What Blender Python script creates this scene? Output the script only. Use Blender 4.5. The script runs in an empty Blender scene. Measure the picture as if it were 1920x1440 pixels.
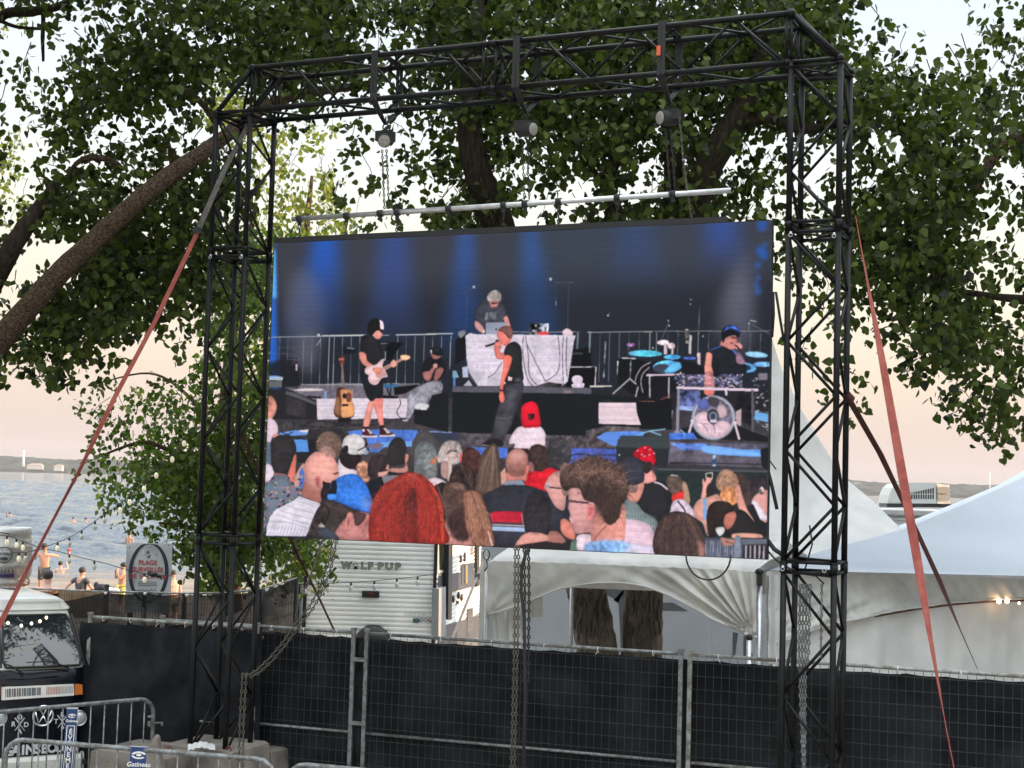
import bpy, bmesh, math, random
import numpy as np
from mathutils import Vector, Matrix
C_ = bpy.context; SC = C_.scene; COL = SC.collection
R = random.Random(11)
V = Vector
# ---------------------------------------------------------------- camera (eye 3.4 m up on a riser, looking slightly up, phone held a little crooked)
FPX = 2773.0; CAM = V((0, 0, 3.4)); _p = math.atan(188 / FPX); _r = math.radians(1.58)
_F = V((0, math.cos(_p), math.sin(_p))); _U0 = V((0, -math.sin(_p), math.cos(_p))); _R0 = V((1, 0, 0))
_R = _R0 * math.cos(_r) + _U0 * math.sin(_r); _U = _U0 * math.cos(_r) - _R0 * math.sin(_r)
cam = bpy.data.objects.new('camera', bpy.data.cameras.new('camera')); COL.objects.link(cam)
cam.data.sensor_width = 36; cam.data.lens = FPX / 1920 * 36; cam.data.clip_start = .1; cam.data.clip_end = 20000
M = Matrix((_R, _U, -_F)).transposed().to_4x4(); M.translation = CAM; cam.matrix_world = M; SC.camera = cam
# ---------------------------------------------------------------- sky, sun, exposure
SUN = V((.975, .17, .15)).normalized()
w = bpy.data.worlds.new("World"); SC.world = w; w.use_nodes = True; nt = w.node_tree; nt.nodes.clear()
o_ = nt.nodes.new('ShaderNodeOutputWorld'); bg = nt.nodes.new('ShaderNodeBackground'); bg.inputs[1].default_value = .1
sky = nt.nodes.new('ShaderNodeTexSky'); sky.sky_type = 'NISHITA'; sky.sun_disc = False
sky.sun_elevation = math.asin(SUN.z); sky.sun_rotation = math.atan2(SUN.x, SUN.y); sky.dust_density = 3
tc = nt.nodes.new('ShaderNodeTexCoord'); sx = nt.nodes.new('ShaderNodeSeparateXYZ'); rp = nt.nodes.new('ShaderNodeValToRGB')
nt.links.new(tc.outputs['Generated'], sx.inputs[0]); nt.links.new(sx.outputs[2], rp.inputs[0])
stops = [(0.0, (0.191, 0.165, 0.161)), (0.025, (0.23, 0.187, 0.172)), (0.07, (0.28, 0.23, 0.187)), (0.12, (0.303, 0.275, 0.222)), (0.17, (0.306, 0.306, 0.268)), (0.24, (0.291, 0.31, 0.318)), (0.32, (0.26, 0.291, 0.314)), (0.45, (0.524, 0.582, 0.63)), (0.7, (0.89, 0.93, 0.97)), (1.0, (1.1, 1.14, 1.18))]
el = rp.color_ramp.elements
while len(el) < len(stops): el.new(.5)
for k, (p_, c_) in enumerate(stops): el[k].position = p_; el[k].color = tuple(v for v in c_) + (1,)
sc_ = nt.nodes.new('ShaderNodeVectorMath'); sc_.operation = 'SCALE'; sc_.inputs[3].default_value = 10.0
nt.links.new(rp.outputs[0], sc_.inputs[0])
mx = nt.nodes.new('ShaderNodeMix'); mx.data_type = 'RGBA'; mx.inputs[0].default_value = .95
nt.links.new(sky.outputs[0], mx.inputs[6]); nt.links.new(sc_.outputs[0], mx.inputs[7])
nt.links.new(mx.outputs[2], bg.inputs[0]); nt.links.new(bg.outputs[0], o_.inputs[0])
sun = bpy.data.objects.new('sun', bpy.data.lights.new('sun', 'SUN')); COL.objects.link(sun)
sun.data.energy = 3.2; sun.data.angle = math.radians(.5); sun.data.color = (1, .62, .36); sun.rotation_euler = (-SUN).to_track_quat('-Z', 'Y').to_euler()
SC.view_settings.view_transform = 'Standard'; SC.view_settings.look = 'None'; SC.view_settings.gamma = 1; SC.view_settings.exposure = 1.8
try: SC.view_settings.use_curve_mapping = False
except Exception: pass
# ---------------------------------------------------------------- helpers
def ray(x, y): return _F + _R * ((x - 960) / FPX) + _U * ((720 - y) / FPX)
def at(x, y, Y):
    d = ray(x, y); return CAM + d * (Y / d.y)
def onp(x, y, P0, n):
    d = ray(x, y); return CAM + d * ((P0 - CAM).dot(n) / d.dot(n))
def atz(x, y, z):
    d = ray(x, y); return CAM + d * ((z - CAM.z) / d.z)
def horizon(x): return 908 + (x - 960) * .0276

def mat(name, col, rough=.6, metal=0., var=.12, scale=8., bump=0., bscale=40., col2=None, c2lo=.45, c2hi=.6, c2scale=3., spec=.5, stretch=None, trans=0., coat=0.):
    m = bpy.data.materials.new(name); m.use_nodes = True; t = m.node_tree; b = t.nodes['Principled BSDF']
    b.inputs['Roughness'].default_value = rough; b.inputs['Metallic'].default_value = metal; b.inputs['Specular IOR Level'].default_value = spec
    b.inputs['Coat Weight'].default_value = coat
    tc = t.nodes.new('ShaderNodeTexCoord'); src = tc.outputs['Object']
    if stretch:
        mp = t.nodes.new('ShaderNodeMapping'); mp.inputs['Scale'].default_value = stretch; t.links.new(src, mp.inputs[0]); src = mp.outputs[0]
    n = t.nodes.new('ShaderNodeTexNoise'); n.inputs['Scale'].default_value = scale; n.inputs['Detail'].default_value = 5; t.links.new(src, n.inputs[0])
    mr = t.nodes.new('ShaderNodeMapRange'); mr.inputs[1].default_value = .3; mr.inputs[2].default_value = .7; mr.inputs[3].default_value = 1 - var; mr.inputs[4].default_value = 1 + var
    t.links.new(n.outputs[0], mr.inputs[0])
    base = t.nodes.new('ShaderNodeRGB'); base.outputs[0].default_value = (*col, 1); c = base.outputs[0]
    if col2:
        n2 = t.nodes.new('ShaderNodeTexNoise'); n2.inputs['Scale'].default_value = c2scale; n2.inputs['Detail'].default_value = 6; t.links.new(src, n2.inputs[0])
        m2 = t.nodes.new('ShaderNodeMapRange'); m2.inputs[1].default_value = c2lo; m2.inputs[2].default_value = c2hi; t.links.new(n2.outputs[0], m2.inputs[0])
        x = t.nodes.new('ShaderNodeMix'); x.data_type = 'RGBA'; t.links.new(m2.outputs[0], x.inputs[0]); t.links.new(c, x.inputs[6]); x.inputs[7].default_value = (*col2, 1); c = x.outputs[2]
    sc = t.nodes.new('ShaderNodeVectorMath'); sc.operation = 'SCALE'; t.links.new(c, sc.inputs[0]); t.links.new(mr.outputs[0], sc.inputs[3]); t.links.new(sc.outputs[0], b.inputs['Base Color'])
    if bump:
        nb = t.nodes.new('ShaderNodeTexNoise'); nb.inputs['Scale'].default_value = bscale; nb.inputs['Detail'].default_value = 4; t.links.new(src, nb.inputs[0])
        bp = t.nodes.new('ShaderNodeBump'); bp.inputs['Strength'].default_value = bump; bp.inputs['Distance'].default_value = .02; t.links.new(nb.outputs[0], bp.inputs['Height']); t.links.new(bp.outputs[0], b.inputs['Normal'])
    if trans:
        o = t.nodes['Material Output']; tl = t.nodes.new('ShaderNodeBsdfTranslucent'); t.links.new(sc.outputs[0], tl.inputs[0]); ms = t.nodes.new('ShaderNodeMixShader'); ms.inputs[0].default_value = trans
        t.links.new(b.outputs[0], ms.inputs[1]); t.links.new(tl.outputs[0], ms.inputs[2]); t.links.new(ms.outputs[0], o.inputs[0])
    return m
def emit(name, col, s):
    m = mat(name, col, .4); b = m.node_tree.nodes['Principled BSDF']; b.inputs['Emission Color'].default_value = (*col, 1); b.inputs['Emission Strength'].default_value = s; return m

class MB:
    def __init__(s): s.v = []; s.f = []; s.m = []; s.cm = 0; s.sm = []
    def add(s, vs, fs, smooth=False):
        b = len(s.v); s.v += [tuple(v) for v in vs]
        for f in fs: s.f.append(tuple(b + i for i in f)); s.m.append(s.cm); s.sm.append(smooth)
        return s
    def box(s, c, sx, sy, sz, ax=None):
        X, Y, Z = ax if ax else (V((1, 0, 0)), V((0, 1, 0)), V((0, 0, 1))); c = V(c)
        vs = [c + X * (i * sx / 2) + Y * (j * sy / 2) + Z * (k * sz / 2) for k in (-1, 1) for j in (-1, 1) for i in (-1, 1)]
        return s.add(vs, [(0, 2, 3, 1), (4, 5, 7, 6), (0, 1, 5, 4), (2, 6, 7, 3), (0, 4, 6, 2), (1, 3, 7, 5)])
    def prism(s, pts, dvec):
        n = len(pts); dvec = V(dvec); vs = [V(p) for p in pts] + [V(p) + dvec for p in pts]
        return s.add(vs, [tuple(range(n)), tuple(range(2 * n - 1, n - 1, -1))] + [(i, i + n, (i + 1) % n + n, (i + 1) % n) for i in range(n)])
    def tube(s, pts, r, n=8, cap=True, smooth=True):
        pts = [V(p) for p in pts]; k = len(pts); rs = r if isinstance(r, (list, tuple)) else [r] * k
        b = len(s.v); ref = None; vs = []; fs = []
        for i, p in enumerate(pts):
            d = (pts[min(i + 1, k - 1)] - pts[max(i - 1, 0)])
            if d.length < 1e-9: d = V((0, 0, 1))
            d.normalize()
            if ref is None: ref = d.orthogonal().normalized()
            u = (ref - d * ref.dot(d))
            u = u.normalized() if u.length > 1e-6 else d.orthogonal().normalized()
            ref = u; w = d.cross(u)
            for j in range(n):
                a = 2 * math.pi * j / n; vs.append(p + (u * math.cos(a) + w * math.sin(a)) * rs[i])
        for i in range(k - 1):
            for j in range(n): fs.append((i * n + j, i * n + (j + 1) % n, (i + 1) * n + (j + 1) % n, (i + 1) * n + j))
        if cap: fs.append(tuple(range(n - 1, -1, -1))); fs.append(tuple(range((k - 1) * n, k * n)))
        return s.add(vs, fs, smooth)
    def ribbon(s, pts, ws, t=.004):
        """flat strap: pts and the half-width vectors at each"""
        vs = []; fs = []
        for i, (p, w) in enumerate(zip(pts, ws)):
            d = (V(pts[min(i + 1, len(pts) - 1)]) - V(pts[max(i - 1, 0)])).normalized(); nn = d.cross(V(w)).normalized() * t / 2
            vs += [V(p) - w - nn, V(p) + w - nn, V(p) + w + nn, V(p) - w + nn]
        for i in range(len(pts) - 1):
            for j in range(4): a = i * 4 + j; b = i * 4 + (j + 1) % 4; fs.append((a, b, b + 4, a + 4))
        n = len(vs); fs += [(0, 3, 2, 1), (n - 4, n - 3, n - 2, n - 1)]
        return s.add(vs, fs)
    def ell(s, c, rx, ry, rz, n=10, m=7, ax=None):
        X, Y, Z = ax if ax else (V((1, 0, 0)), V((0, 1, 0)), V((0, 0, 1))); c = V(c); vs = []; fs = []
        for i in range(m + 1):
            t = math.pi * i / m
            for j in range(n):
                a = 2 * math.pi * j / n; vs.append(c + X * (rx * math.sin(t) * math.cos(a)) + Y * (ry * math.sin(t) * math.sin(a)) + Z * (rz * math.cos(t)))
        for i in range(m):
            for j in range(n): fs.append((i * n + j, (i + 1) * n + j, (i + 1) * n + (j + 1) % n, i * n + (j + 1) % n))
        return s.add(vs, fs, True)
    def lathe(s, c, prof, n=24, ax=None):
        X, Y, Z = ax if ax else (V((1, 0, 0)), V((0, 1, 0)), V((0, 0, 1))); c = V(c); vs = []; fs = []
        for r, z in prof:
            for j in range(n): a = 2 * math.pi * j / n; vs.append(c + X * (r * math.cos(a)) + Y * (r * math.sin(a)) + Z * z)
        for i in range(len(prof) - 1):
            for j in range(n): fs.append((i * n + j, i * n + (j + 1) % n, (i + 1) * n + (j + 1) % n, (i + 1) * n + j))
        fs.append(tuple(range(n - 1, -1, -1))); fs.append(tuple(range((len(prof) - 1) * n, len(prof) * n)))
        return s.add(vs, fs, True)
    def torus(s, c, ax, R_, r, n=10, m=4, sy=1.):
        X, Y, Z = ax; c = V(c); vs = []; fs = []
        for i in range(n):
            a = 2 * math.pi * i / n; d = X * math.cos(a) + Y * math.sin(a); o = c + X * (R_ * math.cos(a)) + Y * (R_ * sy * math.sin(a))
            for j in range(m): b = 2 * math.pi * j / m; vs.append(o + d * (r * math.cos(b)) + Z * (r * math.sin(b)))
        for i in range(n):
            for j in range(m): fs.append((i * m + j, ((i + 1) % n) * m + j, ((i + 1) % n) * m + (j + 1) % m, i * m + (j + 1) % m))
        return s.add(vs, fs, True)
    def grid(s, P, smooth=True):
        nr, nc = len(P), len(P[0])
        return s.add([p for r in P for p in r], [(i * nc + j, i * nc + j + 1, (i + 1) * nc + j + 1, (i + 1) * nc + j) for i in range(nr - 1) for j in range(nc - 1)], smooth)
    def mesh(s, name, mats):
        me = bpy.data.meshes.new(name); me.from_pydata(s.v, [], s.f)
        for m in (mats if isinstance(mats, (list, tuple)) else [mats]): me.materials.append(m)
        me.polygons.foreach_set('material_index', s.m); me.polygons.foreach_set('use_smooth', s.sm); me.update(); return me
    def build(s, name, mats, parent=None, **k):
        o = bpy.data.objects.new(name, s.mesh(name, mats)); COL.objects.link(o)
        if parent is not None:
            o.parent = parent; o.matrix_parent_inverse = parent.matrix_world.inverted() if parent.matrix_world else Matrix()
        tag(o, **k); return o
def tag(o, label=None, cat=None, group=None, kind=None):
    if label: o['label'] = label
    if cat: o['category'] = cat
    if group: o['group'] = group
    if kind: o['kind'] = kind
    return o
def empty(name, loc, label, cat, group=None):
    o = bpy.data.objects.new(name, None); COL.objects.link(o); o.location = loc; o.empty_display_size = .1
    o.matrix_world = Matrix.Translation(V(loc)); return tag(o, label, cat, group)
def recenter(o):
    """put the origin of a mesh thing at the bottom of its own shape"""
    me = o.data; n = len(me.vertices); a = np.empty(n * 3); me.vertices.foreach_get('co', a); a = a.reshape(-1, 3)
    c = (a.min(0) + a.max(0)) / 2; c[2] = a[:, 2].min(); a -= c; me.vertices.foreach_set('co', a.ravel()); o.location = V(c); me.update(); return o
def thing(mb, name, mats, label, cat, group=None, kind=None): return recenter(mb.build(name, mats, None, label=label, cat=cat, group=group, kind=kind))
def inst(me, name, parent, loc, rot=None, scale=None):
    o = bpy.data.objects.new(name, me); COL.objects.link(o)
    Mx = Matrix.Translation(V(loc)) @ (rot.to_4x4() if rot else Matrix()) @ (Matrix.Diagonal((*scale, 1)) if scale else Matrix())
    if parent is not None: o.parent = parent; o.matrix_local = Matrix.Translation(-V(parent.location)) @ Mx
    else: o.matrix_world = Mx
    return o
def text_mb(txt, origin, ex, ez, size, ext=.002, align='CENTER', sx=1., shear=0., bold=0.):
    """lettering as a thin raised mesh: ex = reading direction, ez = up"""
    cu = bpy.data.curves.new('t', 'FONT'); cu.body = txt; cu.size = size; cu.align_x = align; cu.align_y = 'CENTER'; cu.extrude = 0; cu.shear = shear; cu.resolution_u = 3; cu.offset = bold
    ob = bpy.data.objects.new('t', cu); COL.objects.link(ob); dg = C_.evaluated_depsgraph_get(); me = bpy.data.meshes.new_from_object(ob.evaluated_get(dg))
    en = ex.cross(ez).normalized()
    vs = [V(origin) + ex * (v.co.x * sx) + ez * v.co.y + en * ext for v in me.vertices]; fs = [tuple(p.vertices) for p in me.polygons]
    bpy.data.objects.remove(ob); bpy.data.curves.remove(cu); bpy.data.meshes.remove(me)
    return vs, fs
XV, YV, ZV = V((1, 0, 0)), V((0, 1, 0)), V((0, 0, 1))
# ---------------------------------------------------------------- materials
BLK = mat('black_paint', (.0028, .003, .0034), .45, .0, .25, 20, .05, 60, col2=(.009, .008, .007), c2lo=.55, c2hi=.7, c2scale=9, spec=.2)
BLKM = mat('matte_black', (.012, .012, .014), .7)
ALU = mat('aluminium', (.55, .56, .57), .38, .85, .15, 14, .05, 80)
GALV = mat('galvanised_steel', (.22, .235, .24), .5, .6, .25, 30, .1, 90, col2=(.14, .14, .13), c2scale=14)
RAIL = mat('weathered_grey_rail', (.27, .28, .27), .6, .3, .25, 18, .1, 60, col2=(.15, .14, .12), c2scale=10)
WIRE = mat('fence_wire', (.04, .043, .042), .55, .4, .2)
CLOTH = mat('navy_windscreen_cloth', (.009, .0105, .0125), .9, 0, .45, 2.2, .5, 14, col2=(.0165, .019, .0215), c2scale=2, spec=.15)
STRAP = mat('red_webbing', (.23, .058, .047), .8, 0, .12, 12, .15, 200, col2=(.28, .08, .06), c2scale=9, spec=.2)
STRAPD = mat('dark_red_webbing', (.05, .011, .009), .8, 0, .3, 25, .3, 200)
STRAPB = mat('beige_webbing', (.42, .37, .32), .8, 0, .2, 25, .2, 200)
STRAPG = mat('grey_webbing', (.09, .085, .08), .8, 0, .3, 25, .2, 200)
CHAIN = mat('rusty_steel_chain', (.11, .1, .08), .5, .6, .3, 30)
CHAIND = mat('black_steel_chain', (.03, .028, .026), .5, .5, .3, 30)
ORNG = mat('orange_tag', (.6, .1, .03), .6)
WHT = mat('white_plastic', (.7, .69, .66), .5, 0, .08)
TENT = mat('white_tent_fabric', (.80, .80, .78), .55, 0, .08, 2.5, .3, 6, col2=(.70, .71, .69), c2scale=1.4, trans=.18)
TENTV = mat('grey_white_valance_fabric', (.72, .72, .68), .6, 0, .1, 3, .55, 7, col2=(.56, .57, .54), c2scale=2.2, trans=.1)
PANEL = mat('grey_wall_panel', (.50, .55, .60), .6, 0, .05, 2)
BARK = mat('cottonwood_bark', (.05, .04, .03), .95, 0, .4, 9, 1., 22, col2=(.02, .016, .012), c2lo=.42, c2hi=.58, c2scale=9, stretch=(3, 3, .5), spec=.1)
BARKT = mat('lightened_lower_trunk_bark', (.26, .22, .175), .95, 0, .4, 9, 1., 22, col2=(.09, .075, .06), c2lo=.42, c2hi=.58, c2scale=9, stretch=(3, 3, .5), spec=.1)  # same bark, made lighter to offset the low light under the tent
BARKL = mat('limb_bark', (.10, .072, .048), .95, 0, .35, 30, 1., 60, col2=(.035, .026, .019), c2lo=.42, c2hi=.6, c2scale=45, spec=.1)
# ---------------------------------------------------------------- ground, beach, water, far shore
GROUND = mat('packed_gravel_ground', (.34, .31, .28), .95, 0, .3, 6, .5, 60, col2=(.26, .24, .21), c2scale=1.2)
SAND = mat('wet_beach_sand', (.2, .165, .13), .9, 0, .25, 2, .4, 20, col2=(.13, .11, .09), c2scale=.6)
b = MB(); xs = [-120, -60, -20, 20, 60, 120]
b.grid([[V((x, y, 0)) for x in xs] for y in (-60, 0, 15, 30)]); b.build('ground', GROUND, kind='structure')
b = MB(); ys = [30, 34, 40, 46, 52, 58, 64, 72]; zs = [0, -.2, -.5, -.58, -.62, -.67, -.76, -1.4]
b.grid([[V((x, y + math.sin(x * .09) * (1.2 if y > 50 else 0), z)) for x in range(-120, 121, 6)] for y, z in zip(ys, zs)]); b.build('beach', SAND, kind='structure')
m = bpy.data.materials.new('lake_water'); m.use_nodes = True; t = m.node_tree; bs = t.nodes['Principled BSDF']
bs.inputs['Base Color'].default_value = (.055, .075, .095, 1); bs.inputs['Roughness'].default_value = .06; bs.inputs['IOR'].default_value = 1.33
g = t.nodes.new('ShaderNodeNewGeometry'); last = None
for sc, dist, st in ((.22, 2.2, (.6, .35, 1)), (1.2, .35, (.8, .5, 1)), (4., .1, (1, .7, 1))):
    mp = t.nodes.new('ShaderNodeMapping'); mp.inputs['Scale'].default_value = st; mp.inputs['Rotation'].default_value = (0, 0, .12); t.links.new(g.outputs['Position'], mp.inputs[0])
    n = t.nodes.new('ShaderNodeTexNoise'); n.inputs['Scale'].default_value = sc; n.inputs['Detail'].default_value = 3; n.inputs['Distortion'].default_value = .4; t.links.new(mp.outputs[0], n.inputs[0])
    bp = t.nodes.new('ShaderNodeBump'); bp.inputs['Strength'].default_value = 1; bp.inputs['Distance'].default_value = dist; t.links.new(n.outputs[0], bp.inputs['Height'])
    if last: t.links.new(last.outputs[0], bp.inputs['Normal'])
    last = bp
t.links.new(last.outputs[0], bs.inputs['Normal'])
rw = np.random.RandomState(2); WV = []
for i in range(40):
    lam = 10 ** rw.uniform(-.05, 1.15); th = rw.normal(.15, .42); kk = 2 * math.pi / lam; WV.append((kk * math.sin(th), kk * math.cos(th), rw.uniform(0, 6.28), .016 * lam ** .85))
ny, nx = 560, 330; yv = 54 * (620 / 54) ** (np.arange(ny) / (ny - 1)); u = np.linspace(-.43, .43, nx); YY = np.repeat(yv[:, None], nx, 1); XX = YY * u[None]
Z = np.zeros_like(XX)
for kx, ky, ph, am in WV: Z += am * np.sin(kx * XX + ky * YY + ph + .5 * np.sin(.11 * XX + .07 * YY + ph))
gust = .65 + .5 * np.sin(XX * .05 + 1.3 * np.sin(YY * .031)) * np.sin(YY * .045 + 1); fade = np.clip((620 - YY) / 120, 0, 1) * np.clip((YY - 56) / 30, .12, 1) * np.clip((.43 - np.abs(u))[None] / .02, 0, 1); Z = Z * gust * fade
Z[np.isclose(fade, 0)] = 0
near = bpy.data.meshes.new('lake_water'); co = np.stack([XX, YY, Z - .7], 2).reshape(-1, 3)
idx = np.arange(ny * nx).reshape(ny, nx); fq = np.stack([idx[:-1, :-1], idx[:-1, 1:], idx[1:, 1:], idx[1:, :-1]], 2).reshape(-1, 4)
ex = [(-3600, 50), (3600, 50), (3600, 4100), (-3600, 4100), (-.43 * 54, 54), (.43 * 54, 54), (.43 * 620, 620), (-.43 * 620, 620)]; n0 = len(co); co = np.concatenate([co, np.array([(x, y, -.7) for x, y in ex])])
fa = np.concatenate([fq, n0 + np.array([(0, 1, 5, 4), (1, 2, 6, 5), (2, 3, 7, 6), (3, 0, 4, 7)])])
near.vertices.add(len(co)); near.vertices.foreach_set('co', co.astype(np.float32).ravel()); near.loops.add(len(fa) * 4); near.loops.foreach_set('vertex_index', fa.astype(np.int32).ravel()); near.polygons.add(len(fa)); near.polygons.foreach_set('loop_start', np.arange(len(fa), dtype=np.int32) * 4); near.update(calc_edges=True); near.polygons.foreach_set('use_smooth', np.ones(len(fa), bool)); near.materials.append(m)
o = bpy.data.objects.new('lake_water', near); COL.objects.link(o); o['kind'] = 'structure'
HILL = mat('wooded_far_shore', (.015, .024, .024), .95, 0, .5, .02, col2=(.035, .05, .045), c2scale=.03, spec=0)
HB = mat('far_beach_strip', (.45, .42, .36), .9)
rs = random.Random(4)
def ridge(x, k): return sum(math.sin(x * f * k + p) * a for f, p, a in ((.0021, 1.2, .5), (.0057, .3, .35), (.013, 2, .2), (.031, 4, .12), (.083, 1, .06)))
b = MB(); nx = 420; X0, X1 = -3300, 3300
rows = [(3950, 0, 0), (3955, 10, .3), (4000, 17, 1), (4060, 20, 1), (4250, 22, 1), (4300, 30, 1), (4330, 42, 1.6), (4400, 44, 1.6), (4600, 30, 1)]
hs = [[(ridge(X0 + (X1 - X0) * i / nx, 1 if j < 5 else .6) * 6 + rs.uniform(-1.6, 1.6)) * r[2] for i in range(nx + 1)] for j, r in enumerate(rows)]
b.grid([[V((X0 + (X1 - X0) * i / nx, r[0] + rs.uniform(-6, 6) * (j > 0), -.8 + r[1] + (hs[j][i] if j else 0))) for i in range(nx + 1)] for j, r in enumerate(rows)], False)
b.build('far_shore', HILL, kind='structure')
# houses and mast on the far shore
HS = mat('far_house_white', (.6, .52, .42), .8); HR = mat('far_house_roof', (.3, .2, .15), .8)
for k, (x, y, wd, ht, lab) in enumerate(((66, 874, 40, 11, 'large pale house by the water on the far shore, left of the white tower'), (110, 877, 22, 12, 'small pale house on the far shore, right of the large one'), (1608, 907, 30, 7, 'low red roofed building on the wooded ridge, far right shore'))):
    p = at(x, y + 6, 3940 if k < 2 else 4310); rt = empty('far_house', p, lab, 'house')
    h = MB(); h.box(p + V((0, 0, ht / 2)), wd, 14, ht); h.build('wall', HS, rt)
    h = MB(); h.prism([p + V((-wd / 2 - 1, -8, ht)), p + V((wd / 2 + 1, -8, ht)), p + V((wd * .25, 0, ht + 5)), p + V((-wd * .25, 0, ht + 5))], V((0, 15, 0))); h.build('roof', HR, rt)
p = at(44, 862, 4200); h = MB(); h.tube([p + V((0, 0, -20)), p + V((0, 0, 20))], [4.2, 2.6], 8); h.ell(p + V((0, 0, 22)), 4, 4, 4)
thing(h, 'white_tower', WHT, 'thin white tower rising above the trees of the far left shore', 'tower')
p = at(1856, 920, 4200); h = MB(); h.tube([p + V((0, 0, -10)), p + V((0, 0, 52))], [1.6, .9], 5)
for k in range(4): h.box(p + V((0, 0, 12 + 11 * k)), 5 - k, 5 - k, 1.2)
thing(h, 'radio_mast', WHT, 'thin radio mast standing on the wooded ridge of the right shore', 'mast')
# air between here and the far shore
hz = MB(); hz.box((0, 2300, 44.5), 7600, 4900, 95); hzo = hz.build('haze', None, kind='stuff')
hm = bpy.data.materials.new('haze_air'); hm.use_nodes = True; t = hm.node_tree; t.nodes.remove(t.nodes['Principled BSDF']); pv = t.nodes.new('ShaderNodeVolumePrincipled')
pv.inputs['Color'].default_value = (.86, .9, .95, 1); pv.inputs['Density'].default_value = 5e-5; t.links.new(pv.outputs[0], t.nodes['Material Output'].inputs['Volume'])
hzo.data.materials.clear(); hzo.data.materials.append(hm)
# ---------------------------------------------------------------- the picture running on the LED screen (flat print, painted here)
class Paint:
    W, H = 1240, 720
    def __init__(s, corners):
        # homography: photo-plane corners -> canvas
        src = np.array(corners, float); dst = np.array([[0, 0], [s.W, 0], [0, s.H], [s.W, s.H]], float)
        A = []; b = []
        for (x, y), (u, v) in zip(src, dst):
            A.append([x, y, 1, 0, 0, 0, -u * x, -u * y]); b.append(u)
            A.append([0, 0, 0, x, y, 1, -v * x, -v * y]); b.append(v)
        h = np.linalg.solve(np.array(A), np.array(b)); s.Hm = np.append(h, 1).reshape(3, 3)
        s.im = np.zeros((s.H, s.W, 3), np.float32)
        s.rs = np.random.RandomState(5)
        s.z = (0, 0, 1)
        # value noise fields, used for cloth and skin mottling
        s.nf = s.noise(6) ; s.nc = s.noise(28)
    def noise(s, cell):
        gh, gw = s.H // cell + 3, s.W // cell + 3
        g = s.rs.rand(gh, gw).astype(np.float32)
        yy = np.arange(s.H) / cell; xx = np.arange(s.W) / cell
        y0 = yy.astype(int); x0 = xx.astype(int); fy = (yy - y0)[:, None]; fx = (xx - x0)[None]
        fy = fy * fy * (3 - 2 * fy); fx = fx * fx * (3 - 2 * fx)
        a = g[y0][:, x0]; b_ = g[y0][:, x0 + 1]; c = g[y0 + 1][:, x0]; d = g[y0 + 1][:, x0 + 1]
        return (a * (1 - fx) + b_ * fx) * (1 - fy) + (c * (1 - fx) + d * fx) * fy - .5
    def Z(s, x, y, k): s.z = (x, y, k)
    def tr(s, p):
        p = np.array(p, float).reshape(-1, 2)
        p = np.stack([s.z[0] + p[:, 0] / s.z[2], s.z[1] + p[:, 1] / s.z[2]], 1)
        q = np.c_[p, np.ones(len(p))] @ s.Hm.T
        return q[:, :2] / q[:, 2:]
    @staticmethod
    def spline(p, closed=True, n=6):
        p = np.array(p, float); N = len(p); out = []
        for i in range(N if closed else N - 1):
            if closed: a, b, c, d = p[i - 1], p[i], p[(i + 1) % N], p[(i + 2) % N]
            else: a, b, c, d = p[max(i - 1, 0)], p[i], p[i + 1], p[min(i + 2, N - 1)]
            for t in np.arange(n) / n:
                out.append(.5 * ((2 * b) + (c - a) * t + (2 * a - 5 * b + 4 * c - d) * t * t + (3 * b - a - 3 * c + d) * t ** 3))
        if not closed: out.append(p[-1])
        return np.array(out)
    def blurm(s, m, r):
        r = int(max(1, r))
        for _ in range(2):
            for ax in (0, 1):
                pad = [(0, 0), (0, 0)]; pad[ax] = (r + 1, r)
                c = np.cumsum(np.pad(m, pad, mode='edge'), axis=ax)
                m = (np.take(c, range(2 * r + 1, c.shape[ax]), ax) - np.take(c, range(0, c.shape[ax] - 2 * r - 1), ax)) / (2 * r + 1)
        return m
    def fill(s, q, col, a=1., blur=0, n=0., g=(0, 0), rnd=0):
        pad = int(blur * 3 + 2)
        x0 = max(int(q[:, 0].min()) - pad, 0); x1 = min(int(q[:, 0].max()) + pad + 1, s.W)
        y0 = max(int(q[:, 1].min()) - pad, 0); y1 = min(int(q[:, 1].max()) + pad + 1, s.H)
        if x1 <= x0 or y1 <= y0: return
        X = np.arange(x0, x1) + .5; Y = np.arange(y0, y1) + .5
        m = np.zeros((len(Y), len(X)), bool)
        P = q; R = np.roll(q, -1, 0)
        for (ax, ay), (bx, by) in zip(P, R):
            if ay == by: continue
            r = (Y >= min(ay, by)) & (Y < max(ay, by))
            if not r.any(): continue
            xi = ax + (Y[r] - ay) / (by - ay) * (bx - ax)
            m[r] ^= X[None] < xi[:, None]
        m = m.astype(np.float32); sz = min(x1 - x0, y1 - y0); hard = m
        if blur: m = s.blurm(m, blur)
        m = (m * a)[..., None]
        c = np.array(col, np.float32) / 255
        C = np.broadcast_to(c, m.shape[:2] + (3,)).copy()
        if g[0] or g[1]:
            u = (X - X[0]) / max(1, len(X)) - .5; v = (Y - Y[0]) / max(1, len(Y)) - .5
            C *= (1 + g[0] * u[None] + g[1] * v[:, None])[..., None]
        if rnd and sz > 14 and not blur:
            b = s.blurm(np.pad(hard, int(sz * .12)), sz * .11); p = int(sz * .12); b = b[p:p + m.shape[0], p:p + m.shape[1]]; C *= (.70 + .36 * np.clip(b, 0, 1))[..., None]
        if n: C = C + C * n * (s.nf[y0:y1, x0:x1] * 1.2 + s.nc[y0:y1, x0:x1])[..., None] * 2
        s.im[y0:y1, x0:x1] = s.im[y0:y1, x0:x1] * (1 - m) + C * m
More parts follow.
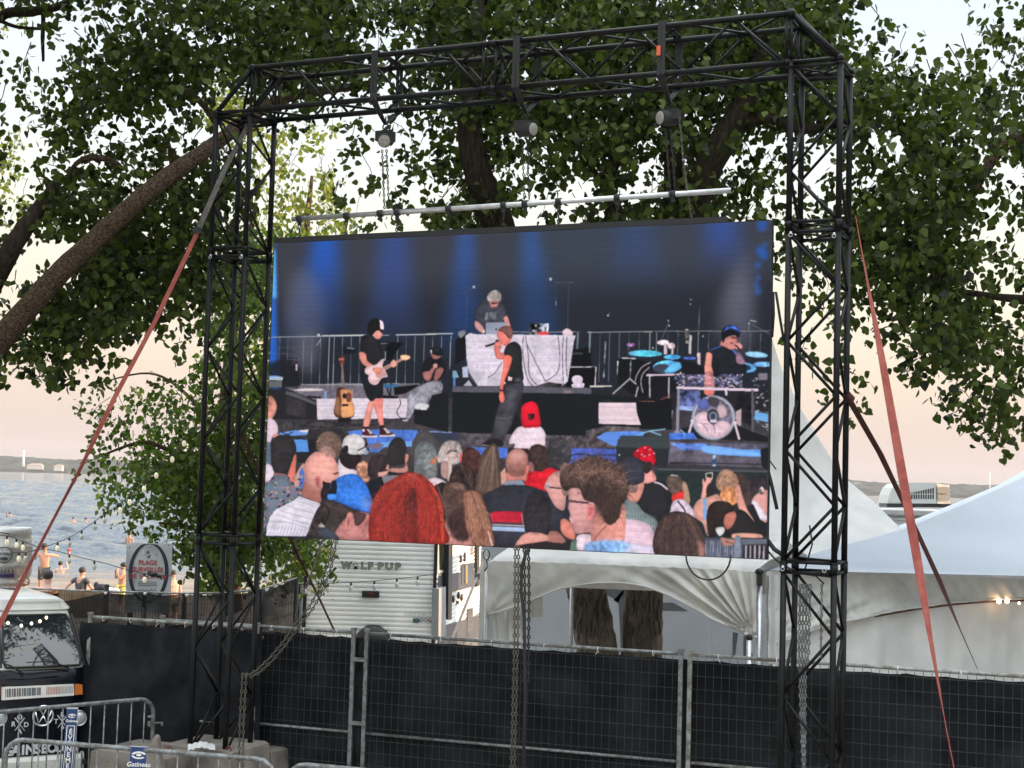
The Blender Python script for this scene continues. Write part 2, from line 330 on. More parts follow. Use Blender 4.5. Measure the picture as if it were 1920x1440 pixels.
    def poly(s, p, col, sm=0, **k):
        q = s.tr(p)
        if sm: q = s.spline(q); k.setdefault('rnd', 1); k['n'] = k.get('n', 0) * .7 + .03
        s.fill(q, col, **k)
    def ell(s, cx, cy, rx, ry, col, rot=0, **k):
        t = np.linspace(0, 2 * np.pi, 28, endpoint=False); c, d = math.cos(rot), math.sin(rot)
        x = rx * np.cos(t); y = ry * np.sin(t)
        s.fill(s.tr(np.c_[cx + x * c - y * d, cy + x * d + y * c]), col, **k)
    def line(s, p, w, col, sm=0, w2=None, **k):
        q = s.tr(p)
        if sm: q = s.spline(q, False)
        t = np.gradient(q, axis=0); L = np.hypot(t[:, 0], t[:, 1])[:, None] + 1e-6; nrm = np.c_[-t[:, 1], t[:, 0]] / L
        sc = 1.3 / 1.0
        ww = np.linspace(w, w if w2 is None else w2, len(q))[:, None] * sc / 2
        s.fill(np.r_[q + nrm * ww, (q - nrm * ww)[::-1]], col, **k)
    def hair(s, base, cols, n, L=1., spread=.15, w=1.2, a=.5):
        """base: list of guide strands (each a list of points); strands are blends of neighbouring guides"""
        G = [np.array(b, float) for b in base]
        for i in range(n):
            t = s.rs.rand() * (len(G) - 1); k = min(int(t), len(G) - 2); f = t - k
            p = G[k] * (1 - f) + G[k + 1] * f
            d = np.abs(G[0][0] - G[-1][0]).max() * spread
            p = p + s.rs.randn(1, 2) * d * .25 + np.cumsum(s.rs.randn(*p.shape) * d * .12, 0)
            c = np.array(cols[s.rs.randint(len(cols))]) * (1 + .15 * s.rs.randn())
            s.line(p, w * .8, np.clip(c, 0, 255), sm=1, w2=w * .3, a=a * .45)

def _tuft(P, poly, cols, n, L=30, w=1.1, a=.45, c=None, ang=None, curl=.6, out=.0):
    q = np.array(poly, float); lo, hi = q.min(0), q.max(0); cc = q.mean(0) if c is None else np.array(c, float); k = 0; it = 0
    nxt = np.roll(q, -1, 0)
    while k < n and it < n * 6:
        it += 1; p = lo + (hi - lo) * P.rs.rand(2); ins = False
        for (ax, ay), (bx, by) in zip(q, nxt):
            if (ay > p[1]) != (by > p[1]) and p[0] < (bx - ax) * (p[1] - ay) / (by - ay) + ax: ins = not ins
        if not ins: continue
        k += 1; d = p - cc; th = math.atan2(d[1], d[0]) if ang is None else ang; th += P.rs.randn() * .35; pts = [p]; cu = P.rs.randn() * curl / 3
        for _ in range(3): th += cu; p = p + np.array((math.cos(th), math.sin(th))) * L / 3 * (.6 + .8 * P.rs.rand()); pts.append(p)
        col = np.clip(np.array(cols[P.rs.randint(len(cols))]) * (1 + .2 * P.rs.randn()), 0, 255); P.line(pts, w, col, sm=1, w2=w * .3, a=a)

def paint_screen():
    P = Paint([[511, 457], [1446, 413], [497, 1008], [1438, 1046]])
    K = P.poly; E_ = P.ell; Ln = P.line
    P.Z(0, 0, 1)
    K([(480, 380), (1470, 380), (1470, 1080), (480, 1080)], (48, 50, 60))
    # backdrop: dark drape with slow lighter and darker zones
    K([(480, 380), (1470, 380), (1470, 620), (480, 660)], (66, 68, 78), a=.8, blur=40)
    K([(960, 380), (1300, 380), (1300, 560), (960, 560)], (60, 70, 84), a=.7, blur=50)
    K([(480, 560), (1470, 520), (1470, 770), (480, 770)], (34, 38, 48), a=.85, blur=40)
    # blue light cones
    def cone(xt, wt, xb, wb, y0, y1, col, a):
        for k in range(5):
            f = 1 - k * .17
            K([(xt - wt * f, y0), (xt + wt * f, y0), (xb + wb * f, y1 - k * 18), (xb - wb * f, y1 - k * 18)], col, a=a / 7.5, blur=18)
    cone(612, 34, 590, 66, 430, 640, (44, 92, 190), .9); cone(608, 20, 604, 34, 430, 540, (36, 110, 240), 1.)
    cone(738, 36, 735, 66, 430, 650, (58, 86, 160), .8); cone(735, 30, 735, 40, 430, 560, (56, 92, 180), .5)
    cone(872, 14, 866, 50, 430, 670, (44, 92, 180), .9); cone(872, 9, 872, 20, 430, 520, (70, 120, 220), .8)
    cone(992, 12, 1012, 66, 430, 680, (44, 88, 160), .85); cone(992, 9, 998, 22, 430, 530, (70, 120, 215), .8)
    cone(1190, 40, 1195, 60, 400, 540, (56, 86, 160), .6); cone(1350, 44, 1360, 50, 400, 520, (52, 92, 190), .75)
    cone(1350, 30, 1350, 30, 400, 470, (60, 112, 225), .6)
    for x, y, r in ((1428, 421, 10), (1424, 470, 8), (1432, 478, 8), (1420, 497, 6), (1421, 520, 5), (1417, 533, 5), (1420, 545, 7), (1433, 460, 5)):
        E_(x, y, r, r * 1.3, (44, 104, 205), a=.6, blur=4)
    K([(500, 450), (512, 450), (524, 770), (498, 770)], (50, 120, 235), a=.75, blur=6); K([(505, 470), (513, 470), (517, 560), (503, 560)], (110, 190, 255), a=.8, blur=3)
    # smoke
    for x, y, rx, ry, a in ((1380, 600, 36, 70, .5), (1385, 560, 26, 60, .45), (1395, 520, 20, 50, .35), (570, 600, 40, 90, .35), (575, 660, 22, 44, .5), (560, 560, 30, 60, .25)):
        E_(x, y, rx, ry, (112, 112, 128), a=a, blur=16)
    # stage floor and risers
    K([(490, 752), (1470, 740), (1470, 900), (480, 900)], (62, 60, 66), n=.08)
    K([(480, 800), (600, 790), (1100, 800), (1460, 812), (1460, 870), (480, 880)], (70, 66, 70), n=.12)
    K([(530, 728), (640, 720), (830, 725), (830, 748), (590, 752)], (118, 112, 124), n=.1)
    K([(1100, 735), (1445, 735), (1445, 770), (1100, 770)], (38, 38, 44))
    # keyboard-side barricade rails
    P.Z(490, 580, 5.333)
    Ln([(90, 290), (560, 280), (1280, 266)], 1.6, (170, 172, 176)); Ln([(600, 272), (1060, 266)], 2.2, (206, 208, 208)); Ln([(1345, 264), (1920, 250)], 2.4, (190, 192, 196))
    for x in (180, 262, 420, 505, 590, 812, 900, 985, 1450, 1540, 1632, 1716, 1806):
        Ln([(x, 275), (x - 8, 770)], 1.1, (136, 138, 142))
    for x in (680, 728, 1366, 1900): Ln([(x, 268), (x - 12, 800 if x < 1800 else 610)], 2.2, (148, 150, 152))
    Ln([(390, 766), (1020, 762)], 1.6, (170, 172, 172)); Ln([(1230, 752), (1600, 758)], 1.6, (150, 152, 152))
    K([(60, 560), (220, 500), (330, 520), (390, 640), (380, 800), (60, 800)], (30, 32, 38), a=.85, blur=4)
    Ln([(160, 395), (320, 395), (320, 455), (160, 455), (160, 395)], 1, (96, 98, 106)); Ln([(240, 478), (370, 478), (370, 515), (240, 515)], 1, (96, 98, 106))
    K([(60, 680), (215, 690), (212, 725), (60, 722)], (176, 186, 200)); K([(60, 676), (150, 676), (200, 688), (60, 694)], (120, 170, 230)); K([(60, 730), (208, 730), (205, 795), (60, 795)], (104, 104, 108))
    Ln([(350, 500), (350, 900), (325, 1260)], 1.4, (26, 26, 30)); K([(340, 560), (362, 560), (360, 625), (342, 625)], (206, 180, 200)); Ln([(300, 560), (380, 500)], 1, (120, 116, 116))
    E_(570, 268, 16, 14, (200, 200, 200)); Ln([(592, 310), (552, 372)], 1.5, (190, 190, 180))
    K([(345, 815), (480, 802), (630, 815), (560, 828), (350, 828)], (216, 206, 206), sm=1)
    # low white platform and stage box on the left
    K([(60, 800), (260, 830), (560, 930), (565, 1120), (60, 1110)], (40, 40, 44)); K([(250, 830), (350, 850), (560, 950), (560, 975), (240, 860)], (92, 90, 96))
    K([(250, 880), (450, 950), (450, 1100), (250, 1060)], (58, 56, 60), n=.1)
    K([(460, 876), (600, 886), (604, 905), (470, 900)], (40, 36, 44))
    K([(556, 905), (1475, 900), (1460, 1100), (566, 1116)], (228, 214, 226), n=.05)
    for y in (935, 975, 1010, 1050, 1085): Ln([(560, y + 5), (1470, y - 6)], 1., (196, 184, 202), a=.7)
    K([(840, 880), (920, 815), (916, 900)], (198, 150, 130)); K([(636, 830), (660, 830), (660, 905), (634, 905)], (130, 160, 200))
    # keyboards, stands
    K([(815, 395), (870, 380), (945, 405), (940, 450), (820, 460)], (22, 26, 34)); K([(860, 385), (940, 400), (920, 412), (850, 402)], (110, 122, 136))
    K([(1180, 330), (1415, 340), (1410, 372), (1180, 362)], (18, 20, 26)); K([(1180, 345), (1250, 345), (1300, 352), (1180, 358)], (120, 124, 130))
    K([(1250, 370), (1390, 370), (1300, 520), (1240, 510)], (14, 16, 22)); Ln([(1243, 430), (1240, 520)], 2.4, (150, 152, 156))
    Ln([(1230, 700), (1290, 880)], 2.4, (12, 14, 18)); Ln([(1300, 740), (1298, 870)], 2.4, (14, 16, 20)); K([(1200, 870), (1380, 880), (1370, 900), (1190, 900)], (14, 14, 18))
    K([(1220, 755), (1400, 765), (1330, 800), (1220, 800)], (60, 110, 160), a=.8); K([(1330, 790), (1600, 760), (1450, 850), (1340, 870)], (20, 20, 24))
    Ln([(1390, 900), (1400, 960), (1365, 1030), (1400, 1095), (1480, 1100)], 1.3, (36, 34, 40), sm=1)
    for p in ([(370, 1190), (560, 1130), (760, 1150), (1000, 1160), (1250, 1100)], [(720, 1160), (900, 1180), (1240, 1150), (1320, 1130)], [(400, 1180), (700, 1190), (900, 1140)]): Ln(p, 1.2, (26, 26, 32), sm=1)
    # blue light pools on the floor
    K([(180, 1250), (330, 1225), (480, 1215), (470, 1270), (200, 1290)], (110, 150, 220)); K([(330, 1320), (465, 1310), (485, 1440), (350, 1440)], (98, 152, 226)); K([(400, 1225), (480, 1215), (470, 1245), (380, 1240)], (240, 220, 225))
    K([(865, 1235), (1000, 1215), (1560, 1215), (1600, 1250), (1540, 1330), (1300, 1350), (1180, 1440), (1100, 1440), (1060, 1300), (900, 1270)], (88, 124, 208), n=.1)
    K([(1160, 1350), (1330, 1330), (1560, 1330), (1560, 1380), (1180, 1390)], (120, 170, 236), n=.06); K([(1050, 1380), (1180, 1340), (1240, 1370), (1180, 1420)], (122, 112, 130))
    Ln([(1600, 1228), (1920, 1240)], 2, (140, 160, 220)); K([(1600, 1236), (1920, 1248), (1920, 1340), (1700, 1330)], (58, 62, 76))
    Ln([(200, 1240), (320, 1290), (460, 1320)], 1.4, (20, 20, 26)); Ln([(325, 1240), (200, 1300)], 1.4, (20, 20, 26))
    # wedge monitor left
    K([(490, 1215), (810, 1205), (870, 1290), (850, 1330), (590, 1340), (450, 1310)], (52, 50, 54), n=.05); K([(475, 1310), (840, 1320), (840, 1440), (485, 1440)], (34, 36, 40))
    # acoustic guitar
    K([(800, 480), (830, 480), (832, 560), (780, 560)], (120, 60, 50)); Ln([(806, 550), (835, 840)], 4.2, (134, 110, 104)); K([(772, 500), (830, 496), (828, 520), (775, 522)], (168, 104, 96))
    K([(760, 810), (800, 790), (870, 812), (905, 830), (900, 880), (925, 960), (942, 1020), (930, 1080), (890, 1100), (800, 1100), (745, 1080), (730, 1020), (745, 950), (752, 880)], (86, 52, 46), sm=1)
    K([(800, 815), (900, 820), (905, 880), (920, 950), (942, 1020), (925, 1075), (880, 1092), (812, 1090), (795, 1000), (800, 900)], (224, 160, 112), sm=1, g=(.1, .1), n=.05)
    K([(745, 880), (790, 900), (795, 1080), (740, 1050), (732, 1010)], (196, 146, 104), a=.6, blur=2)
    E_(838, 878, 22, 26, (40, 30, 30)); K([(860, 850), (905, 860), (900, 930), (860, 930)], (120, 70, 60), sm=1); K([(810, 962), (878, 960), (876, 980), (812, 982)], (50, 36, 36))
    Ln([(800, 900), (800, 1090)], 1, (70, 42, 36)); K([(770, 1100), (900, 1095), (910, 1140), (780, 1145)], (28, 26, 30))
    # guitarist
    K([(1085, 930), (1145, 925), (1120, 1010), (1105, 1100), (1080, 1190), (1030, 1185), (1045, 1060)], (226, 150, 138), sm=1, n=.05)
    K([(1140, 900), (1215, 880), (1222, 1000), (1230, 1100), (1230, 1170), (1195, 1175), (1160, 1060), (1135, 980)], (234, 140, 132), sm=1, n=.05, g=(.1, 0))
    K([(1030, 1185), (1080, 1185), (1085, 1205), (1030, 1205)], (30, 26, 30)); K([(1190, 1175), (1240, 1170), (1245, 1195), (1190, 1200)], (30, 26, 30))
    K([(1015, 1200), (1080, 1205), (1120, 1250), (1165, 1270), (1170, 1290), (1020, 1285)], (78, 40, 50)); K([(1012, 1272), (1100, 1275), (1170, 1272), (1168, 1292), (1015, 1290)], (232, 214, 214))
    K([(1060, 1208), (1085, 1208), (1125, 1255), (1100, 1262)], (206, 190, 186)); E_(1032, 1222, 14, 15, (234, 220, 226))
    K([(1192, 1198), (1245, 1190), (1290, 1235), (1345, 1260), (1348, 1278), (1195, 1275)], (66, 34, 44)); K([(1192, 1268), (1290, 1268), (1350, 1256), (1345, 1280), (1195, 1288)], (232, 210, 206)); K([(1228, 1198), (1250, 1195), (1305, 1245), (1270, 1258)], (208, 190, 186))
    K([(1030, 560), (1200, 560), (1220, 720), (1218, 885), (1150, 900), (1110, 930), (1060, 880), (1015, 720)], (30, 32, 38), sm=1, n=.1)
    K([(1020, 270), (1120, 262), (1180, 310), (1205, 420), (1225, 520), (1210, 620), (1050, 600), (1030, 470), (985, 440), (995, 330)], (36, 36, 42), sm=1, n=.15)
    K([(982, 440), (1045, 450), (1060, 520), (1110, 560), (1180, 600), (1210, 630), (1170, 665), (1100, 610), (1020, 560), (985, 500)], (232, 152, 138), sm=1, n=.05)
    K([(1100, 240), (1150, 215), (1205, 215), (1212, 245), (1190, 300), (1140, 300)], (216, 150, 140), sm=1); K([(1190, 250), (1212, 262), (1195, 285)], (240, 120, 130), a=.7, blur=2)
    K([(1060, 200), (1075, 130), (1130, 100), (1185, 115), (1205, 150), (1212, 210), (1150, 222), (1110, 262), (1070, 245)], (26, 24, 26), sm=1)
    K([(1180, 115), (1215, 135), (1225, 205), (1190, 205), (1185, 150)], (238, 214, 228), sm=1); K([(1185, 205), (1215, 210), (1212, 245), (1190, 240)], (44, 26, 30))
    # white electric guitar
    K([(1210, 590), (1440, 480), (1450, 500), (1240, 625)], (170, 136, 126)); K([(1395, 470), (1440, 462), (1488, 475), (1490, 500), (1440, 520), (1400, 505)], (240, 196, 158), sm=1)
    K([(1040, 600), (1080, 580), (1150, 560), (1205, 510), (1235, 510), (1215, 570), (1235, 610), (1260, 655), (1268, 685), (1210, 700), (1170, 755), (1130, 768), (1085, 745), (1070, 700), (1075, 670), (1040, 650)], (242, 206, 210), sm=1, n=.04)
    K([(1150, 640), (1220, 590), (1235, 640), (1268, 660), (1190, 700), (1150, 690)], (190, 130, 130), a=.7, blur=1)
    for x, y in ((1130, 715), (1120, 735), (1150, 740), (1175, 720)): E_(x, y, 6, 6, (180, 130, 130))
    K([(1120, 600), (1180, 590), (1210, 610), (1195, 650), (1160, 662), (1120, 625)], (226, 150, 132), sm=1); Ln([(1150, 640), (1205, 625)], 1, (160, 90, 80)); Ln([(1160, 655), (1195, 648)], 1, (160, 90, 80))
    K([(1295, 545), (1330, 510), (1360, 560), (1330, 590), (1300, 580)], (232, 166, 150), sm=1)
    # seated photographer
    K([(1630, 540), (1700, 480), (1790, 480), (1840, 560), (1850, 640), (1760, 740), (1640, 750), (1615, 640)], (28, 28, 34), sm=1)
    K([(1690, 420), (1720, 400), (1770, 400), (1810, 440), (1780, 500), (1720, 500)], (150, 104, 100), sm=1); K([(1700, 400), (1760, 380), (1815, 410), (1810, 470), (1740, 465), (1705, 440)], (30, 30, 34), sm=1); E_(1758, 412, 16, 5, (40, 110, 90)); K([(1695, 415), (1712, 415), (1708, 445), (1695, 440)], (214, 198, 200))
    K([(1620, 640), (1690, 620), (1730, 560), (1750, 590), (1720, 650), (1690, 720), (1640, 715)], (168, 110, 108), sm=1); K([(1760, 600), (1830, 600), (1800, 680), (1750, 730), (1730, 700)], (150, 98, 96), sm=1)
    K([(1710, 520), (1780, 510), (1800, 570), (1770, 600), (1715, 590)], (26, 24, 30)); K([(1722, 560), (1760, 550), (1765, 590), (1730, 600)], (196, 140, 130), sm=1)
    K([(1470, 870), (1560, 800), (1680, 735), (1800, 730), (1815, 820), (1700, 900), (1660, 980), (1600, 960), (1540, 1020), (1490, 1110), (1455, 1100), (1470, 1000)], (150, 148, 160), sm=1, n=.22)
    K([(1560, 800), (1700, 730), (1790, 740), (1700, 800), (1600, 860)], (180, 178, 190), a=.6, blur=3)
    K([(1540, 970), (1600, 945), (1680, 960), (1670, 1000), (1560, 1010)], (210, 206, 214), sm=1); K([(1600, 1000), (1665, 1000), (1660, 1018), (1605, 1018)], (238, 232, 238)); K([(1420, 1115), (1470, 1110), (1480, 1130), (1425, 1132)], (190, 186, 192))
    K([(1535, 1010), (1680, 1018), (1710, 870), (1880, 830), (1880, 1240), (1540, 1150)], (28, 30, 34))
    # child on the left edge of the crowd
    K([(60, 880), (110, 885), (150, 950), (155, 1020), (110, 1110), (50, 1110), (50, 930)], (196, 132, 120), sm=1, n=.15); K([(50, 1120), (130, 1120), (172, 1190), (165, 1260), (120, 1290), (90, 1360), (40, 1360)], (222, 196, 210), sm=1); K([(125, 1270), (170, 1260), (190, 1290), (140, 1330)], (224, 160, 150), sm=1); K([(40, 1360), (105, 1360), (105, 1440), (40, 1440)], (86, 112, 142))
    # DJ + table + singer
    P.Z(850, 520, 4.235)
    Ln([(75, 130), (150, 88)], 1, (90, 94, 104)); E_(162, 80, 12, 12, (160, 168, 180)); Ln([(105, 150), (100, 470)], .9, (80, 90, 110)); E_(772, 16, 12, 13, (176, 182, 190)); Ln([(800, 42), (955, 42)], .9, (100, 106, 116)); Ln([(915, 50), (908, 440)], 1, (96, 100, 108)); Ln([(818, 60), (816, 280)], .8, (70, 76, 90)); Ln([(817, 190), (817, 225)], 1.4, (170, 174, 178))
    Ln([(250, 440), (380, 435), (620, 440), (1015, 436)], 1.4, (150, 150, 156)); K([(985, 440), (1000, 440), (995, 580), (980, 580)], (108, 124, 126)); K([(1080, 436), (1098, 436), (1092, 610), (1078, 610)], (108, 124, 126)); Ln([(1070, 438), (1101, 438)], 1.4, (160, 160, 160))
    K([(930, 580), (1101, 560), (1101, 870), (900, 880)], (14, 16, 20)); K([(950, 600), (1030, 600), (1030, 616), (950, 616)], (70, 74, 78)); Ln([(930, 716), (1101, 716)], 2, (200, 204, 210))
    K([(20, 500), (100, 440), (110, 640), (20, 700)], (22, 22, 28)); K([(40, 440), (90, 425), (95, 460), (55, 488)], (128, 128, 134), sm=1, n=.3)
    K([(170, 340), (180, 260), (230, 195), (290, 160), (370, 180), (410, 250), (430, 320), (400, 340), (390, 370), (240, 440), (200, 440), (230, 390), (215, 370)], (62, 64, 74), sm=1, n=.2)
    K([(255, 290), (280, 280), (275, 340), (250, 350)], (140, 140, 146), a=.8); K([(290, 285), (345, 275), (340, 340), (280, 345)], (128, 128, 136), a=.6, n=.4)
    K([(175, 350), (215, 370), (250, 425), (240, 452), (190, 420), (172, 385)], (206, 150, 148), sm=1); K([(400, 330), (430, 310), (452, 370), (458, 410), (430, 400)], (206, 140, 136), sm=1); K([(235, 420), (252, 425), (250, 450), (232, 445)], (230, 210, 200))
    K([(270, 150), (300, 112), (345, 105), (378, 135), (382, 185), (360, 200), (300, 205), (270, 180)], (158, 148, 146), sm=1, n=.3); P.hair([[(290, 160), (280, 140), (300, 118)], [(320, 150), (330, 125), (340, 108)], [(360, 190), (375, 160), (365, 130)]], [(206, 196, 190), (90, 84, 88)], 40, w=1)
    K([(290, 195), (355, 190), (350, 235), (320, 255), (298, 240)], (186, 128, 126), sm=1); K([(300, 205), (350, 203), (348, 214), (302, 216)], (70, 50, 54)); K([(305, 240), (345, 236), (335, 258), (312, 258)], (70, 50, 50), a=.6)
    K([(262, 362), (425, 358), (425, 400), (350, 470), (258, 470)], (158, 162, 182), g=(.1, .2)); E_(343, 418, 8, 8, (60, 62, 74))
    K([(612, 370), (760, 368), (758, 435), (700, 460), (605, 465)], (150, 152, 166), n=.8); K([(675, 440), (755, 438), (750, 465), (680, 465)], (220, 70, 76), sm=1)
    # white cloth table
    K([(98, 465), (160, 455), (975, 462), (960, 520), (935, 700), (915, 830), (870, 868), (570, 868), (370, 868), (200, 868), (130, 760), (108, 650)], (226, 214, 228), n=.07)
    K([(870, 430), (905, 408), (945, 430), (948, 460), (880, 462)], (232, 206, 216), sm=1); K([(115, 460), (140, 447), (170, 460)], (222, 214, 220), sm=1)
    for y in range(490, 720, 26): Ln([(105, y), (560, y + 4), (950, y - 2)], 2.2, (204, 196, 216), a=.5, blur=1)
    K([(120, 720), (260, 760), (200, 868), (140, 800)], (170, 168, 180), a=.45, blur=3); K([(280, 830), (380, 740), (380, 868), (290, 868)], (176, 174, 186), a=.6, blur=3); K([(570, 700), (700, 840), (600, 868)], (198, 190, 200), a=.6, blur=3)
    for p in ([(560, 470), (556, 600), (590, 800), (640, 868)], [(575, 470), (600, 620), (610, 780), (680, 868)], [(585, 530), (660, 680), (740, 835)], [(835, 470), (850, 640), (830, 760), (740, 830)], [(880, 470), (870, 600), (880, 860)], [(905, 470), (900, 640), (910, 800)], [(390, 680), (330, 770), (280, 800)]): Ln(p, 1.3, (86, 76, 88), sm=1)
    K([(85, 868), (130, 820), (160, 868)], (176, 176, 186)); K([(680, 860), (760, 835), (870, 850), (870, 875), (690, 875)], (56, 52, 54), n=.5); E_(990, 815, 45, 36, (232, 214, 232), n=.06); K([(950, 850), (1040, 840), (1035, 880), (960, 882)], (222, 206, 222), sm=1, n=.1)
    K([(0, 745), (30, 750), (50, 800), (0, 810)], (128, 168, 190)); K([(75, 720), (120, 710), (125, 800), (80, 800)], (190, 196, 220)); K([(5, 800), (22, 800), (22, 880), (5, 880)], (90, 130, 190))
    # riser top and black skirt
    K([(0, 872), (560, 870), (1101, 882), (1101, 930), (560, 922), (0, 920)], (92, 90, 100), n=.06); K([(880, 905), (950, 905), (950, 925), (880, 925)], (200, 170, 150), a=.7, blur=3)
    K([(0, 918), (1101, 928), (1101, 1262), (400, 1250), (0, 1240)], (26, 30, 34)); 
    K([(0, 1240), (1101, 1262), (1101, 1350), (0, 1350)], (84, 78, 84), n=.25)
    K([(130, 1355), (440, 1358), (440, 1440), (200, 1440)], (84, 116, 200), n=.1); K([(880, 1358), (1101, 1362), (1101, 1440), (940, 1440)], (80, 104, 196), n=.1)
    K([(0, 1236), (55, 1238), (55, 1300), (0, 1300)], (60, 64, 84))
    # singer
    K([(415, 850), (550, 830), (562, 900), (540, 990), (500, 1080), (470, 1180), (410, 1290), (395, 1340), (330, 1335), (300, 1310), (330, 1200), (345, 1100), (372, 1010), (400, 940)], (64, 62, 70), sm=1, n=.15)
    K([(540, 960), (560, 1010), (545, 1150), (505, 1080)], (40, 40, 46)); K([(430, 920), (500, 900), (480, 1040), (420, 1060)], (120, 118, 126), a=.45, blur=4); K([(340, 1120), (470, 1130), (400, 1240), (330, 1210)], (86, 84, 90), a=.5, blur=4); Ln([(350, 1120), (430, 1130), (470, 1110)], 1, (130, 128, 130))
    K([(300, 1290), (390, 1300), (400, 1345), (250, 1340)], (34, 32, 36), sm=1); Ln([(245, 1335), (300, 1345)], 1.6, (150, 140, 136))
    K([(425, 550), (480, 515), (530, 540), (548, 600), (552, 720), (555, 830), (420, 840), (440, 720), (455, 640), (405, 620)], (38, 40, 42), sm=1, n=.12)
    K([(405, 630), (468, 635), (455, 720), (425, 800), (400, 890), (415, 960), (400, 1000), (372, 975), (375, 900), (385, 800), (400, 720)], (240, 124, 112), sm=1, n=.06, g=(-.15, 0))
    K([(372, 895), (412, 900), (410, 912), (375, 908)], (60, 40, 44)); K([(330, 545), (350, 520), (385, 550), (375, 600), (410, 610), (400, 655), (350, 650), (332, 600)], (216, 120, 112), sm=1, n=.05)
    K([(252, 548), (330, 522), (350, 508), (362, 515), (345, 535), (262, 560)], (48, 34, 40)); E_(352, 512, 14, 14, (60, 46, 52))
    K([(355, 430), (380, 400), (430, 390), (470, 430), (470, 480), (450, 520), (420, 550), (375, 525), (362, 490), (350, 470)], (240, 132, 122), sm=1, n=.05)
    K([(365, 415), (400, 392), (450, 392), (475, 430), (470, 480), (440, 488), (420, 462), (395, 440), (360, 430)], (120, 84, 78), sm=1, n=.12); K([(332, 530), (358, 515), (385, 540), (360, 556), (335, 555)], (228, 130, 120), sm=1); K([(440, 790), (475, 800), (470, 825), (440, 825)], (240, 206, 214)); E_(520, 820, 28, 12, (130, 134, 140), a=.6, blur=2)
    # child with red cap
    K([(450, 1320), (500, 1215), (560, 1185), (680, 1182), (735, 1230), (758, 1345), (715, 1340), (710, 1380), (505, 1370), (500, 1330)], (232, 210, 222), sm=1, n=.04)
    K([(545, 1080), (560, 1020), (620, 990), (670, 1010), (690, 1080), (702, 1180), (640, 1196), (560, 1190)], (222, 34, 56), sm=1, g=(0, -.25)); K([(595, 1088), (655, 1085), (650, 1130), (605, 1140)], (96, 44, 56), n=.4)
    # drum riser side
    P.Z(1100, 560, 4.966)
    Ln([(10, 316), (620, 308)], 1.8, (158, 162, 160)); Ln([(630, 305), (1700, 300)], 1.6, (132, 134, 140))
    for x in (128, 218, 310, 400, 496, 760, 855, 1140, 1430, 1525, 1620): Ln([(x, 320), (x - 8, 780 if x < 320 else 520)], 1.1, (110, 114, 116))
    for x in (35, 592, 655, 1042): Ln([(x, 312), (x - 4, 510)], 2, (134, 140, 138))
    for p in ([(205, 160), (218, 125)], [(700, 380), (765, 220)], [(1050, 80), (1042, 380)], [(1510, 230), (1508, 300)], [(1540, 240), (1700, 330)]): Ln(p, 1, (120, 124, 124))
    for x, y, r in ((200, 158, 9), (770, 252, 8), (762, 205, 7), (966, 50, 7), (970, 8, 6), (1512, 232, 8), (620, 460, 8), (1085, 350, 8)): E_(x, y, r, r, (206, 212, 206))
    Ln([(1520, 200), (1580, 214)], 1.6, (190, 196, 194))
    K([(0, 640), (95, 636), (85, 820), (0, 830)], (14, 14, 18)); Ln([(0, 640), (92, 638), (84, 825)], 2.2, (226, 206, 226)); Ln([(35, 820), (240, 818)], 2.6, (236, 224, 214))
    K([(290, 560), (560, 580), (600, 720), (600, 940), (450, 900), (300, 800)], (20, 22, 28)); K([(590, 600), (900, 560), (1100, 640), (1100, 760), (600, 960)], (24, 24, 32))
    # cymbals and hardware
    E_(550, 512, 155, 30, (92, 196, 220), rot=.02, n=.15); E_(440, 515, 45, 18, (140, 190, 235), a=.7, blur=2); E_(800, 545, 80, 24, (86, 170, 230), n=.2); E_(960, 555, 65, 14, (84, 110, 200), n=.2)
    E_(755, 635, 135, 60, (88, 160, 226), rot=-.05, n=.3); E_(700, 650, 80, 42, (60, 58, 66), a=.9, rot=-.1); K([(705, 640), (730, 670), (800, 600), (880, 600), (840, 680), (740, 690)], (110, 190, 240), sm=1)
    E_(1580, 520, 105, 28, (150, 200, 232), n=.2, rot=.1); E_(1640, 610, 90, 24, (120, 170, 232), n=.3); E_(1475, 640, 105, 46, (110, 180, 236), n=.1, rot=.1); E_(1470, 640, 62, 28, (44, 54, 84), rot=.1); E_(1460, 635, 18, 12, (210, 214, 224))
    E_(415, 432, 40, 18, (150, 110, 160), n=.6); E_(715, 410, 55, 26, (224, 196, 204), n=.4); E_(790, 440, 36, 30, (206, 176, 182), n=.4); Ln([(735, 420), (735, 520)], 5, (224, 200, 206)); Ln([(805, 430), (800, 520)], 4, (214, 190, 196)); Ln([(970, 340), (962, 515)], 4.5, (200, 196, 198)); E_(935, 290, 16, 8, (210, 206, 196)); K([(915, 300), (960, 300), (950, 420), (925, 420)], (120, 112, 112), n=.5)
    K([(1030, 505), (1065, 505), (1060, 620), (1035, 610)], (206, 180, 186), n=.5)
    for p in ([(415, 580), (410, 760)], [(180, 400), (165, 740)], [(295, 580), (290, 720)]): Ln(p, 2, (150, 150, 154), n=.5)
    for p in ([(600, 595), (520, 640), (470, 720), (460, 770)], [(590, 640), (530, 700), (510, 780), (530, 880)]): Ln(p, 2.2, (170, 156, 162), sm=1)
    for p in ([(250, 890), (410, 745)], [(485, 820), (455, 945)], [(410, 750), (470, 800)], [(590, 700), (595, 940)], [(770, 730), (770, 940)], [(880, 680), (870, 760)]): Ln(p, 2.8, (184, 176, 180))
    Ln([(560, 715), (890, 705)], 3.4, (220, 196, 212)); Ln([(330, 555), (460, 560)], 2, (220, 214, 222))
    # drummer
    K([(1115, 500), (1170, 460), (1250, 425), (1330, 460), (1400, 500), (1460, 560), (1480, 700), (1300, 720), (1190, 705), (1160, 600)], (32, 34, 42), sm=1, n=.1)
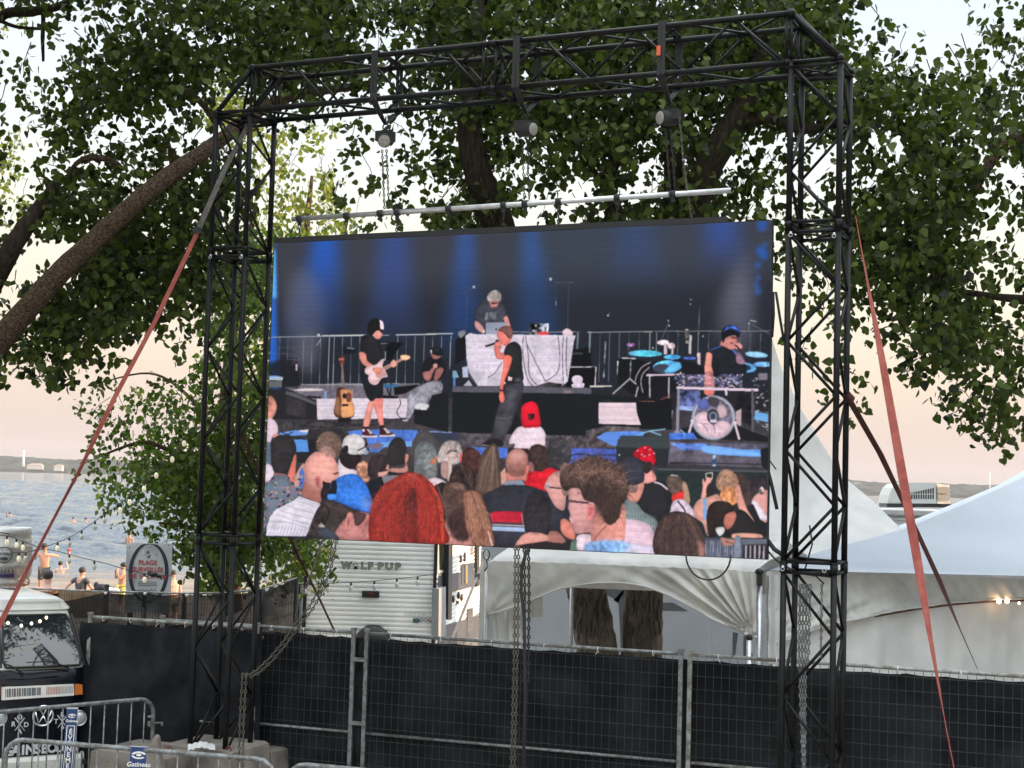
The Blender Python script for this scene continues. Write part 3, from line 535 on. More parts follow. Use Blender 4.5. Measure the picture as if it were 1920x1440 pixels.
    K([(1118, 505), (1160, 470), (1260, 430), (1250, 450), (1160, 480)], (74, 112, 200), a=.9, blur=1); K([(1330, 450), (1400, 500), (1420, 560), (1370, 500)], (84, 120, 206), sm=1)
    K([(1120, 500), (1170, 520), (1165, 620), (1180, 700), (1110, 705), (1100, 640), (1108, 570)], (226, 152, 136), sm=1, g=(-.15, 0)); K([(1400, 500), (1440, 520), (1480, 600), (1460, 610), (1400, 600), (1390, 540)], (150, 116, 136), sm=1, n=.15)
    K([(1270, 380), (1330, 350), (1390, 345), (1400, 400), (1390, 450), (1350, 480), (1290, 450), (1240, 430)], (206, 136, 128), sm=1, n=.05); K([(1370, 420), (1420, 410), (1450, 440), (1430, 475), (1380, 460)], (226, 156, 148), sm=1)
    K([(1260, 380), (1255, 310), (1290, 260), (1360, 245), (1415, 270), (1430, 320), (1415, 360), (1380, 340), (1330, 345), (1290, 370), (1275, 410)], (24, 22, 30), sm=1); K([(1262, 320), (1300, 262), (1370, 248), (1420, 280), (1430, 330), (1400, 295), (1340, 275), (1290, 295)], (78, 120, 220), a=.85, blur=1, n=.3)
    K([(1345, 352), (1400, 358), (1398, 372), (1350, 368)], (60, 30, 40), a=.8); E_(1350, 412, 14, 6, (90, 40, 46)); Ln([(1380, 430), (1400, 445), (1440, 490)], 2.4, (30, 22, 30))
    # chrome drum kit
    K([(870, 705), (1440, 700), (1450, 820), (860, 830)], (72, 70, 92), n=.5); 
    rs = np.random.RandomState(3)
    for i in range(150):
        x = rs.uniform(820, 1460); y = rs.uniform(700, 830); c = [(226, 200, 216), (150, 140, 170), (30, 28, 40), (110, 150, 210), (240, 230, 240), (36, 30, 44)][rs.randint(6)]
        E_(x, y, rs.uniform(6, 18), rs.uniform(4, 9), c, rot=rs.uniform(-1, 1), a=.85)
    K([(1110, 700), (1180, 700), (1190, 890), (1100, 880)], (226, 150, 150), sm=1, a=.8, n=.2); E_(1140, 872, 46, 22, (236, 130, 116))
    K([(860, 850), (1060, 855), (1060, 1040), (840, 1040)], (76, 84, 124), n=.5); K([(850, 1000), (1010, 1005), (1000, 1045), (840, 1035)], (150, 170, 224), n=.2); K([(1390, 850), (1540, 860), (1540, 1200), (1400, 1100)], (34, 32, 42), n=.3)
    for i in range(60):
        x = rs.uniform(1540, 1690); y = rs.uniform(690, 1230); E_(x, y, rs.uniform(5, 22), rs.uniform(3, 8), [(190, 190, 200), (40, 40, 50), (120, 130, 160), (226, 220, 230)][rs.randint(4)], rot=rs.uniform(-1, 1), a=.8)
    K([(1570, 1050), (1690, 1070), (1690, 1150), (1560, 1120)], (120, 176, 232)); K([(1600, 690), (1685, 690), (1680, 755), (1600, 755)], (128, 122, 134))
    Ln([(845, 830), (1600, 850)], 4.6, (232, 208, 226)); Ln([(860, 840), (850, 1270)], 5, (150, 144, 160)); Ln([(1545, 850), (1548, 1260)], 4.4, (96, 94, 104)); Ln([(1300, 840), (1302, 900)], 4, (230, 214, 226)); Ln([(800, 1040), (795, 1160), (755, 1205)], 2.4, (170, 168, 176)); K([(820, 1230), (880, 1235), (875, 1280), (820, 1280)], (150, 146, 152))
    K([(1010, 1300), (1700, 1330), (1690, 1290), (1400, 1180), (900, 1200), (880, 1290)], (24, 24, 30), a=.85)
    E_(1185, 1108, 205, 208, (150, 152, 172)); E_(1185, 1108, 190, 194, (196, 196, 206)); E_(1185, 1108, 178, 184, (116, 112, 132), n=.2)
    K([(1010, 1110), (1060, 1060), (1120, 1060), (1160, 1130), (1180, 1180), (1230, 1140), (1300, 1140), (1345, 1180), (1310, 1250), (1220, 1290), (1110, 1275), (1040, 1210)], (232, 200, 212), sm=1, n=.06); K([(1230, 990), (1290, 1000), (1310, 1080), (1250, 1110), (1215, 1050)], (200, 172, 180), sm=1); K([(1040, 960), (1120, 930), (1140, 1010), (1060, 1030)], (96, 106, 170), sm=1); K([(1140, 920), (1230, 930), (1220, 1000), (1150, 990)], (70, 66, 74), sm=1)
    for p in ([(1060, 1150), (1120, 1200), (1130, 1260)], [(1190, 1180), (1200, 1250)], [(1140, 1170), (1090, 1160)]): Ln(p, 1.2, (150, 110, 130), sm=1)
    E_(1180, 1098, 54, 68, (40, 38, 50)); E_(1182, 1096, 44, 48, (120, 124, 142)); E_(1180, 1096, 22, 28, (60, 64, 82)); E_(1185, 1140, 36, 16, (226, 208, 220))
    Ln([(990, 1140), (945, 1300)], 4, (228, 210, 224)); Ln([(1380, 1150), (1425, 1310)], 4, (228, 206, 214)); E_(985, 1135, 16, 12, (236, 224, 236)); E_(1385, 1150, 16, 12, (236, 224, 236)); K([(1390, 1050), (1445, 1020), (1440, 1185), (1395, 1165)], (200, 170, 180))
    # white box, black curtain, floor, wedge
    K([(0, 900), (800, 930), (800, 1220), (240, 1210), (0, 1250)], (26, 30, 34)); K([(118, 972), (465, 972), (475, 1060), (520, 1178), (120, 1168)], (238, 214, 222), n=.03)
    for y in (1010, 1050, 1090, 1130): Ln([(120, y), (480, y + 4)], 1.6, (216, 192, 206), a=.6, blur=1)
    K([(470, 930), (800, 940), (790, 1190), (520, 1190), (480, 1080)], (22, 24, 28)); Ln([(490, 955), (640, 958)], 1.4, (150, 90, 80)); Ln([(690, 945), (780, 905)], 1.4, (160, 80, 70)); Ln([(160, 945), (250, 960)], 1, (90, 90, 96))
    K([(0, 1230), (200, 1185), (500, 1200), (500, 1300), (280, 1390), (0, 1400)], (96, 88, 92), n=.25); K([(80, 1305), (180, 1245), (420, 1235), (560, 1240), (520, 1290), (300, 1310), (290, 1375), (130, 1350)], (96, 140, 226), n=.12)
    K([(770, 1250), (1000, 1250), (1040, 1310), (780, 1310)], (80, 120, 214), n=.15); K([(780, 1330), (1690, 1350), (1690, 1440), (780, 1440)], (96, 92, 110), n=.2); K([(780, 1345), (1110, 1350), (1180, 1400), (900, 1410)], (104, 140, 228), a=.9, n=.2); K([(1120, 1400), (1600, 1400), (1700, 1440), (1200, 1440)], (110, 160, 236), n=.1)
    for p in ([(470, 1272), (590, 1235), (700, 1272)], [(590, 1235), (740, 1215)], [(880, 1220), (930, 1270)]): Ln(p, 2.2, (140, 190, 224))
    K([(300, 1340), (340, 1285), (770, 1282), (775, 1400), (760, 1440), (280, 1440)], (46, 52, 56)); K([(325, 1300), (770, 1295), (775, 1385), (300, 1385)], (62, 70, 74)); 
    P.Z(960, 720, 3.84)
    K([(755, 460), (790, 372), (1138, 375), (1135, 560), (1120, 600), (760, 570)], (44, 48, 52)); K([(790, 376), (1136, 378), (1136, 466), (765, 458)], (64, 72, 76)); E_(781, 512, 6, 6, (240, 240, 240))
    K([(1040, 600), (1840, 620), (1840, 1260), (1040, 1100)], (44, 52, 54), n=.08); Ln([(1050, 612), (1840, 626)], 2.6, (90, 94, 100)); K([(1135, 480), (1840, 520), (1840, 600), (1130, 570)], (98, 92, 104), n=.12); Ln([(1250, 566), (1830, 576)], 1.4, (46, 44, 56)); K([(1400, 440), (1790, 490), (1790, 520), (1420, 500)], (124, 176, 244), sm=1); K([(1140, 560), (1280, 562), (1260, 574), (1140, 572)], (40, 38, 44))
    K([(1445, 505), (1475, 507), (1473, 598), (1443, 596)], (62, 84, 118)); K([(1448, 508), (1474, 508), (1472, 530), (1450, 540)], (196, 204, 216)); K([(1448, 575), (1470, 576), (1470, 590), (1448, 588)], (186, 200, 214)); K([(1790, 470), (1845, 450), (1845, 620), (1800, 590)], (32, 34, 38))
    K([(200, 455), (760, 470), (760, 570), (200, 580)], (86, 106, 196), n=.12); K([(600, 400), (680, 350), (780, 345), (760, 450), (640, 430)], (104, 146, 228)); K([(250, 380), (600, 380), (760, 460), (250, 460)], (100, 90, 94), n=.25)
    for p in ([(430, 560), (440, 515), (520, 510), (640, 530), (750, 555)], [(560, 520), (640, 515), (755, 512)]): Ln(p, 1.4, (30, 34, 60), sm=1)
    # ---- the crowd, back row first
    P.Z(490, 800, 6)
    K([(40, 180), (120, 200), (120, 470), (40, 470)], (96, 110, 126)); K([(30, 450), (130, 460), (155, 560), (40, 680)], (230, 212, 226), sm=1); 
    K([(115, 280), (120, 180), (200, 115), (320, 120), (390, 200), (405, 320), (390, 420), (330, 510), (240, 555), (160, 530), (125, 420)], (50, 48, 50), sm=1, n=.12)
    K([(380, 340), (405, 350), (400, 480), (385, 640), (300, 610), (310, 560)], (216, 120, 110), sm=1); K([(160, 540), (300, 560), (290, 640), (180, 620)], (150, 104, 102), sm=1)
    K([(380, 640), (420, 520), (500, 440), (520, 800), (400, 780)], (206, 160, 150), sm=1); K([(445, 520), (480, 470), (500, 560), (500, 720), (440, 690)], (86, 120, 200))
    K([(410, 310), (520, 300), (640, 290), (600, 420), (420, 420)], (40, 40, 46))
    K([(630, 200), (680, 100), (780, 65), (870, 100), (920, 200), (900, 300), (840, 360), (720, 330), (640, 280)], (112, 92, 84), sm=1, n=.25); P.hair([[(650, 250), (680, 150), (740, 90)], [(780, 280), (770, 180), (790, 90)], [(880, 320), (900, 220), (850, 120)]], [(150, 124, 108), (80, 62, 58)], 80, w=1.2)
    K([(680, 260), (760, 230), (830, 290), (850, 360), (780, 360), (690, 320)], (184, 140, 136), sm=1, blur=2)
    K([(890, 370), (1000, 450), (1140, 560), (1180, 640), (900, 640)], (226, 212, 220), sm=1)
    K([(900, 300), (960, 230), (1000, 240), (1120, 330), (1130, 400), (1060, 490), (960, 470), (900, 400)], (44, 36, 40), sm=1, n=.15)
    K([(920, 250), (940, 150), (1000, 105), (1090, 100), (1160, 150), (1190, 230), (1180, 310), (1060, 330), (985, 310), (980, 240)], (214, 208, 210), sm=1, n=.05); K([(935, 240), (985, 230), (985, 300), (940, 290)], (40, 34, 38), sm=1); Ln([(1095, 285), (1190, 235)], 2, (50, 40, 50)); K([(1180, 180), (1210, 210), (1195, 250), (1175, 240)], (50, 40, 48)); K([(1170, 250), (1230, 300), (1200, 330), (1150, 320)], (168, 184, 204), a=.8)
    K([(1080, 470), (1130, 410), (1200, 410), (1240, 500), (1230, 620), (1160, 640), (1100, 560)], (206, 150, 128), sm=1, n=.3); K([(1140, 460), (1190, 470), (1200, 620), (1150, 580)], (170, 120, 100), a=.6, blur=2)
    K([(1210, 480), (1240, 380), (1320, 325), (1400, 330), (1440, 400), (1400, 500), (1320, 560), (1270, 590), (1220, 560)], (58, 48, 52), sm=1, n=.2); K([(1330, 530), (1400, 510), (1440, 430), (1450, 520), (1400, 570), (1340, 580)], (214, 160, 150), sm=1); Ln([(1340, 515), (1440, 500)], 2.6, (50, 30, 40))
    K([(1220, 680), (1300, 600), (1390, 580), (1390, 700), (1260, 830)], (32, 34, 42), sm=1); K([(1370, 580), (1480, 540), (1660, 545), (1640, 620), (1400, 660)], (128, 128, 140))
    K([(1440, 520), (1640, 500), (1650, 560), (1450, 560)], (40, 38, 42)); K([(1470, 480), (1620, 470), (1640, 400), (1660, 520), (1470, 520)], (190, 134, 126), sm=1)
    K([(1430, 330), (1445, 230), (1490, 160), (1550, 130), (1620, 170), (1645, 260), (1630, 400), (1580, 440), (1480, 450), (1440, 400)], (52, 48, 50), sm=1, n=.1); K([(1635, 330), (1670, 330), (1665, 390), (1635, 420)], (214, 140, 130), sm=1)
    K([(1700, 330), (1710, 180), (1760, 110), (1860, 85), (1860, 330)], (84, 80, 80), n=.06)
    # floral shirt
    K([(40, 700), (130, 620), (180, 560), (300, 580), (380, 680), (500, 720), (500, 820), (430, 850), (250, 920), (100, 1100), (40, 1200)], (112, 122, 138), sm=1)
    for i in range(150):
        x = rs.uniform(40, 480); y = rs.uniform(580, 1180)
        if y > 560 + (x - 40) * -.2 and y < 1150 - (x - 60) * .95: E_(x, y, rs.uniform(8, 26), rs.uniform(6, 15), [(110, 140, 156), (196, 120, 140), (70, 50, 54), (196, 168, 120), (90, 130, 150), (214, 150, 170), (50, 44, 56)][rs.randint(7)], rot=rs.uniform(-1, 1), a=.85)
    # bald man
    K([(500, 640), (620, 600), (700, 700), (690, 860), (640, 870), (560, 830), (480, 800)], (176, 118, 108), sm=1)
    K([(495, 480), (520, 390), (600, 310), (690, 300), (800, 340), (860, 420), (885, 530), (890, 600), (860, 640), (800, 660), (700, 700), (600, 800), (520, 780), (505, 640)], (226, 162, 152), sm=1, n=.03, g=(.1, -.2))
    K([(505, 640), (560, 660), (640, 720), (660, 850), (560, 830), (500, 790)], (168, 108, 100), a=.75, blur=5)
    K([(620, 590), (660, 570), (685, 620), (680, 690), (650, 700), (625, 660)], (206, 128, 122), sm=1); K([(635, 600), (665, 610), (665, 670), (645, 680)], (160, 88, 86), a=.7, sm=1); K([(820, 545), (885, 525), (885, 540), (830, 555)], (80, 44, 44)); K([(860, 590), (900, 580), (890, 620), (860, 620)], (240, 200, 190))
    K([(705, 630), (740, 640), (800, 650), (840, 640), (830, 720), (770, 800), (700, 830), (685, 760), (710, 700)], (46, 38, 42), sm=1, n=.2)
    K([(75, 1245), (80, 1150), (120, 1030), (180, 950), (380, 850), (440, 800), (680, 880), (700, 920), (600, 1060), (560, 1250)], (232, 224, 236), n=.03)
    for p in ([(400, 850), (500, 870), (660, 930)], [(300, 900), (450, 950), (640, 1000)], [(230, 960), (400, 1010), (600, 1060)], [(180, 1000), (350, 1060), (580, 1120)], [(140, 1090), (300, 1090), (560, 1160)], [(420, 820), (520, 850), (690, 900)]): Ln(p, 1.6, (176, 176, 192), sm=1, a=.8)
    for x in range(110, 540, 38): Ln([(x + 40, 1120), (x, 1250)], 1.8, (176, 180, 206), a=.8)
    # blue cap
    K([(600, 1050), (660, 930), (740, 850), (900, 860), (1240, 980), (1240, 1100), (1000, 1300), (560, 1280), (560, 1180)], (70, 60, 60), sm=1, n=.2); K([(560, 1250), (640, 1000), (720, 880), (800, 960), (760, 1080), (700, 1160), (640, 1260)], (52, 44, 46), sm=1, n=.3)
    K([(860, 1200), (960, 1050), (1060, 980), (1240, 1000), (1260, 1290), (880, 1290)], (192, 130, 128), sm=1, n=.06); K([(1060, 1100), (1200, 1000), (1250, 1120), (1150, 1180)], (180, 116, 112), a=.6, blur=5); K([(960, 1100), (990, 990), (1040, 980), (1040, 1060), (990, 1180), (960, 1160)], (216, 142, 138), sm=1); K([(985, 1090), (1010, 1030), (1020, 1080), (990, 1150)], (140, 80, 84), a=.7)
    K([(900, 900), (1060, 960), (1200, 1000), (1150, 1100), (1080, 1120), (1040, 970)], (74, 56, 56), sm=1, a=.9)
    K([(655, 1200), (700, 1090), (740, 1130), (860, 1220), (900, 1290), (740, 1270)], (70, 76, 88), sm=1); K([(660, 1140), (690, 1095), (750, 1145), (700, 1150)], (200, 190, 190))
    K([(800, 650), (880, 590), (980, 550), (1090, 555), (1180, 640), (1250, 780), (1268, 900), (1240, 985), (1050, 930), (870, 860), (830, 830), (800, 720)], (66, 128, 226), sm=1, n=.1, g=(.1, 0)); K([(805, 640), (855, 625), (868, 700), (850, 790), (810, 770)], (34, 34, 44), sm=1); K([(765, 780), (850, 775), (858, 830), (775, 838)], (76, 146, 236), sm=1); K([(1160, 800), (1250, 820), (1240, 960), (1130, 910)], (150, 176, 232), a=.5, blur=6); Ln([(880, 860), (1050, 930), (1235, 985)], 1.6, (40, 70, 150), sm=1)
    # back rows right of centre
    P.Z(780, 800, 5.76)
    K([(0, 150), (60, 60), (170, 70), (245, 180), (245, 330), (180, 350), (0, 420)], (82, 80, 82), sm=1, n=.08); K([(0, 600), (0, 300), (30, 210), (110, 165), (200, 210), (245, 300), (240, 420), (230, 560), (140, 590), (60, 520)], (124, 128, 130), sm=1, n=.15); K([(0, 460), (100, 480), (240, 430), (230, 590), (100, 570)], (112, 114, 114), sm=1, a=.8, n=.1); K([(170, 400), (220, 340), (235, 390), (190, 420)], (196, 120, 90), sm=1); Ln([(225, 330), (250, 360)], 2.2, (224, 150, 140))
    K([(120, 620), (220, 560), (350, 620), (300, 760), (200, 740)], (228, 204, 212), sm=1)
    K([(250, 330), (300, 200), (380, 160), (470, 180), (515, 280), (500, 380), (420, 420), (340, 400), (260, 400)], (196, 180, 176), sm=1, n=.2); P.hair([[(260, 320), (320, 200), (400, 165)], [(300, 380), (360, 300), (400, 270)], [(480, 340), (470, 260), (430, 190)]], [(222, 206, 200), (130, 116, 120)], 90, w=1.2)
    K([(370, 300), (420, 270), (460, 290), (410, 400), (400, 520), (360, 610), (355, 480)], (206, 184, 178), sm=1); Ln([(345, 300), (400, 262), (460, 280)], 2.4, (60, 44, 60)); K([(290, 400), (360, 400), (360, 560), (290, 540)], (176, 140, 136), sm=1); K([(490, 300), (515, 290), (505, 400), (485, 380)], (230, 100, 100))
    K([(520, 300), (560, 240), (640, 240), (720, 320), (740, 420), (700, 500), (560, 500), (510, 400)], (74, 48, 46), sm=1, n=.3)
    K([(660, 700), (680, 480), (720, 320), (800, 210), (870, 190), (910, 290), (930, 500), (950, 620), (880, 720), (720, 760)], (92, 74, 68), sm=1, n=.1); P.hair([[(840, 210), (720, 420), (680, 700)], [(850, 220), (830, 460), (780, 720)], [(860, 220), (900, 460), (930, 680)]], [(150, 126, 110), (60, 46, 46), (176, 150, 134), (110, 86, 76)], 120, w=1.4)
    K([(380, 600), (400, 500), (450, 430), (540, 440), (640, 480), (660, 640), (640, 720), (560, 640), (460, 610)], (48, 38, 42), sm=1, n=.2); P.hair([[(500, 430), (560, 560), (600, 650)], [(600, 450), (630, 540), (640, 700)]], [(140, 110, 90), (70, 50, 50)], 30, w=1.2)
    K([(930, 500), (980, 450), (1000, 600), (940, 640)], (214, 160, 148)); 
    K([(1190, 520), (1340, 470), (1530, 450), (1600, 560), (1440, 700), (1220, 660)], (206, 36, 52), sm=1, n=.12)
    K([(1010, 240), (1230, 240), (1230, 300), (1010, 300)], (44, 36, 40)); K([(1225, 300), (1260, 220), (1340, 195), (1420, 240), (1460, 330), (1440, 430), (1360, 490), (1290, 460), (1240, 400)], (62, 48, 46), sm=1, n=.2); K([(1230, 380), (1290, 420), (1280, 500), (1240, 480)], (150, 104, 104), sm=1)
    K([(1440, 330), (1440, 210), (1520, 130), (1600, 120), (1680, 210), (1685, 340), (1640, 440), (1560, 475), (1480, 440)], (56, 54, 58), sm=1, n=.12); P.hair([[(1450, 220), (1520, 140), (1600, 120)], [(1560, 240), (1620, 180), (1660, 180)], [(1660, 330), (1690, 260), (1660, 190)]], [(150, 146, 146), (90, 86, 88)], 80, w=1)
    # balding man in striped polo
    K([(735, 760), (860, 690), (960, 640), (1080, 610), (1220, 640), (1400, 700), (1520, 800), (1590, 920), (1640, 1010), (1540, 1140), (1460, 1100), (1300, 1300), (850, 1290), (840, 1020), (800, 900)], (56, 56, 66), sm=1, n=.06)
    K([(820, 935), (900, 918), (1170, 925), (1180, 1040), (840, 1035)], (196, 44, 66), n=.05); Ln([(845, 1045), (1195, 1055)], 3, (96, 60, 66)); Ln([(845, 1062), (1200, 1075)], 2.2, (200, 196, 200)); K([(845, 1080), (1200, 1092), (1200, 1140), (850, 1128)], (172, 192, 226)); Ln([(1160, 940), (1180, 1060)], 1.6, (190, 150, 150))
    K([(960, 640), (990, 585), (1160, 575), (1200, 640), (1080, 632)], (136, 146, 168)); K([(1010, 480), (1200, 470), (1205, 600), (1160, 580), (1010, 590)], (206, 130, 120), sm=1)
    K([(985, 400), (1000, 320), (1050, 260), (1130, 245), (1200, 280), (1225, 360), (1215, 460), (1180, 530), (1100, 545), (1030, 530), (1000, 480)], (176, 122, 114), sm=1, n=.06); E_(1110, 320, 76, 56, (216, 160, 154), blur=4); K([(1000, 400), (1100, 480), (1210, 440), (1180, 530), (1030, 520)], (112, 78, 76), a=.7, blur=5); K([(1205, 440), (1235, 430), (1230, 500), (1205, 520)], (224, 130, 120), sm=1)
    K([(1580, 1020), (1640, 1000), (1728, 1090), (1728, 1220), (1600, 1160)], (216, 134, 120), sm=1, n=.05); K([(1420, 1150), (1540, 1130), (1640, 1240), (1560, 1280), (1420, 1240)], (170, 116, 108), sm=1); K([(1400, 1240), (1600, 1260), (1728, 1220), (1728, 1330), (1400, 1320)], (44, 42, 46))
    K([(1430, 700), (1400, 660), (1440, 560), (1520, 490), (1600, 500), (1640, 620), (1640, 740), (1620, 900), (1540, 880), (1480, 800)], (214, 158, 152), sm=1); Ln([(1420, 640), (1470, 660), (1580, 670)], 2.2, (70, 50, 70)); E_(1440, 640, 22, 40, (190, 180, 200), a=.6)
    K([(1190, 900), (1240, 740), (1330, 690), (1440, 760), (1480, 900), (1470, 1040), (1430, 1180), (1220, 1160), (1195, 1050)], (46, 44, 50), sm=1, n=.1); P.hair([[(1340, 940), (1380, 1000), (1400, 1080)], [(1420, 930), (1480, 1000), (1450, 1100)]], [(90, 80, 80), (60, 54, 56)], 20, w=1)
    K([(1210, 1150), (1420, 1165), (1440, 1240), (1200, 1270), (1090, 1290)], (224, 160, 150), sm=1); K([(1090, 1290), (1430, 1236), (1600, 1300), (1400, 1340), (1100, 1330)], (50, 42, 44))
    # ponytail woman + red hair
    K([(210, 720), (230, 640), (330, 620), (460, 610), (560, 660), (560, 800), (560, 1000), (480, 1200), (330, 1200), (260, 1000)], (92, 72, 66), sm=1, n=.15); K([(400, 620), (470, 610), (540, 650), (540, 700), (380, 660)], (170, 134, 118), a=.7, blur=3); K([(250, 640), (330, 620), (300, 760), (340, 1000), (290, 980), (240, 800)], (40, 34, 38), sm=1); Ln([(255, 650), (290, 760), (340, 880)], 2.4, (120, 106, 110), sm=1)
    K([(300, 1290), (320, 1100), (380, 1000), (560, 1080), (700, 1290)], (196, 138, 134), sm=1, n=.08); K([(360, 980), (540, 900), (600, 1200), (480, 1240), (400, 1160)], (66, 48, 48), sm=1, n=.2, blur=3); K([(262, 1000), (300, 970), (325, 1040), (310, 1130), (280, 1150)], (226, 130, 124), sm=1)
    K([(520, 720), (580, 695), (660, 700), (740, 780), (800, 950), (850, 1130), (855, 1290), (660, 1290), (620, 1200), (560, 1100), (540, 900)], (134, 92, 78), sm=1, n=.1); P.hair([[(540, 730), (550, 940), (600, 1230)], [(600, 710), (640, 960), (700, 1290)], [(660, 710), (790, 960), (850, 1290)]], [(186, 134, 110), (90, 60, 54), (160, 110, 90), (214, 160, 136)], 150, w=1.6); Ln([(800, 1130), (850, 1290)], 3, (240, 200, 196))
    K([(0, 600), (20, 560), (90, 600), (200, 720), (250, 900), (275, 1100), (275, 1290), (0, 1290)], (196, 62, 52), sm=1)
    P.Z(490, 800, 6)
    K([(1240, 1290), (1230, 1150), (1250, 950), (1310, 780), (1400, 660), (1520, 590), (1640, 530), (1700, 520), (1800, 545), (1880, 600), (1980, 700), (2060, 880), (2080, 1100), (2080, 1330), (1240, 1290)], (150, 52, 48), sm=1)
    P.hair([[(1700, 560), (1420, 720), (1290, 960), (1260, 1300)], [(1720, 570), (1560, 760), (1440, 980), (1420, 1300)], [(1740, 580), (1700, 780), (1640, 1000), (1620, 1300)], [(1760, 590), (1820, 800), (1850, 1000), (1840, 1300)], [(1790, 590), (1950, 760), (2040, 960), (2060, 1320)]], [(176, 56, 48), (120, 44, 44), (206, 74, 60), (96, 46, 44), (216, 66, 54), (150, 80, 74)], 500, w=2.2, a=.4)
    P.hair([[(1700, 700), (1600, 900), (1560, 1300)], [(1740, 700), (1780, 900), (1800, 1300)]], [(84, 44, 44), (70, 40, 42)], 110, w=3, a=.5); P.hair([[(1900, 640), (2010, 860), (2050, 1300)], [(1950, 700), (2060, 900), (2080, 1320)]], [(236, 70, 54), (250, 96, 74)], 70, w=2.6, a=.5); P.hair([[(1660, 540), (1700, 560), (1760, 600)], [(1780, 540), (1800, 570), (1820, 640)]], [(214, 110, 96)], 30, w=1.4)
    # right block
    P.Z(960, 720, 3.84)
    K([(905, 720), (960, 690), (1010, 700), (1100, 700), (1150, 780), (1160, 900), (1090, 980), (1000, 960), (900, 860)], (42, 42, 46), sm=1, n=.06); Ln([(1030, 705), (1080, 720), (1130, 760)], 3, (226, 206, 220), sm=1)
    K([(950, 640), (1010, 620), (1045, 690), (960, 715)], (232, 160, 152), sm=1); Ln([(1015, 620), (1030, 690)], 1.4, (180, 110, 110))
    K([(880, 520), (895, 480), (940, 450), (1000, 450), (1035, 500), (1040, 560), (1010, 590), (960, 560)], (196, 28, 48), sm=1, n=.15)
    for x, y in ((912, 480), (966, 458), (1000, 472), (1030, 500), (942, 508), (995, 510), (960, 520)): E_(x, y, 7, 6, (240, 190, 200))
    E_(985, 600, 30, 46, (54, 44, 46), rot=.4, n=.1)
    K([(1115, 690), (1150, 655), (1215, 665), (1245, 740), (1235, 800), (1190, 810), (1140, 770)], (84, 72, 66), sm=1, n=.3); K([(1235, 700), (1270, 730), (1290, 850), (1250, 850), (1235, 790)], (170, 140, 116), sm=1); K([(1160, 800), (1240, 770), (1235, 830), (1170, 850)], (220, 60, 60), sm=1, n=.2); K([(1150, 900), (1170, 840), (1240, 830), (1310, 900), (1330, 960), (1160, 930)], (226, 206, 222), sm=1, n=.1); Ln([(1200, 840), (1250, 900), (1260, 940)], 2.4, (60, 54, 70)); Ln([(1150, 655), (1200, 660)], 2, (200, 196, 200))
    # phone + raised hand, women at the barrier
    K([(1600, 680), (1650, 640), (1720, 690), (1750, 800), (1740, 960), (1680, 900)], (70, 58, 58), sm=1, n=.15); K([(1720, 720), (1790, 660), (1835, 680), (1835, 850), (1770, 860), (1730, 800)], (56, 50, 54), sm=1, n=.15); K([(1730, 830), (1840, 760), (1840, 980), (1770, 970)], (214, 158, 152), sm=1); K([(1730, 850), (1760, 840), (1840, 950), (1830, 975), (1780, 960)], (234, 220, 234), sm=1); E_(1800, 765, 18, 30, (180, 160, 160), n=.8)
    K([(1620, 900), (1740, 860), (1790, 970), (1840, 1000), (1840, 1090), (1700, 1060)], (40, 40, 46))
    K([(1400, 640), (1450, 632), (1450, 672), (1440, 700), (1400, 680)], (226, 226, 222)); K([(1405, 645), (1446, 640), (1444, 672), (1405, 672)], (50, 44, 40))
    K([(1375, 690), (1385, 680), (1395, 705), (1405, 670), (1420, 668), (1440, 680), (1440, 700), (1415, 730), (1405, 800), (1390, 830), (1368, 820), (1378, 740)], (232, 166, 158), sm=1); E_(1430, 770, 26, 52, (50, 44, 46))
    K([(1310, 900), (1350, 830), (1420, 810), (1480, 790), (1510, 830), (1520, 900), (1500, 1000), (1420, 1090), (1380, 1000), (1330, 960)], (216, 160, 146), sm=1, n=.04); K([(1380, 825), (1405, 820), (1410, 960), (1385, 980)], (130, 172, 226))
    K([(1480, 740), (1475, 680), (1510, 625), (1570, 615), (1625, 660), (1630, 720), (1590, 760), (1520, 770)], (170, 130, 110), sm=1, n=.25); P.hair([[(1490, 720), (1520, 660), (1560, 630)], [(1560, 740), (1600, 700), (1620, 670)]], [(214, 176, 150), (120, 86, 72)], 60, w=1.2)
    K([(1500, 800), (1530, 750), (1590, 735), (1640, 760), (1640, 830), (1590, 870), (1530, 850)], (206, 136, 96), sm=1, n=.35); K([(1610, 740), (1640, 720), (1660, 790), (1700, 900), (1750, 990), (1690, 1000), (1640, 900), (1620, 820)], (232, 166, 150), sm=1)
    # bent-over person in black
    K([(1600, 940), (1640, 900), (1700, 930), (1800, 1060), (1800, 1100), (1620, 1070), (1560, 1110), (1530, 1100), (1550, 1020)], (44, 42, 44), sm=1, n=.05); K([(1540, 940), (1600, 910), (1620, 950), (1590, 1020), (1550, 1040), (1530, 990)], (190, 118, 106), sm=1); K([(1410, 1010), (1415, 900), (1460, 845), (1540, 840), (1590, 870), (1600, 910), (1545, 930), (1520, 1000), (1480, 1030), (1470, 1090), (1430, 1100)], (52, 42, 42), sm=1, n=.12)
    K([(1470, 1035), (1530, 1025), (1535, 1060), (1500, 1090)], (226, 220, 224), sm=1); K([(1590, 1075), (1680, 1065), (1790, 1075), (1800, 1100), (1660, 1100), (1600, 1110)], (224, 166, 148), sm=1); 
    K([(1390, 1100), (1850, 1110), (1850, 1270), (1390, 1250)], (84, 86, 102)); K([(1655, 1110), (1850, 1110), (1850, 1140), (1670, 1150)], (110, 114, 124)); K([(1670, 1150), (1850, 1150), (1850, 1270), (1665, 1260)], (50, 44, 50))
    for x in range(1405, 1620, 17): Ln([(x, 1120), (x - 4, 1250)], 2, (150, 158, 176) if x % 3 else (110, 116, 140))
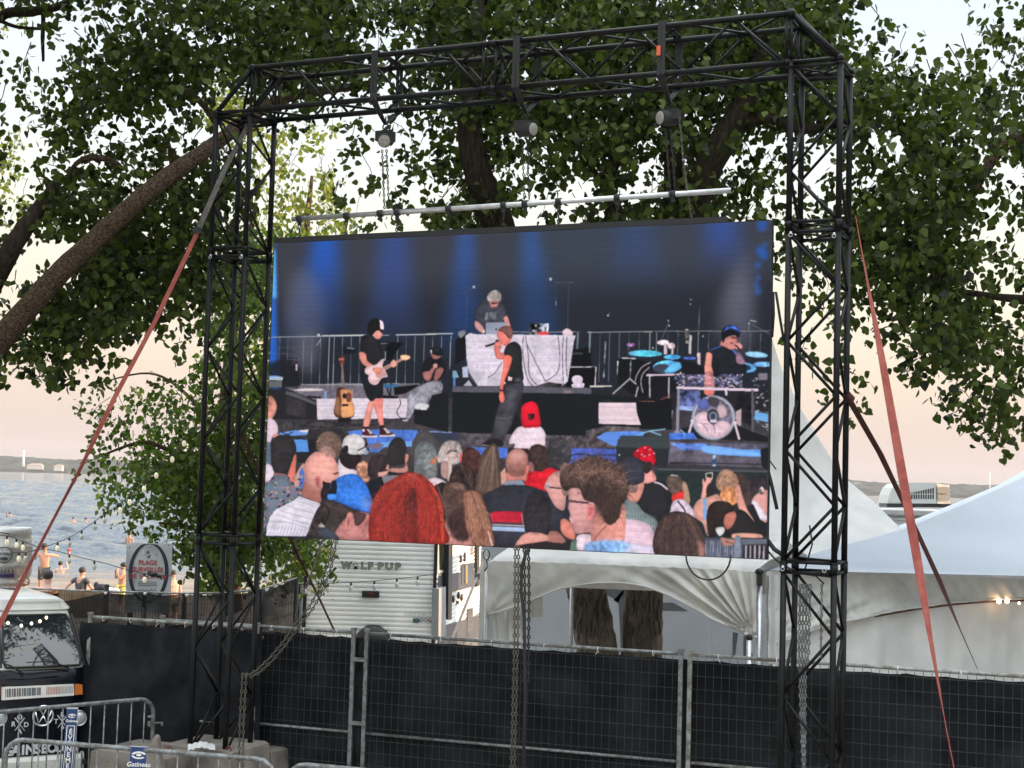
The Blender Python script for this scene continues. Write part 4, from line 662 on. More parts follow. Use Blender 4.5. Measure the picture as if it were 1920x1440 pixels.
    for x in (1690, 1722, 1754, 1786, 1818): Ln([(x, 1155), (x - 2, 1255)], 2.8, (186, 182, 196))
    K([(1610, 1100), (1650, 1100), (1650, 1250), (1605, 1240)], (130, 136, 152), sm=1); K([(1510, 1100), (1560, 1105), (1610, 1120), (1600, 1150), (1540, 1160), (1515, 1130)], (176, 128, 118), sm=1); Ln([(1540, 1130), (1600, 1140)], 1.4, (110, 70, 66))
    # checked shirt man with dark cap
    K([(780, 1000), (830, 830), (900, 850), (960, 920), (1050, 980), (1060, 1060), (1030, 1100), (900, 1060)], (128, 140, 142), sm=1)
    for k in range(14): Ln([(820 + k * 17, 840 + k * 10), (790 + k * 20, 1000 + k * 6)], 1.2, (80, 96, 106), a=.7); Ln([(800, 860 + k * 14), (1050, 960 + k * 14)], 1, (176, 186, 186), a=.45)
    K([(850, 730), (950, 700), (955, 760), (910, 850), (840, 820)], (220, 150, 138), sm=1); K([(850, 730), (910, 725), (900, 780), (850, 770)], (150, 124, 120), sm=1, n=.2); K([(770, 580), (800, 540), (870, 522), (930, 550), (960, 640), (955, 700), (900, 725), (850, 715), (790, 640)], (60, 62, 74), sm=1, n=.05)
    # foreground man with glasses
    K([(800, 1000), (830, 970), (980, 1000), (1040, 1090), (1040, 1170), (980, 1200), (780, 1180)], (232, 200, 216), sm=1)
    for y in range(1010, 1180, 22): Ln([(830, y), (1030, y + 12)], 2, (216, 176, 198), a=.5, blur=1)
    K([(360, 600), (420, 580), (440, 700), (420, 800), (370, 780)], (150, 120, 112), sm=1, n=.2)
    K([(580, 1150), (590, 960), (640, 900), (810, 850), (815, 1150), (700, 1160)], (214, 146, 134), sm=1, n=.04, g=(.2, 0)); Ln([(600, 1120), (690, 1020)], 1.6, (150, 90, 86))
    K([(420, 790), (440, 740), (500, 720), (600, 760), (640, 880), (600, 960), (600, 1060), (540, 1070), (480, 1080), (455, 1060), (450, 1010), (425, 975), (430, 940), (415, 890), (420, 860)], (212, 158, 156), sm=1, n=.03); K([(480, 1060), (560, 1070), (620, 1000), (640, 900), (560, 980)], (168, 112, 112), a=.5, blur=6)
    K([(555, 880), (580, 865), (612, 885), (605, 950), (570, 985), (550, 960)], (226, 140, 138), sm=1); K([(568, 890), (595, 895), (590, 930), (565, 950)], (176, 84, 92), a=.6, sm=1)
    K([(355, 700), (370, 620), (430, 580), (500, 545), (600, 525), (700, 555), (780, 600), (840, 680), (850, 760), (820, 840), (800, 870), (780, 960), (730, 1010), (690, 1000), (650, 930), (600, 860), (530, 830), (500, 760), (440, 750), (410, 770), (380, 760)], (74, 58, 54), sm=1, n=.1)
    P.hair([[(380, 700), (440, 620), (540, 560)], [(520, 640), (600, 600), (680, 580)], [(640, 660), (740, 660), (810, 780)], [(700, 620), (800, 660), (840, 800)]], [(142, 110, 96), (96, 74, 66), (186, 146, 126), (60, 48, 46)], 260, w=1.6, a=.55); P.hair([[(520, 800), (560, 700), (640, 640)], [(700, 900), (700, 800), (690, 700)]], [(50, 42, 42), (70, 56, 52)], 120, w=1.8)
    K([(620, 860), (700, 980), (690, 1010), (640, 960), (600, 900)], (96, 70, 68), a=.6, blur=4)
    T = lambda *a_, **k_: _tuft(P, *a_, **k_)
    hp = [(365, 690), (380, 625), (440, 580), (510, 545), (600, 528), (700, 555), (780, 600), (835, 680), (845, 760), (820, 830), (780, 930), (700, 960), (640, 900), (560, 820), (500, 750), (440, 740), (395, 750)]
    T(hp, [(70, 56, 54), (104, 80, 74), (56, 46, 46)], 420, L=80, w=1.5, c=(640, 800), curl=1.2); T(hp[:9], [(158, 124, 116), (188, 148, 138), (124, 96, 90)], 130, L=90, w=1.2, c=(640, 760), curl=1.6, a=.5)
    T([(360, 690), (370, 620), (440, 570), (520, 540), (620, 520), (700, 545), (790, 600), (840, 680), (800, 660), (700, 590), (600, 560), (500, 580), (430, 620), (400, 700)], [(150, 118, 100), (96, 74, 64)], 90, L=40, w=.9, c=(620, 800), curl=2.2, a=.6)
    T([(600, 850), (690, 990), (780, 950), (830, 830), (700, 780)], [(44, 36, 36), (70, 56, 52)], 130, L=34, w=1.4, ang=1.7)
    Ln([(415, 842), (480, 850), (560, 858)], 3.2, (84, 62, 76)); Ln([(410, 835), (412, 880)], 2.4, (84, 62, 76)); K([(425, 975), (440, 965), (452, 1000), (440, 1005)], (236, 190, 196))
    K([(480, 1095), (560, 1080), (580, 1100), (570, 1200), (480, 1200)], (238, 214, 224), sm=1, n=.05); K([(440, 1130), (480, 1120), (480, 1200), (430, 1200)], (100, 124, 112))
    K([(520, 1200), (540, 1150), (640, 1130), (800, 1130), (900, 1150), (1040, 1175), (1140, 1225), (1150, 1260), (500, 1230)], (206, 206, 232), sm=1); K([(540, 1150), (650, 1125), (800, 1125), (860, 1170), (800, 1210), (540, 1205)], (130, 176, 232), n=.2, blur=4, a=.9); K([(880, 1160), (1040, 1178), (1150, 1232), (900, 1240)], (240, 216, 232), a=.7, blur=6)
    # foreground brown head
    K([(1025, 1170), (1040, 1060), (1080, 970), (1140, 925), (1220, 915), (1320, 960), (1380, 1080), (1395, 1180), (1370, 1260), (1080, 1240)], (64, 52, 52), sm=1, n=.1); P.hair([[(1100, 960), (1060, 1080), (1060, 1230)], [(1200, 930), (1180, 1060), (1170, 1240)], [(1260, 940), (1330, 1080), (1350, 1250)], [(1300, 960), (1380, 1080), (1385, 1250)]], [(110, 86, 80), (46, 38, 42), (150, 116, 104), (84, 66, 62)], 220, w=1.8, a=.5); K([(1340, 1120), (1395, 1150), (1390, 1240), (1360, 1250)], (206, 146, 138), a=.8, blur=3)
    P.Z(490, 800, 6); T = lambda *a_, **k_: _tuft(P, *a_, **k_)
    T([(1250, 1280), (1240, 1050), (1300, 790), (1420, 640), (1560, 560), (1700, 520), (1850, 580), (1970, 690), (2050, 860), (2080, 1100), (2070, 1290)], [(170, 54, 46), (120, 42, 42), (200, 66, 54), (88, 42, 42), (226, 84, 66)], 900, L=120, w=1.5, c=(1740, 300), curl=.7, a=.4)
    T([(1240, 1000), (1300, 780), (1420, 640), (1560, 560), (1700, 515), (1850, 575), (1980, 690), (2060, 880), (2000, 760), (1850, 640), (1700, 590), (1560, 640), (1400, 760), (1300, 940)], [(186, 84, 74), (150, 60, 56), (206, 110, 96)], 260, L=60, w=.9, c=(1740, 200), curl=1.8, a=.5)
    T([(560, 1240), (640, 1000), (720, 880), (860, 900), (940, 960), (860, 1100), (760, 1180), (660, 1260)], [(40, 34, 36), (78, 66, 64), (110, 94, 88)], 260, L=40, w=1.2, ang=2.2, curl=2.4, a=.5)
    T([(125, 420), (120, 280), (200, 125), (320, 125), (400, 300), (390, 420), (240, 540)], [(40, 38, 40), (72, 68, 68)], 160, L=22, w=1, c=(260, 400), a=.5)
    T([(630, 300), (640, 190), (700, 95), (790, 60), (880, 110), (925, 210), (900, 320), (850, 360)], [(140, 116, 104), (84, 66, 60), (170, 144, 130)], 200, L=40, w=1, c=(760, 120), curl=1.6, a=.5)
    T([(1440, 400), (1450, 220), (1550, 130), (1630, 180), (1640, 360), (1500, 440)], [(40, 38, 40), (76, 70, 70)], 120, L=20, w=1, c=(1540, 360), a=.5)
    P.Z(780, 800, 5.76)
    T([(230, 960), (240, 680), (380, 610), (540, 640), (560, 900), (480, 1180), (340, 1160)], [(70, 54, 52), (110, 86, 76), (50, 40, 42)], 280, L=60, w=1.2, c=(560, 760), curl=.8, a=.4)
    T([(560, 720), (680, 700), (790, 900), (850, 1200), (840, 1290), (640, 1290), (560, 1000)], [(190, 140, 116), (96, 64, 58), (222, 170, 146)], 220, L=110, w=1.2, ang=1.45, curl=.8, a=.4)
    T([(1195, 1000), (1240, 750), (1330, 690), (1440, 770), (1480, 960), (1430, 1170), (1230, 1150)], [(38, 36, 42), (70, 64, 68), (96, 86, 86)], 200, L=40, w=1.1, c=(1340, 760), curl=1.2, a=.4)
    T([(1440, 330), (1445, 200), (1540, 120), (1620, 130), (1690, 230), (1680, 360), (1560, 470)], [(60, 58, 62), (130, 126, 126), (44, 42, 46)], 170, L=24, w=1, c=(1560, 300), curl=2, a=.5)
    T([(1225, 300), (1260, 215), (1340, 190), (1450, 260), (1460, 400), (1360, 490), (1240, 420)], [(48, 38, 36), (90, 70, 62)], 160, L=24, w=1, c=(1340, 330), curl=2, a=.5)
    T([(385, 600), (400, 490), (460, 420), (560, 430), (650, 480), (650, 700), (520, 650)], [(40, 32, 36), (110, 84, 70), (150, 120, 96)], 150, L=44, w=1, ang=.9, curl=1.6, a=.5)
    T([(255, 340), (300, 195), (400, 160), (500, 200), (515, 340), (400, 400)], [(226, 212, 206), (150, 136, 136), (110, 96, 98)], 160, L=30, w=1, c=(420, 290), curl=2, a=.5)
    P.Z(960, 720, 3.84)
    T([(1030, 1160), (1045, 1050), (1100, 950), (1200, 912), (1320, 960), (1390, 1120), (1370, 1250), (1080, 1235)], [(50, 40, 42), (92, 72, 68), (140, 110, 98)], 320, L=60, w=1.2, c=(1210, 780), curl=.8, a=.4)
    T([(1475, 720), (1480, 660), (1540, 612), (1620, 640), (1630, 730), (1560, 770)], [(206, 170, 146), (110, 82, 70)], 120, L=20, w=.9, c=(1560, 700), curl=3, a=.5); T([(1500, 800), (1530, 750), (1640, 760), (1620, 860), (1540, 850)], [(240, 190, 130), (170, 100, 70)], 90, L=16, w=.9, c=(1580, 700), curl=3, a=.5)
    T([(1415, 1080), (1415, 900), (1480, 840), (1590, 870), (1540, 930), (1480, 1030)], [(40, 32, 34), (80, 64, 60)], 110, L=34, w=1, ang=1.8, a=.4)
    # grain of a compressed feed over the crowd, more saturation, deeper darks
    rowf = np.clip((np.arange(P.H) / P.H - .62) / .38, 0, 1)[:, None, None]; P.im *= 1 + rowf * .10 * (P.noise(11) + .9 * P.noise(5) + .6 * P.noise(23))[..., None]
    lum = P.im.mean(2, keepdims=True); P.im = np.clip(lum + (P.im - lum) * 1.06, 0, 1); P.im = np.where(P.im < .5, P.im * (.9 + .2 * P.im), P.im)
    # LED raster: fine rows, slight column banding, faint grain
    im = P.im
    yy = np.arange(P.H)[:, None]; xx = np.arange(P.W)[None]
    b1 = np.stack([P.blurm(im[..., i], 1) for i in range(3)], 2); im = im * .25 + b1 * .75
    row = 1 + .02 * np.sin(yy * .42 + .4 * np.sin(xx * .013)) + .018 * np.sin(yy * 1.31) + .03 * P.noise(3)
    im = (im * row[..., None] * .96 + .012) + (P.rs.rand(P.H, P.W, 1).astype(np.float32) - .5) * .02
    return np.clip(im, 0, 1)
# ---------------------------------------------------------------- gantry, LED screen, rigging
AN = .408; E1 = V((math.cos(AN), -math.sin(AN), 0)); NN = V((-math.sin(AN), -math.cos(AN), 0)); BB = -NN
L0 = V((-2.485, 15.101, 0)); WS = 5.184; S0, S1 = 2.807, 5.807
PF = L0 + NN * .23; DP = .45
def G(t, d, z): return PF + E1 * t + BB * d + ZV * z
gan = empty('truss_gantry', G(2.6, .22, 0), 'black box truss goalpost frame holding the LED screen', 'truss frame')
CR, BR = .0275, .014
def section(nodes_a, nodes_b, name='truss_section', nb=6, ends=(True, True), flip=0, plates=True):
    """box truss between 4 corners a and 4 corners b (order around the box); chords and braces are sub-parts"""
    A = [V(p) for p in nodes_a]; B = [V(p) for p in nodes_b]; d = (B[0] - A[0]).normalized()
    FR = []
    for use, Q, s in ((ends[0], A, 1), (ends[1], B, -1)):
        fr = MB(); FR.append(fr)
        Q2 = [q + d * s * .045 for q in Q]
        for i in range(4): fr.tube([Q2[i], Q2[(i + 1) % 4]], .016, 6)
        fr.tube([Q2[0], Q2[2]], .010, 5); fr.tube([Q2[1] + d * s * .022, Q2[3] + d * s * .022], .010, 5)
        for q in Q: fr.tube([q - d * .03, q + d * .05 * s], .034, 8)
    root = FR[0].build(name, BLK, gan); FR[1].build('end_frame', BLK, root)
    for i in range(4):
        c = MB(); c.tube([A[i], B[i]], CR, 10); c.build('chord', BLK, root)
    for i in range(4):
        j = (i + 1) % 4
        for k in range(nb):
            f0 = .02 + .96 * k / nb; f1 = .02 + .96 * (k + 1) / nb; a, c_ = (i, j) if (k + flip) % 2 == 0 else (j, i)
            if i in (2, 3): a, c_ = c_, a
            m_ = MB(); m_.tube([A[a].lerp(B[a], f0), A[c_].lerp(B[c_], f1)], BR, 6); m_.build('brace', BLK, root)
    return root
TL, TR = (-.62, -.20), (5.39, 5.82)
ZB, ZT, ZJ1, ZJ2 = 7.16, 7.60, 5.70, 2.76
def sq(t, z): return [G(t[0], 0, z), G(t[1], 0, z), G(t[1], DP, z), G(t[0], DP, z)]
for T in (TL, TR):
    section(sq(T, ZJ1), sq(T, ZB), nb=3, ends=(True, True), flip=1)
    section(sq(T, ZJ1 - .0), sq(T, ZJ2), nb=6, flip=0)
    section(sq(T, ZJ2 - .0), sq(T, .06), nb=5, flip=0, ends=(True, True))
    bp = MB(); c = G((T[0] + T[1]) / 2, DP / 2, .03); bp.box(c, .9, .9, .05, (E1, BB, ZV)); bp.build('base_plate', BLK, gan)
def bq(t): return [G(t, 0, ZB), G(t, 0, ZT), G(t, DP, ZT), G(t, DP, ZB)]
section(bq(TL[1] - .0), bq(2.46), nb=6, flip=0); section(bq(2.50), bq(TR[0]), nb=6, flip=0)
for T, inn, out in ((TL, TL[1], TL[0]), (TR, TR[0], TR[1])):
    k = MB()
    for d in (0, DP):
        k.tube([G(inn, d, ZT), G(out, d, ZB)], CR, 8); k.tube([G(inn, d, ZB), G(inn, d, ZT)], .014, 6)
        k.tube([G(inn + (.06 if inn > 1 else -.06), d + .03, ZT - .02), G(out, d + .03, ZB)], .012, 6); k.tube([G(inn, d, ZB), G(out, d, ZB)], .02, 6)
        k.ell(G(inn, d, ZT), .04, .04, .04); k.ell(G(out, d, ZB), .038, .038, .038)
    k.tube([G(inn, 0, ZT), G(inn, DP, ZT)], .02, 6); k.tube([G(out, 0, ZB), G(out, DP, ZB)], .02, 6); k.tube([G(inn, 0, ZT), G(out, DP, ZB)], .014, 6); k.tube([G(out, 0, ZB), G(inn, DP, ZB)], .014, 6)
    k.build('corner_block', BLK, gan)
for x, y, d in ((1485, 438, 0), (1566, 440, 0), (1470, 1062, 0), (1548, 1065, 0), (458, 480, 0), (400, 480, 0)):
    p = onp(x, y, PF, NN) + NN * .035; k = MB(); k.tube([p, p + NN * .02], .012, 6); k.torus(p + NN * .02 + ZV * -.02, (E1, ZV, NN), .016, .004, 8, 4); k.build('spigot_pin', ALU, gan)
# LED screen
scr = empty('led_screen', L0 + E1 * WS / 2 + ZV * S0, 'large LED video screen showing a band and crowd, hung in the black gantry', 'video screen')
pic = paint_screen(); img = bpy.data.images.new('concert_picture', Paint.W, Paint.H); px = np.ones((Paint.H, Paint.W, 4), np.float32); px[..., :3] = pic[::-1]; img.pixels.foreach_set(px.ravel()); img.update()
try: img.pack()
except Exception: pass
sm = bpy.data.materials.new('led_picture'); sm.use_nodes = True; t = sm.node_tree; bs = t.nodes['Principled BSDF']; bs.inputs['Base Color'].default_value = (.002, .002, .002, 1); bs.inputs['Roughness'].default_value = .7; bs.inputs['Specular IOR Level'].default_value = .08
ti = t.nodes.new('ShaderNodeTexImage'); ti.image = img; t.links.new(ti.outputs[0], bs.inputs['Emission Color']); bs.inputs['Emission Strength'].default_value = .292
c = [L0, L0 + E1 * WS, L0 + E1 * WS + ZV * S1, L0 + ZV * S1]; c[0] = c[0] + ZV * S0; c[1] = c[1] + ZV * S0
def Sx(u, v, d=0.): return L0 + E1 * (WS * u) + ZV * (S0 + (S1 - S0) * v) + BB * d
f = MB(); f.add([Sx(0, 0), Sx(1, 0), Sx(1, 1), Sx(0, 1)], [(0, 1, 2, 3)]); fo = f.build('display_face', sm, scr); uv = fo.data.uv_layers.new(name='uv')
for i, q in enumerate(((0, 0), (1, 0), (1, 1), (0, 1))): uv.data[i].uv = q
cab = MB()
cab.prism([Sx(-.0015, -.002, .004), Sx(1.0015, -.002, .004), Sx(1.0015, 1.002, .004), Sx(-.0015, 1.002, .004)], BB * .05); cab.build('cabinet', BLKM, scr)
for i in range(10):
    rb = MB(); rb.box(Sx((i + .5) / 10, .5, .09), .44, .07, 2.86, (E1, BB, ZV)); rb.build('back_frame', BLKM, scr)
hb = MB(); hb.box((Sx(0, 1) + Sx(.92, 1)) / 2 + ZV * .03 + BB * .03, WS * .92, .07, .055, (E1, BB, ZV)); hb.build('header_bar', BLKM, scr)
# pipe with clamps
PP0 = onp(548, 411, L0, NN); PP1 = onp(1370, 357, L0, NN)
pip = empty('spreader_pipe', (PP0 + PP1) / 2, 'long silver aluminium pipe hanging above the LED screen', 'pipe')
k = MB(); k.tube([PP0, PP1], .025, 14); k.build('tube', ALU, pip); k = MB()
for xx in (562, 650, 713, 745, 842, 945, 985, 1048, 1158, 1262): 
    p = onp(xx, 411 - (xx - 548) * .0657, L0, NN); k = MB(); dd = (PP1 - PP0).normalized(); k.tube([p - dd * .028, p + dd * .028], .036, 10); k.box(p - ZV * .045, .03, .03, .05, (E1, BB, ZV)); k.build('clamp', BLKM, pip)
def chain(pts, r=.0055, L=.045, n=10, w=None, name='chain', m=None, label='', group=None, parent=None):
    mb = MB(); pts = [V(p) for p in pts]; seg = []; 
    tot = sum((pts[i + 1] - pts[i]).length for i in range(len(pts) - 1)); N = max(2, int(tot / (L * .78)))
    def P(s):
        for i in range(len(pts) - 1):
            l = (pts[i + 1] - pts[i]).length
            if s <= l or i == len(pts) - 2: return pts[i].lerp(pts[i + 1], min(1, s / l)), (pts[i + 1] - pts[i]).normalized()
            s -= l
    for i in range(N):
        p, d = P(tot * (i + .5) / N); a = d.orthogonal().normalized(); b_ = d.cross(a); q = math.pi / 4 + (math.pi / 2 if i % 2 else 0) + R.uniform(-.2, .2)
        a2 = a * math.cos(q) + b_ * math.sin(q); mb.torus(p, (d, a2, d.cross(a2)), L / 2 - r, r, n, 4, sy=.6)
    m = m or CHAIN
    if parent is not None: return mb.build(name, m, parent)
    return thing(mb, name, m, label, 'chain', group)
HC = lambda x, y, d=0.: onp(x, y, L0, NN) + BB * d
for xx, lab in ((562, 'leftmost short chain between silver pipe and screen'), (650, 'second short chain from the left under the silver pipe'), (745, 'short chain under the pipe, below the left hoist'), (842, 'short chain under the pipe halfway between left and middle hoists'), (945, 'short chain under the pipe just left of the middle hoist'), (1048, 'short chain under the pipe just right of the middle hoist'), (1158, 'short chain under the pipe halfway between middle and right hoists')):
    p = HC(xx, 411 - (xx - 548) * .0657); chain([p - ZV * .06, V((p.x, p.y, S1 + .06))], .006, .05, label=lab, group='short chains from pipe to screen', m=CHAIND)
# hoists
LENS = mat('pale_round_cover', (.25, .235, .22), .35, 0, .3, 60)
for (x, y, sl, lab, dr, sz) in ((722, 262, 732, 'black chain hoist with oval pale cover, leftmost of the three under the truss', V((.0, -.9, -.35)), 1.0), (985, 243, 994, 'black chain hoist with round white cover, middle of the three under the truss', V((.75, -.65, -.1)), .9), (1254, 222, 1258, 'black chain hoist with dull cover, rightmost of the three under the truss', V((-.85, -.5, -.1)), 1.)):
    p = HC(x, y); h = empty('chain_hoist', p, lab, 'chain hoist', 'chain hoists under the top truss'); dr = dr.normalized(); q_ = .78; a = dr.orthogonal().normalized(); b_ = dr.cross(a)
    k = MB(); k.lathe(p - dr * .10, [(.05 * q_, 0), (.085 * q_, .03), (.09 * q_, .07), (.09 * q_, .17), (.08 * q_, .2)], 18, (a, b_, dr)); k.box(p - dr * .02 + ZV * .03, .17, .12, .1, (E1, BB, ZV)); k.build('motor_housing', BLKM, h)
    k = MB(); k.lathe(p + dr * .1, [(.078 * q_, 0), (.074 * q_, .008), (.05 * q_, .012), (.01, .014)], 20, (a, b_, dr)); k.build('round_cover', LENS, h)
    top = onp(sl, 170, L0, NN); ztop = ZB - .02
    k = MB(); k.torus(p + ZV * .13, (E1, ZV, BB), .03, .008, 12, 6); k.tube([p + ZV * .15, V((p.x, p.y, ztop - .1))], .008, 6); k.build('hook', CHAIND, h)
    pb = V((p.x, p.y, S1 + .28)) if False else HC(x + (4 if x < 1200 else 8), 411 - (x - 548) * .0657 - 8)
    chain([p - ZV * .1 + E1 * .02, pb + E1 * .02], .005, .04, name='load_chain', parent=h, m=CHAIND); chain([p - ZV * .1 - E1 * .03, pb - E1 * .03], .005, .04, name='load_chain', parent=h, m=CHAIND)
    if x > 1200: chain([p + E1 * .1, HC(1281, 300) , HC(1290, 365), HC(1296, 440, .1)], .005, .04, name='hand_chain', parent=h, m=CHAIN)
    # round slings over the beam
    tt = (HC(sl, 160) - L0).dot(E1); tt = (V((p.x, p.y, 0)) - PF).dot(E1)
    k = MB()
    for o in (-.02, .022):
        k.ribbon([G(tt + o, -.04, ZB - .02), G(tt + o * .8, -.04, ZT + .035), G(tt + o, DP + .04, ZT + .035), G(tt + o, DP + .04, ZB - .02), G(tt, DP / 2, ZB - .2), G(tt + o, -.04, ZB - .02)], [E1 * .017] * 6, .012)
    k.build('sling', BLKM, h)
    if x > 1200: k = MB(); k.box(G(tt - .02, -.055, ZT - .24), .035, .012, .09, (E1, BB, ZV)); k.build('orange_label', ORNG, h)
# chains hanging below the screen
chain([HC(607, 1010, -.02), onp(596, 1040, PF, NN), onp(580, 1085, PF, NN), onp(560, 1130, PF, NN), onp(553, 1172, PF, NN)], .006, .05, label='left of the two slack chains looping from the screen to the left tower')
cpts = [(624, 1010), (617, 1050), (600, 1100), (580, 1138), (553, 1172), (530, 1205), (505, 1235), (480, 1258), (462, 1268)]
P3 = PF + NN * .06
for o in (0, 7): chain([onp(x + o, y + o * .4, P3, NN) for x, y in cpts], .0065, .05, label=('thick slack chain sagging from the screen bottom into the left tower' if o == 0 else 'second strand of the thick slack chain beside the left tower'))
for o, lab in ((0, 'pale chain hanging down inside the left tower to the ballast blocks'), (7, 'inner strand of chain hanging inside the left tower')): chain([onp(455 + o, 1262, P3, NN), onp(450 + o, 1350, P3, NN), onp(446 + o, 1500, P3, NN)], .0065, .05, label=lab)
for o, lab in ((0, 'pale chain hanging from the screen in front of the fence, left strand'), (6, 'pale chain hanging from the screen in front of the fence, right strand')): chain([onp(966 + o, 1024, P3, NN), onp(965 + o, 1200, P3, NN), onp(957 + o, 1500, P3, NN)], .006, .05, label=lab)
for o, lab in ((0, 'dark chain hanging from the screen beside the black cable, left strand'), (8, 'dark chain hanging from the screen beside the black cable, right strand')): chain([onp(983 + o, 1028, P3, NN), onp(984 + o, 1120, P3, NN), onp(982 + o, 1280, P3, NN)], .0075, .05, m=CHAIND, label=lab)
k = MB(); k.tube([onp(x, y, P3 + NN * .03, NN) for x, y in ((991, 1028), (978, 1060), (977, 1110), (983, 1160), (985, 1300), (979, 1500))], .014, 8); thing(k, 'power_cable', BLKM, 'thick black cable hanging from the screen with the chains, in front of the fence', 'cable')
k = MB(); k.tube([onp(1288 + 42 * (1 - math.cos(a)), 1040 + 47 * math.sin(a), L0, NN) + NN * .03 for a in [i * math.pi / 14 for i in range(15)]], .008, 8); thing(k, 'loop_cable', BLKM, 'black cable hanging in a U loop under the lower right of the screen', 'cable')
for pts, r, lab in (([(1444, 505), (1447, 548), (1455, 548), (1463, 600), (1470, 640)], .012, 'black cable bowing from the upper right screen edge to the right tower'), ([(1448, 548), (1449, 590), (1446, 632)], .02, 'thick black connector hanging at the right screen edge'), ([(1437, 870), (1446, 905), (1457, 955)], .016, 'black cable draped from the screen edge beside the drum picture'), ([(1437, 1010), (1452, 1030), (1475, 1045), (1495, 1060)], .02, 'black cable bundle running from the lower screen corner into the right tower'), ([(1437, 1030), (1455, 1050), (1490, 1072)], .008, 'thin black cable under the cable bundle at the right tower'), ([(1437, 855), (1455, 880)], .006, 'short thin black cable at the right screen edge')):
    k = MB(); k.tube([onp(x, y, L0 + BB * .05, NN) for x, y in pts], r, 8); thing(k, 'screen_cable', BLKM, lab, 'cable', 'cables at the right edge of the screen')
k = MB(); k.tube([onp(x, y, PF + BB * .2, NN) for x, y in ((1518, 985), (1523, 1020), (1510, 1065), (1498, 1075), (1530, 1080), (1545, 1095))], .007, 6); thing(k, 'tower_cable', BLKM, 'thin black cable looping inside the right tower at its joint', 'cable')
for o, lab in ((-6, 'outer left strand of the silver chain bundle inside the right tower'), (0, 'second strand of the silver chain bundle inside the right tower'), (6, 'third strand of the silver chain bundle inside the right tower'), (12, 'rightmost strand of the silver chain bundle inside the right tower')): 
    chain([onp(1507 + o, 1095, PF + BB * .22, NN), onp(1504 + o, 1220, PF + BB * .22, NN), onp((1508 if abs(o) < 7 else 1502 + o), 1245 if abs(o) > 7 else 1500, PF + BB * .22, NN)], .007, .05, label=lab, m=GALV)
chain([onp(1541, 1095, PF + BB * .1, NN), onp(1539, 1235, PF + BB * .1, NN)], .006, .04, label='thin chain hanging alone near the outer post of the right tower', m=GALV)
# straps
def strap(name, pts, m, lab, hw):
    """pts: (x, y, Y, width_px, direction) ; ribbon half widths follow the given directions"""
    P3 = [at(p[0], p[1], p[2]) for p in pts]; W = []
    for i, p in enumerate(pts): W.append(p[4].normalized() * hw * 1.0)
    # subdivide
    PP = []; WW = []
    for i in range(len(P3) - 1):
        for k in range(8):
            f = k / 8; PP.append(P3[i].lerp(P3[i + 1], f)); WW.append(W[i].lerp(W[i + 1], f).normalized() * hw)
    PP.append(P3[-1]); WW.append(W[-1].normalized() * hw)
    k = MB(); k.ribbon(PP, WW, .005); return thing(k, name, m, lab, 'strap', 'webbing straps bracing the gantry')
fx = V((1, .1, .3)); ed = V((.02, 1, .1))
strap('ratchet_strap', [(370, 436, 15.0, 14, V((1, 0, .45))), (292, 600, 14.7, 14, V((1, 0, .45))), (215, 745, 14.4, 12, V((.9, .3, .4))), (150, 880, 14.1, 4, V((.25, .95, .1))), (110, 955, 14.0, 3, V((.1, 1, .0))), (60, 1050, 13.7, 5, V((.25, 1, .1))), (0, 1170, 13.4, 13, V((.8, .5, .3))), (-90, 1340, 13.0, 13, V((1, .2, .4)))], STRAP, 'faded red strap slanting from the left tower down to the lower left', .032)
strap('sling_strap', [(466, 232, 15.25, 12, V((1, 0, .6))), (420, 320, 15.1, 12, V((1, 0, .5))), (385, 400, 15.0, 12, V((1, 0, .45))), (371, 434, 15.0, 10, V((1, 0, .45)))], STRAPG, 'grey sling running from the left tower top to the faded red strap', .038)
strap('ratchet_strap', [(1604, 405, 12.6, 6, V((.25, 1, 0))), (1625, 520, 12.2, 12, V((.4, .9, 0))), (1655, 680, 11.8, 20, V((.8, .5, .1))), (1690, 880, 11.5, 26, V((1, .2, .1))), (1720, 1050, 11.3, 22, V((1, .3, .1))), (1745, 1200, 11.0, 14, V((.6, .8, .1))), (1775, 1370, 10.7, 6, V((.2, 1, .05))), (1800, 1500, 10.5, 6, V((.2, 1, .05)))], STRAP, 'faded red strap slanting down in front of the right fence', .038)
strap('ratchet_strap', [(1588, 742, 12.9, 12, V((1, 0, -.2))), (1650, 850, 13.3, 14, V((1, 0, -.3))), (1700, 955, 13.6, 14, V((.9, .4, -.3))), (1760, 1085, 13.9, 14, V((.8, .4, -.2))), (1800, 1180, 14.1, 8, V((.4, .8, -.2))), (1833, 1255, 14.3, 5, V((.3, .9, -.1)))], STRAPD, 'dark red brown strap crossing behind the faded one to the right fence', .035)
strap('ratchet_strap', [(452, 812, 15.3, 7, V((.5, .8, 0))), (500, 915, 16.5, 7, V((.5, .8, 0))), (560, 1045, 17.5, 8, V((.6, .7, -.2))), (600, 1125, 18.2, 6, V((.4, .8, -.2))), (628, 1185, 19, 4, V((.3, .9, -.1)))], STRAPD, 'thin dark red strap crossing in front of the white trailer', .03)
k = MB(); p = at(370, 432, 15.0); k.box(p, .08, .05, .06); k.tube([p, p + V((.03, .02, .08))], .012, 6); thing(k, 'shackle', BLKM, 'black shackle joining grey sling and faded red strap', 'shackle')
k = MB(); p = at(1590, 742, 12.9)
for i in range(6): k.torus(p + V((i * .008, 0, -i * .008)), (V((.5, .2, 1)).normalized(), YV, V((1, 0, -.5)).normalized()), .035, .007, 10, 4)
thing(k, 'strap_knot', STRAPD, 'bunched dark red strap knot tied on the right tower', 'strap knot')
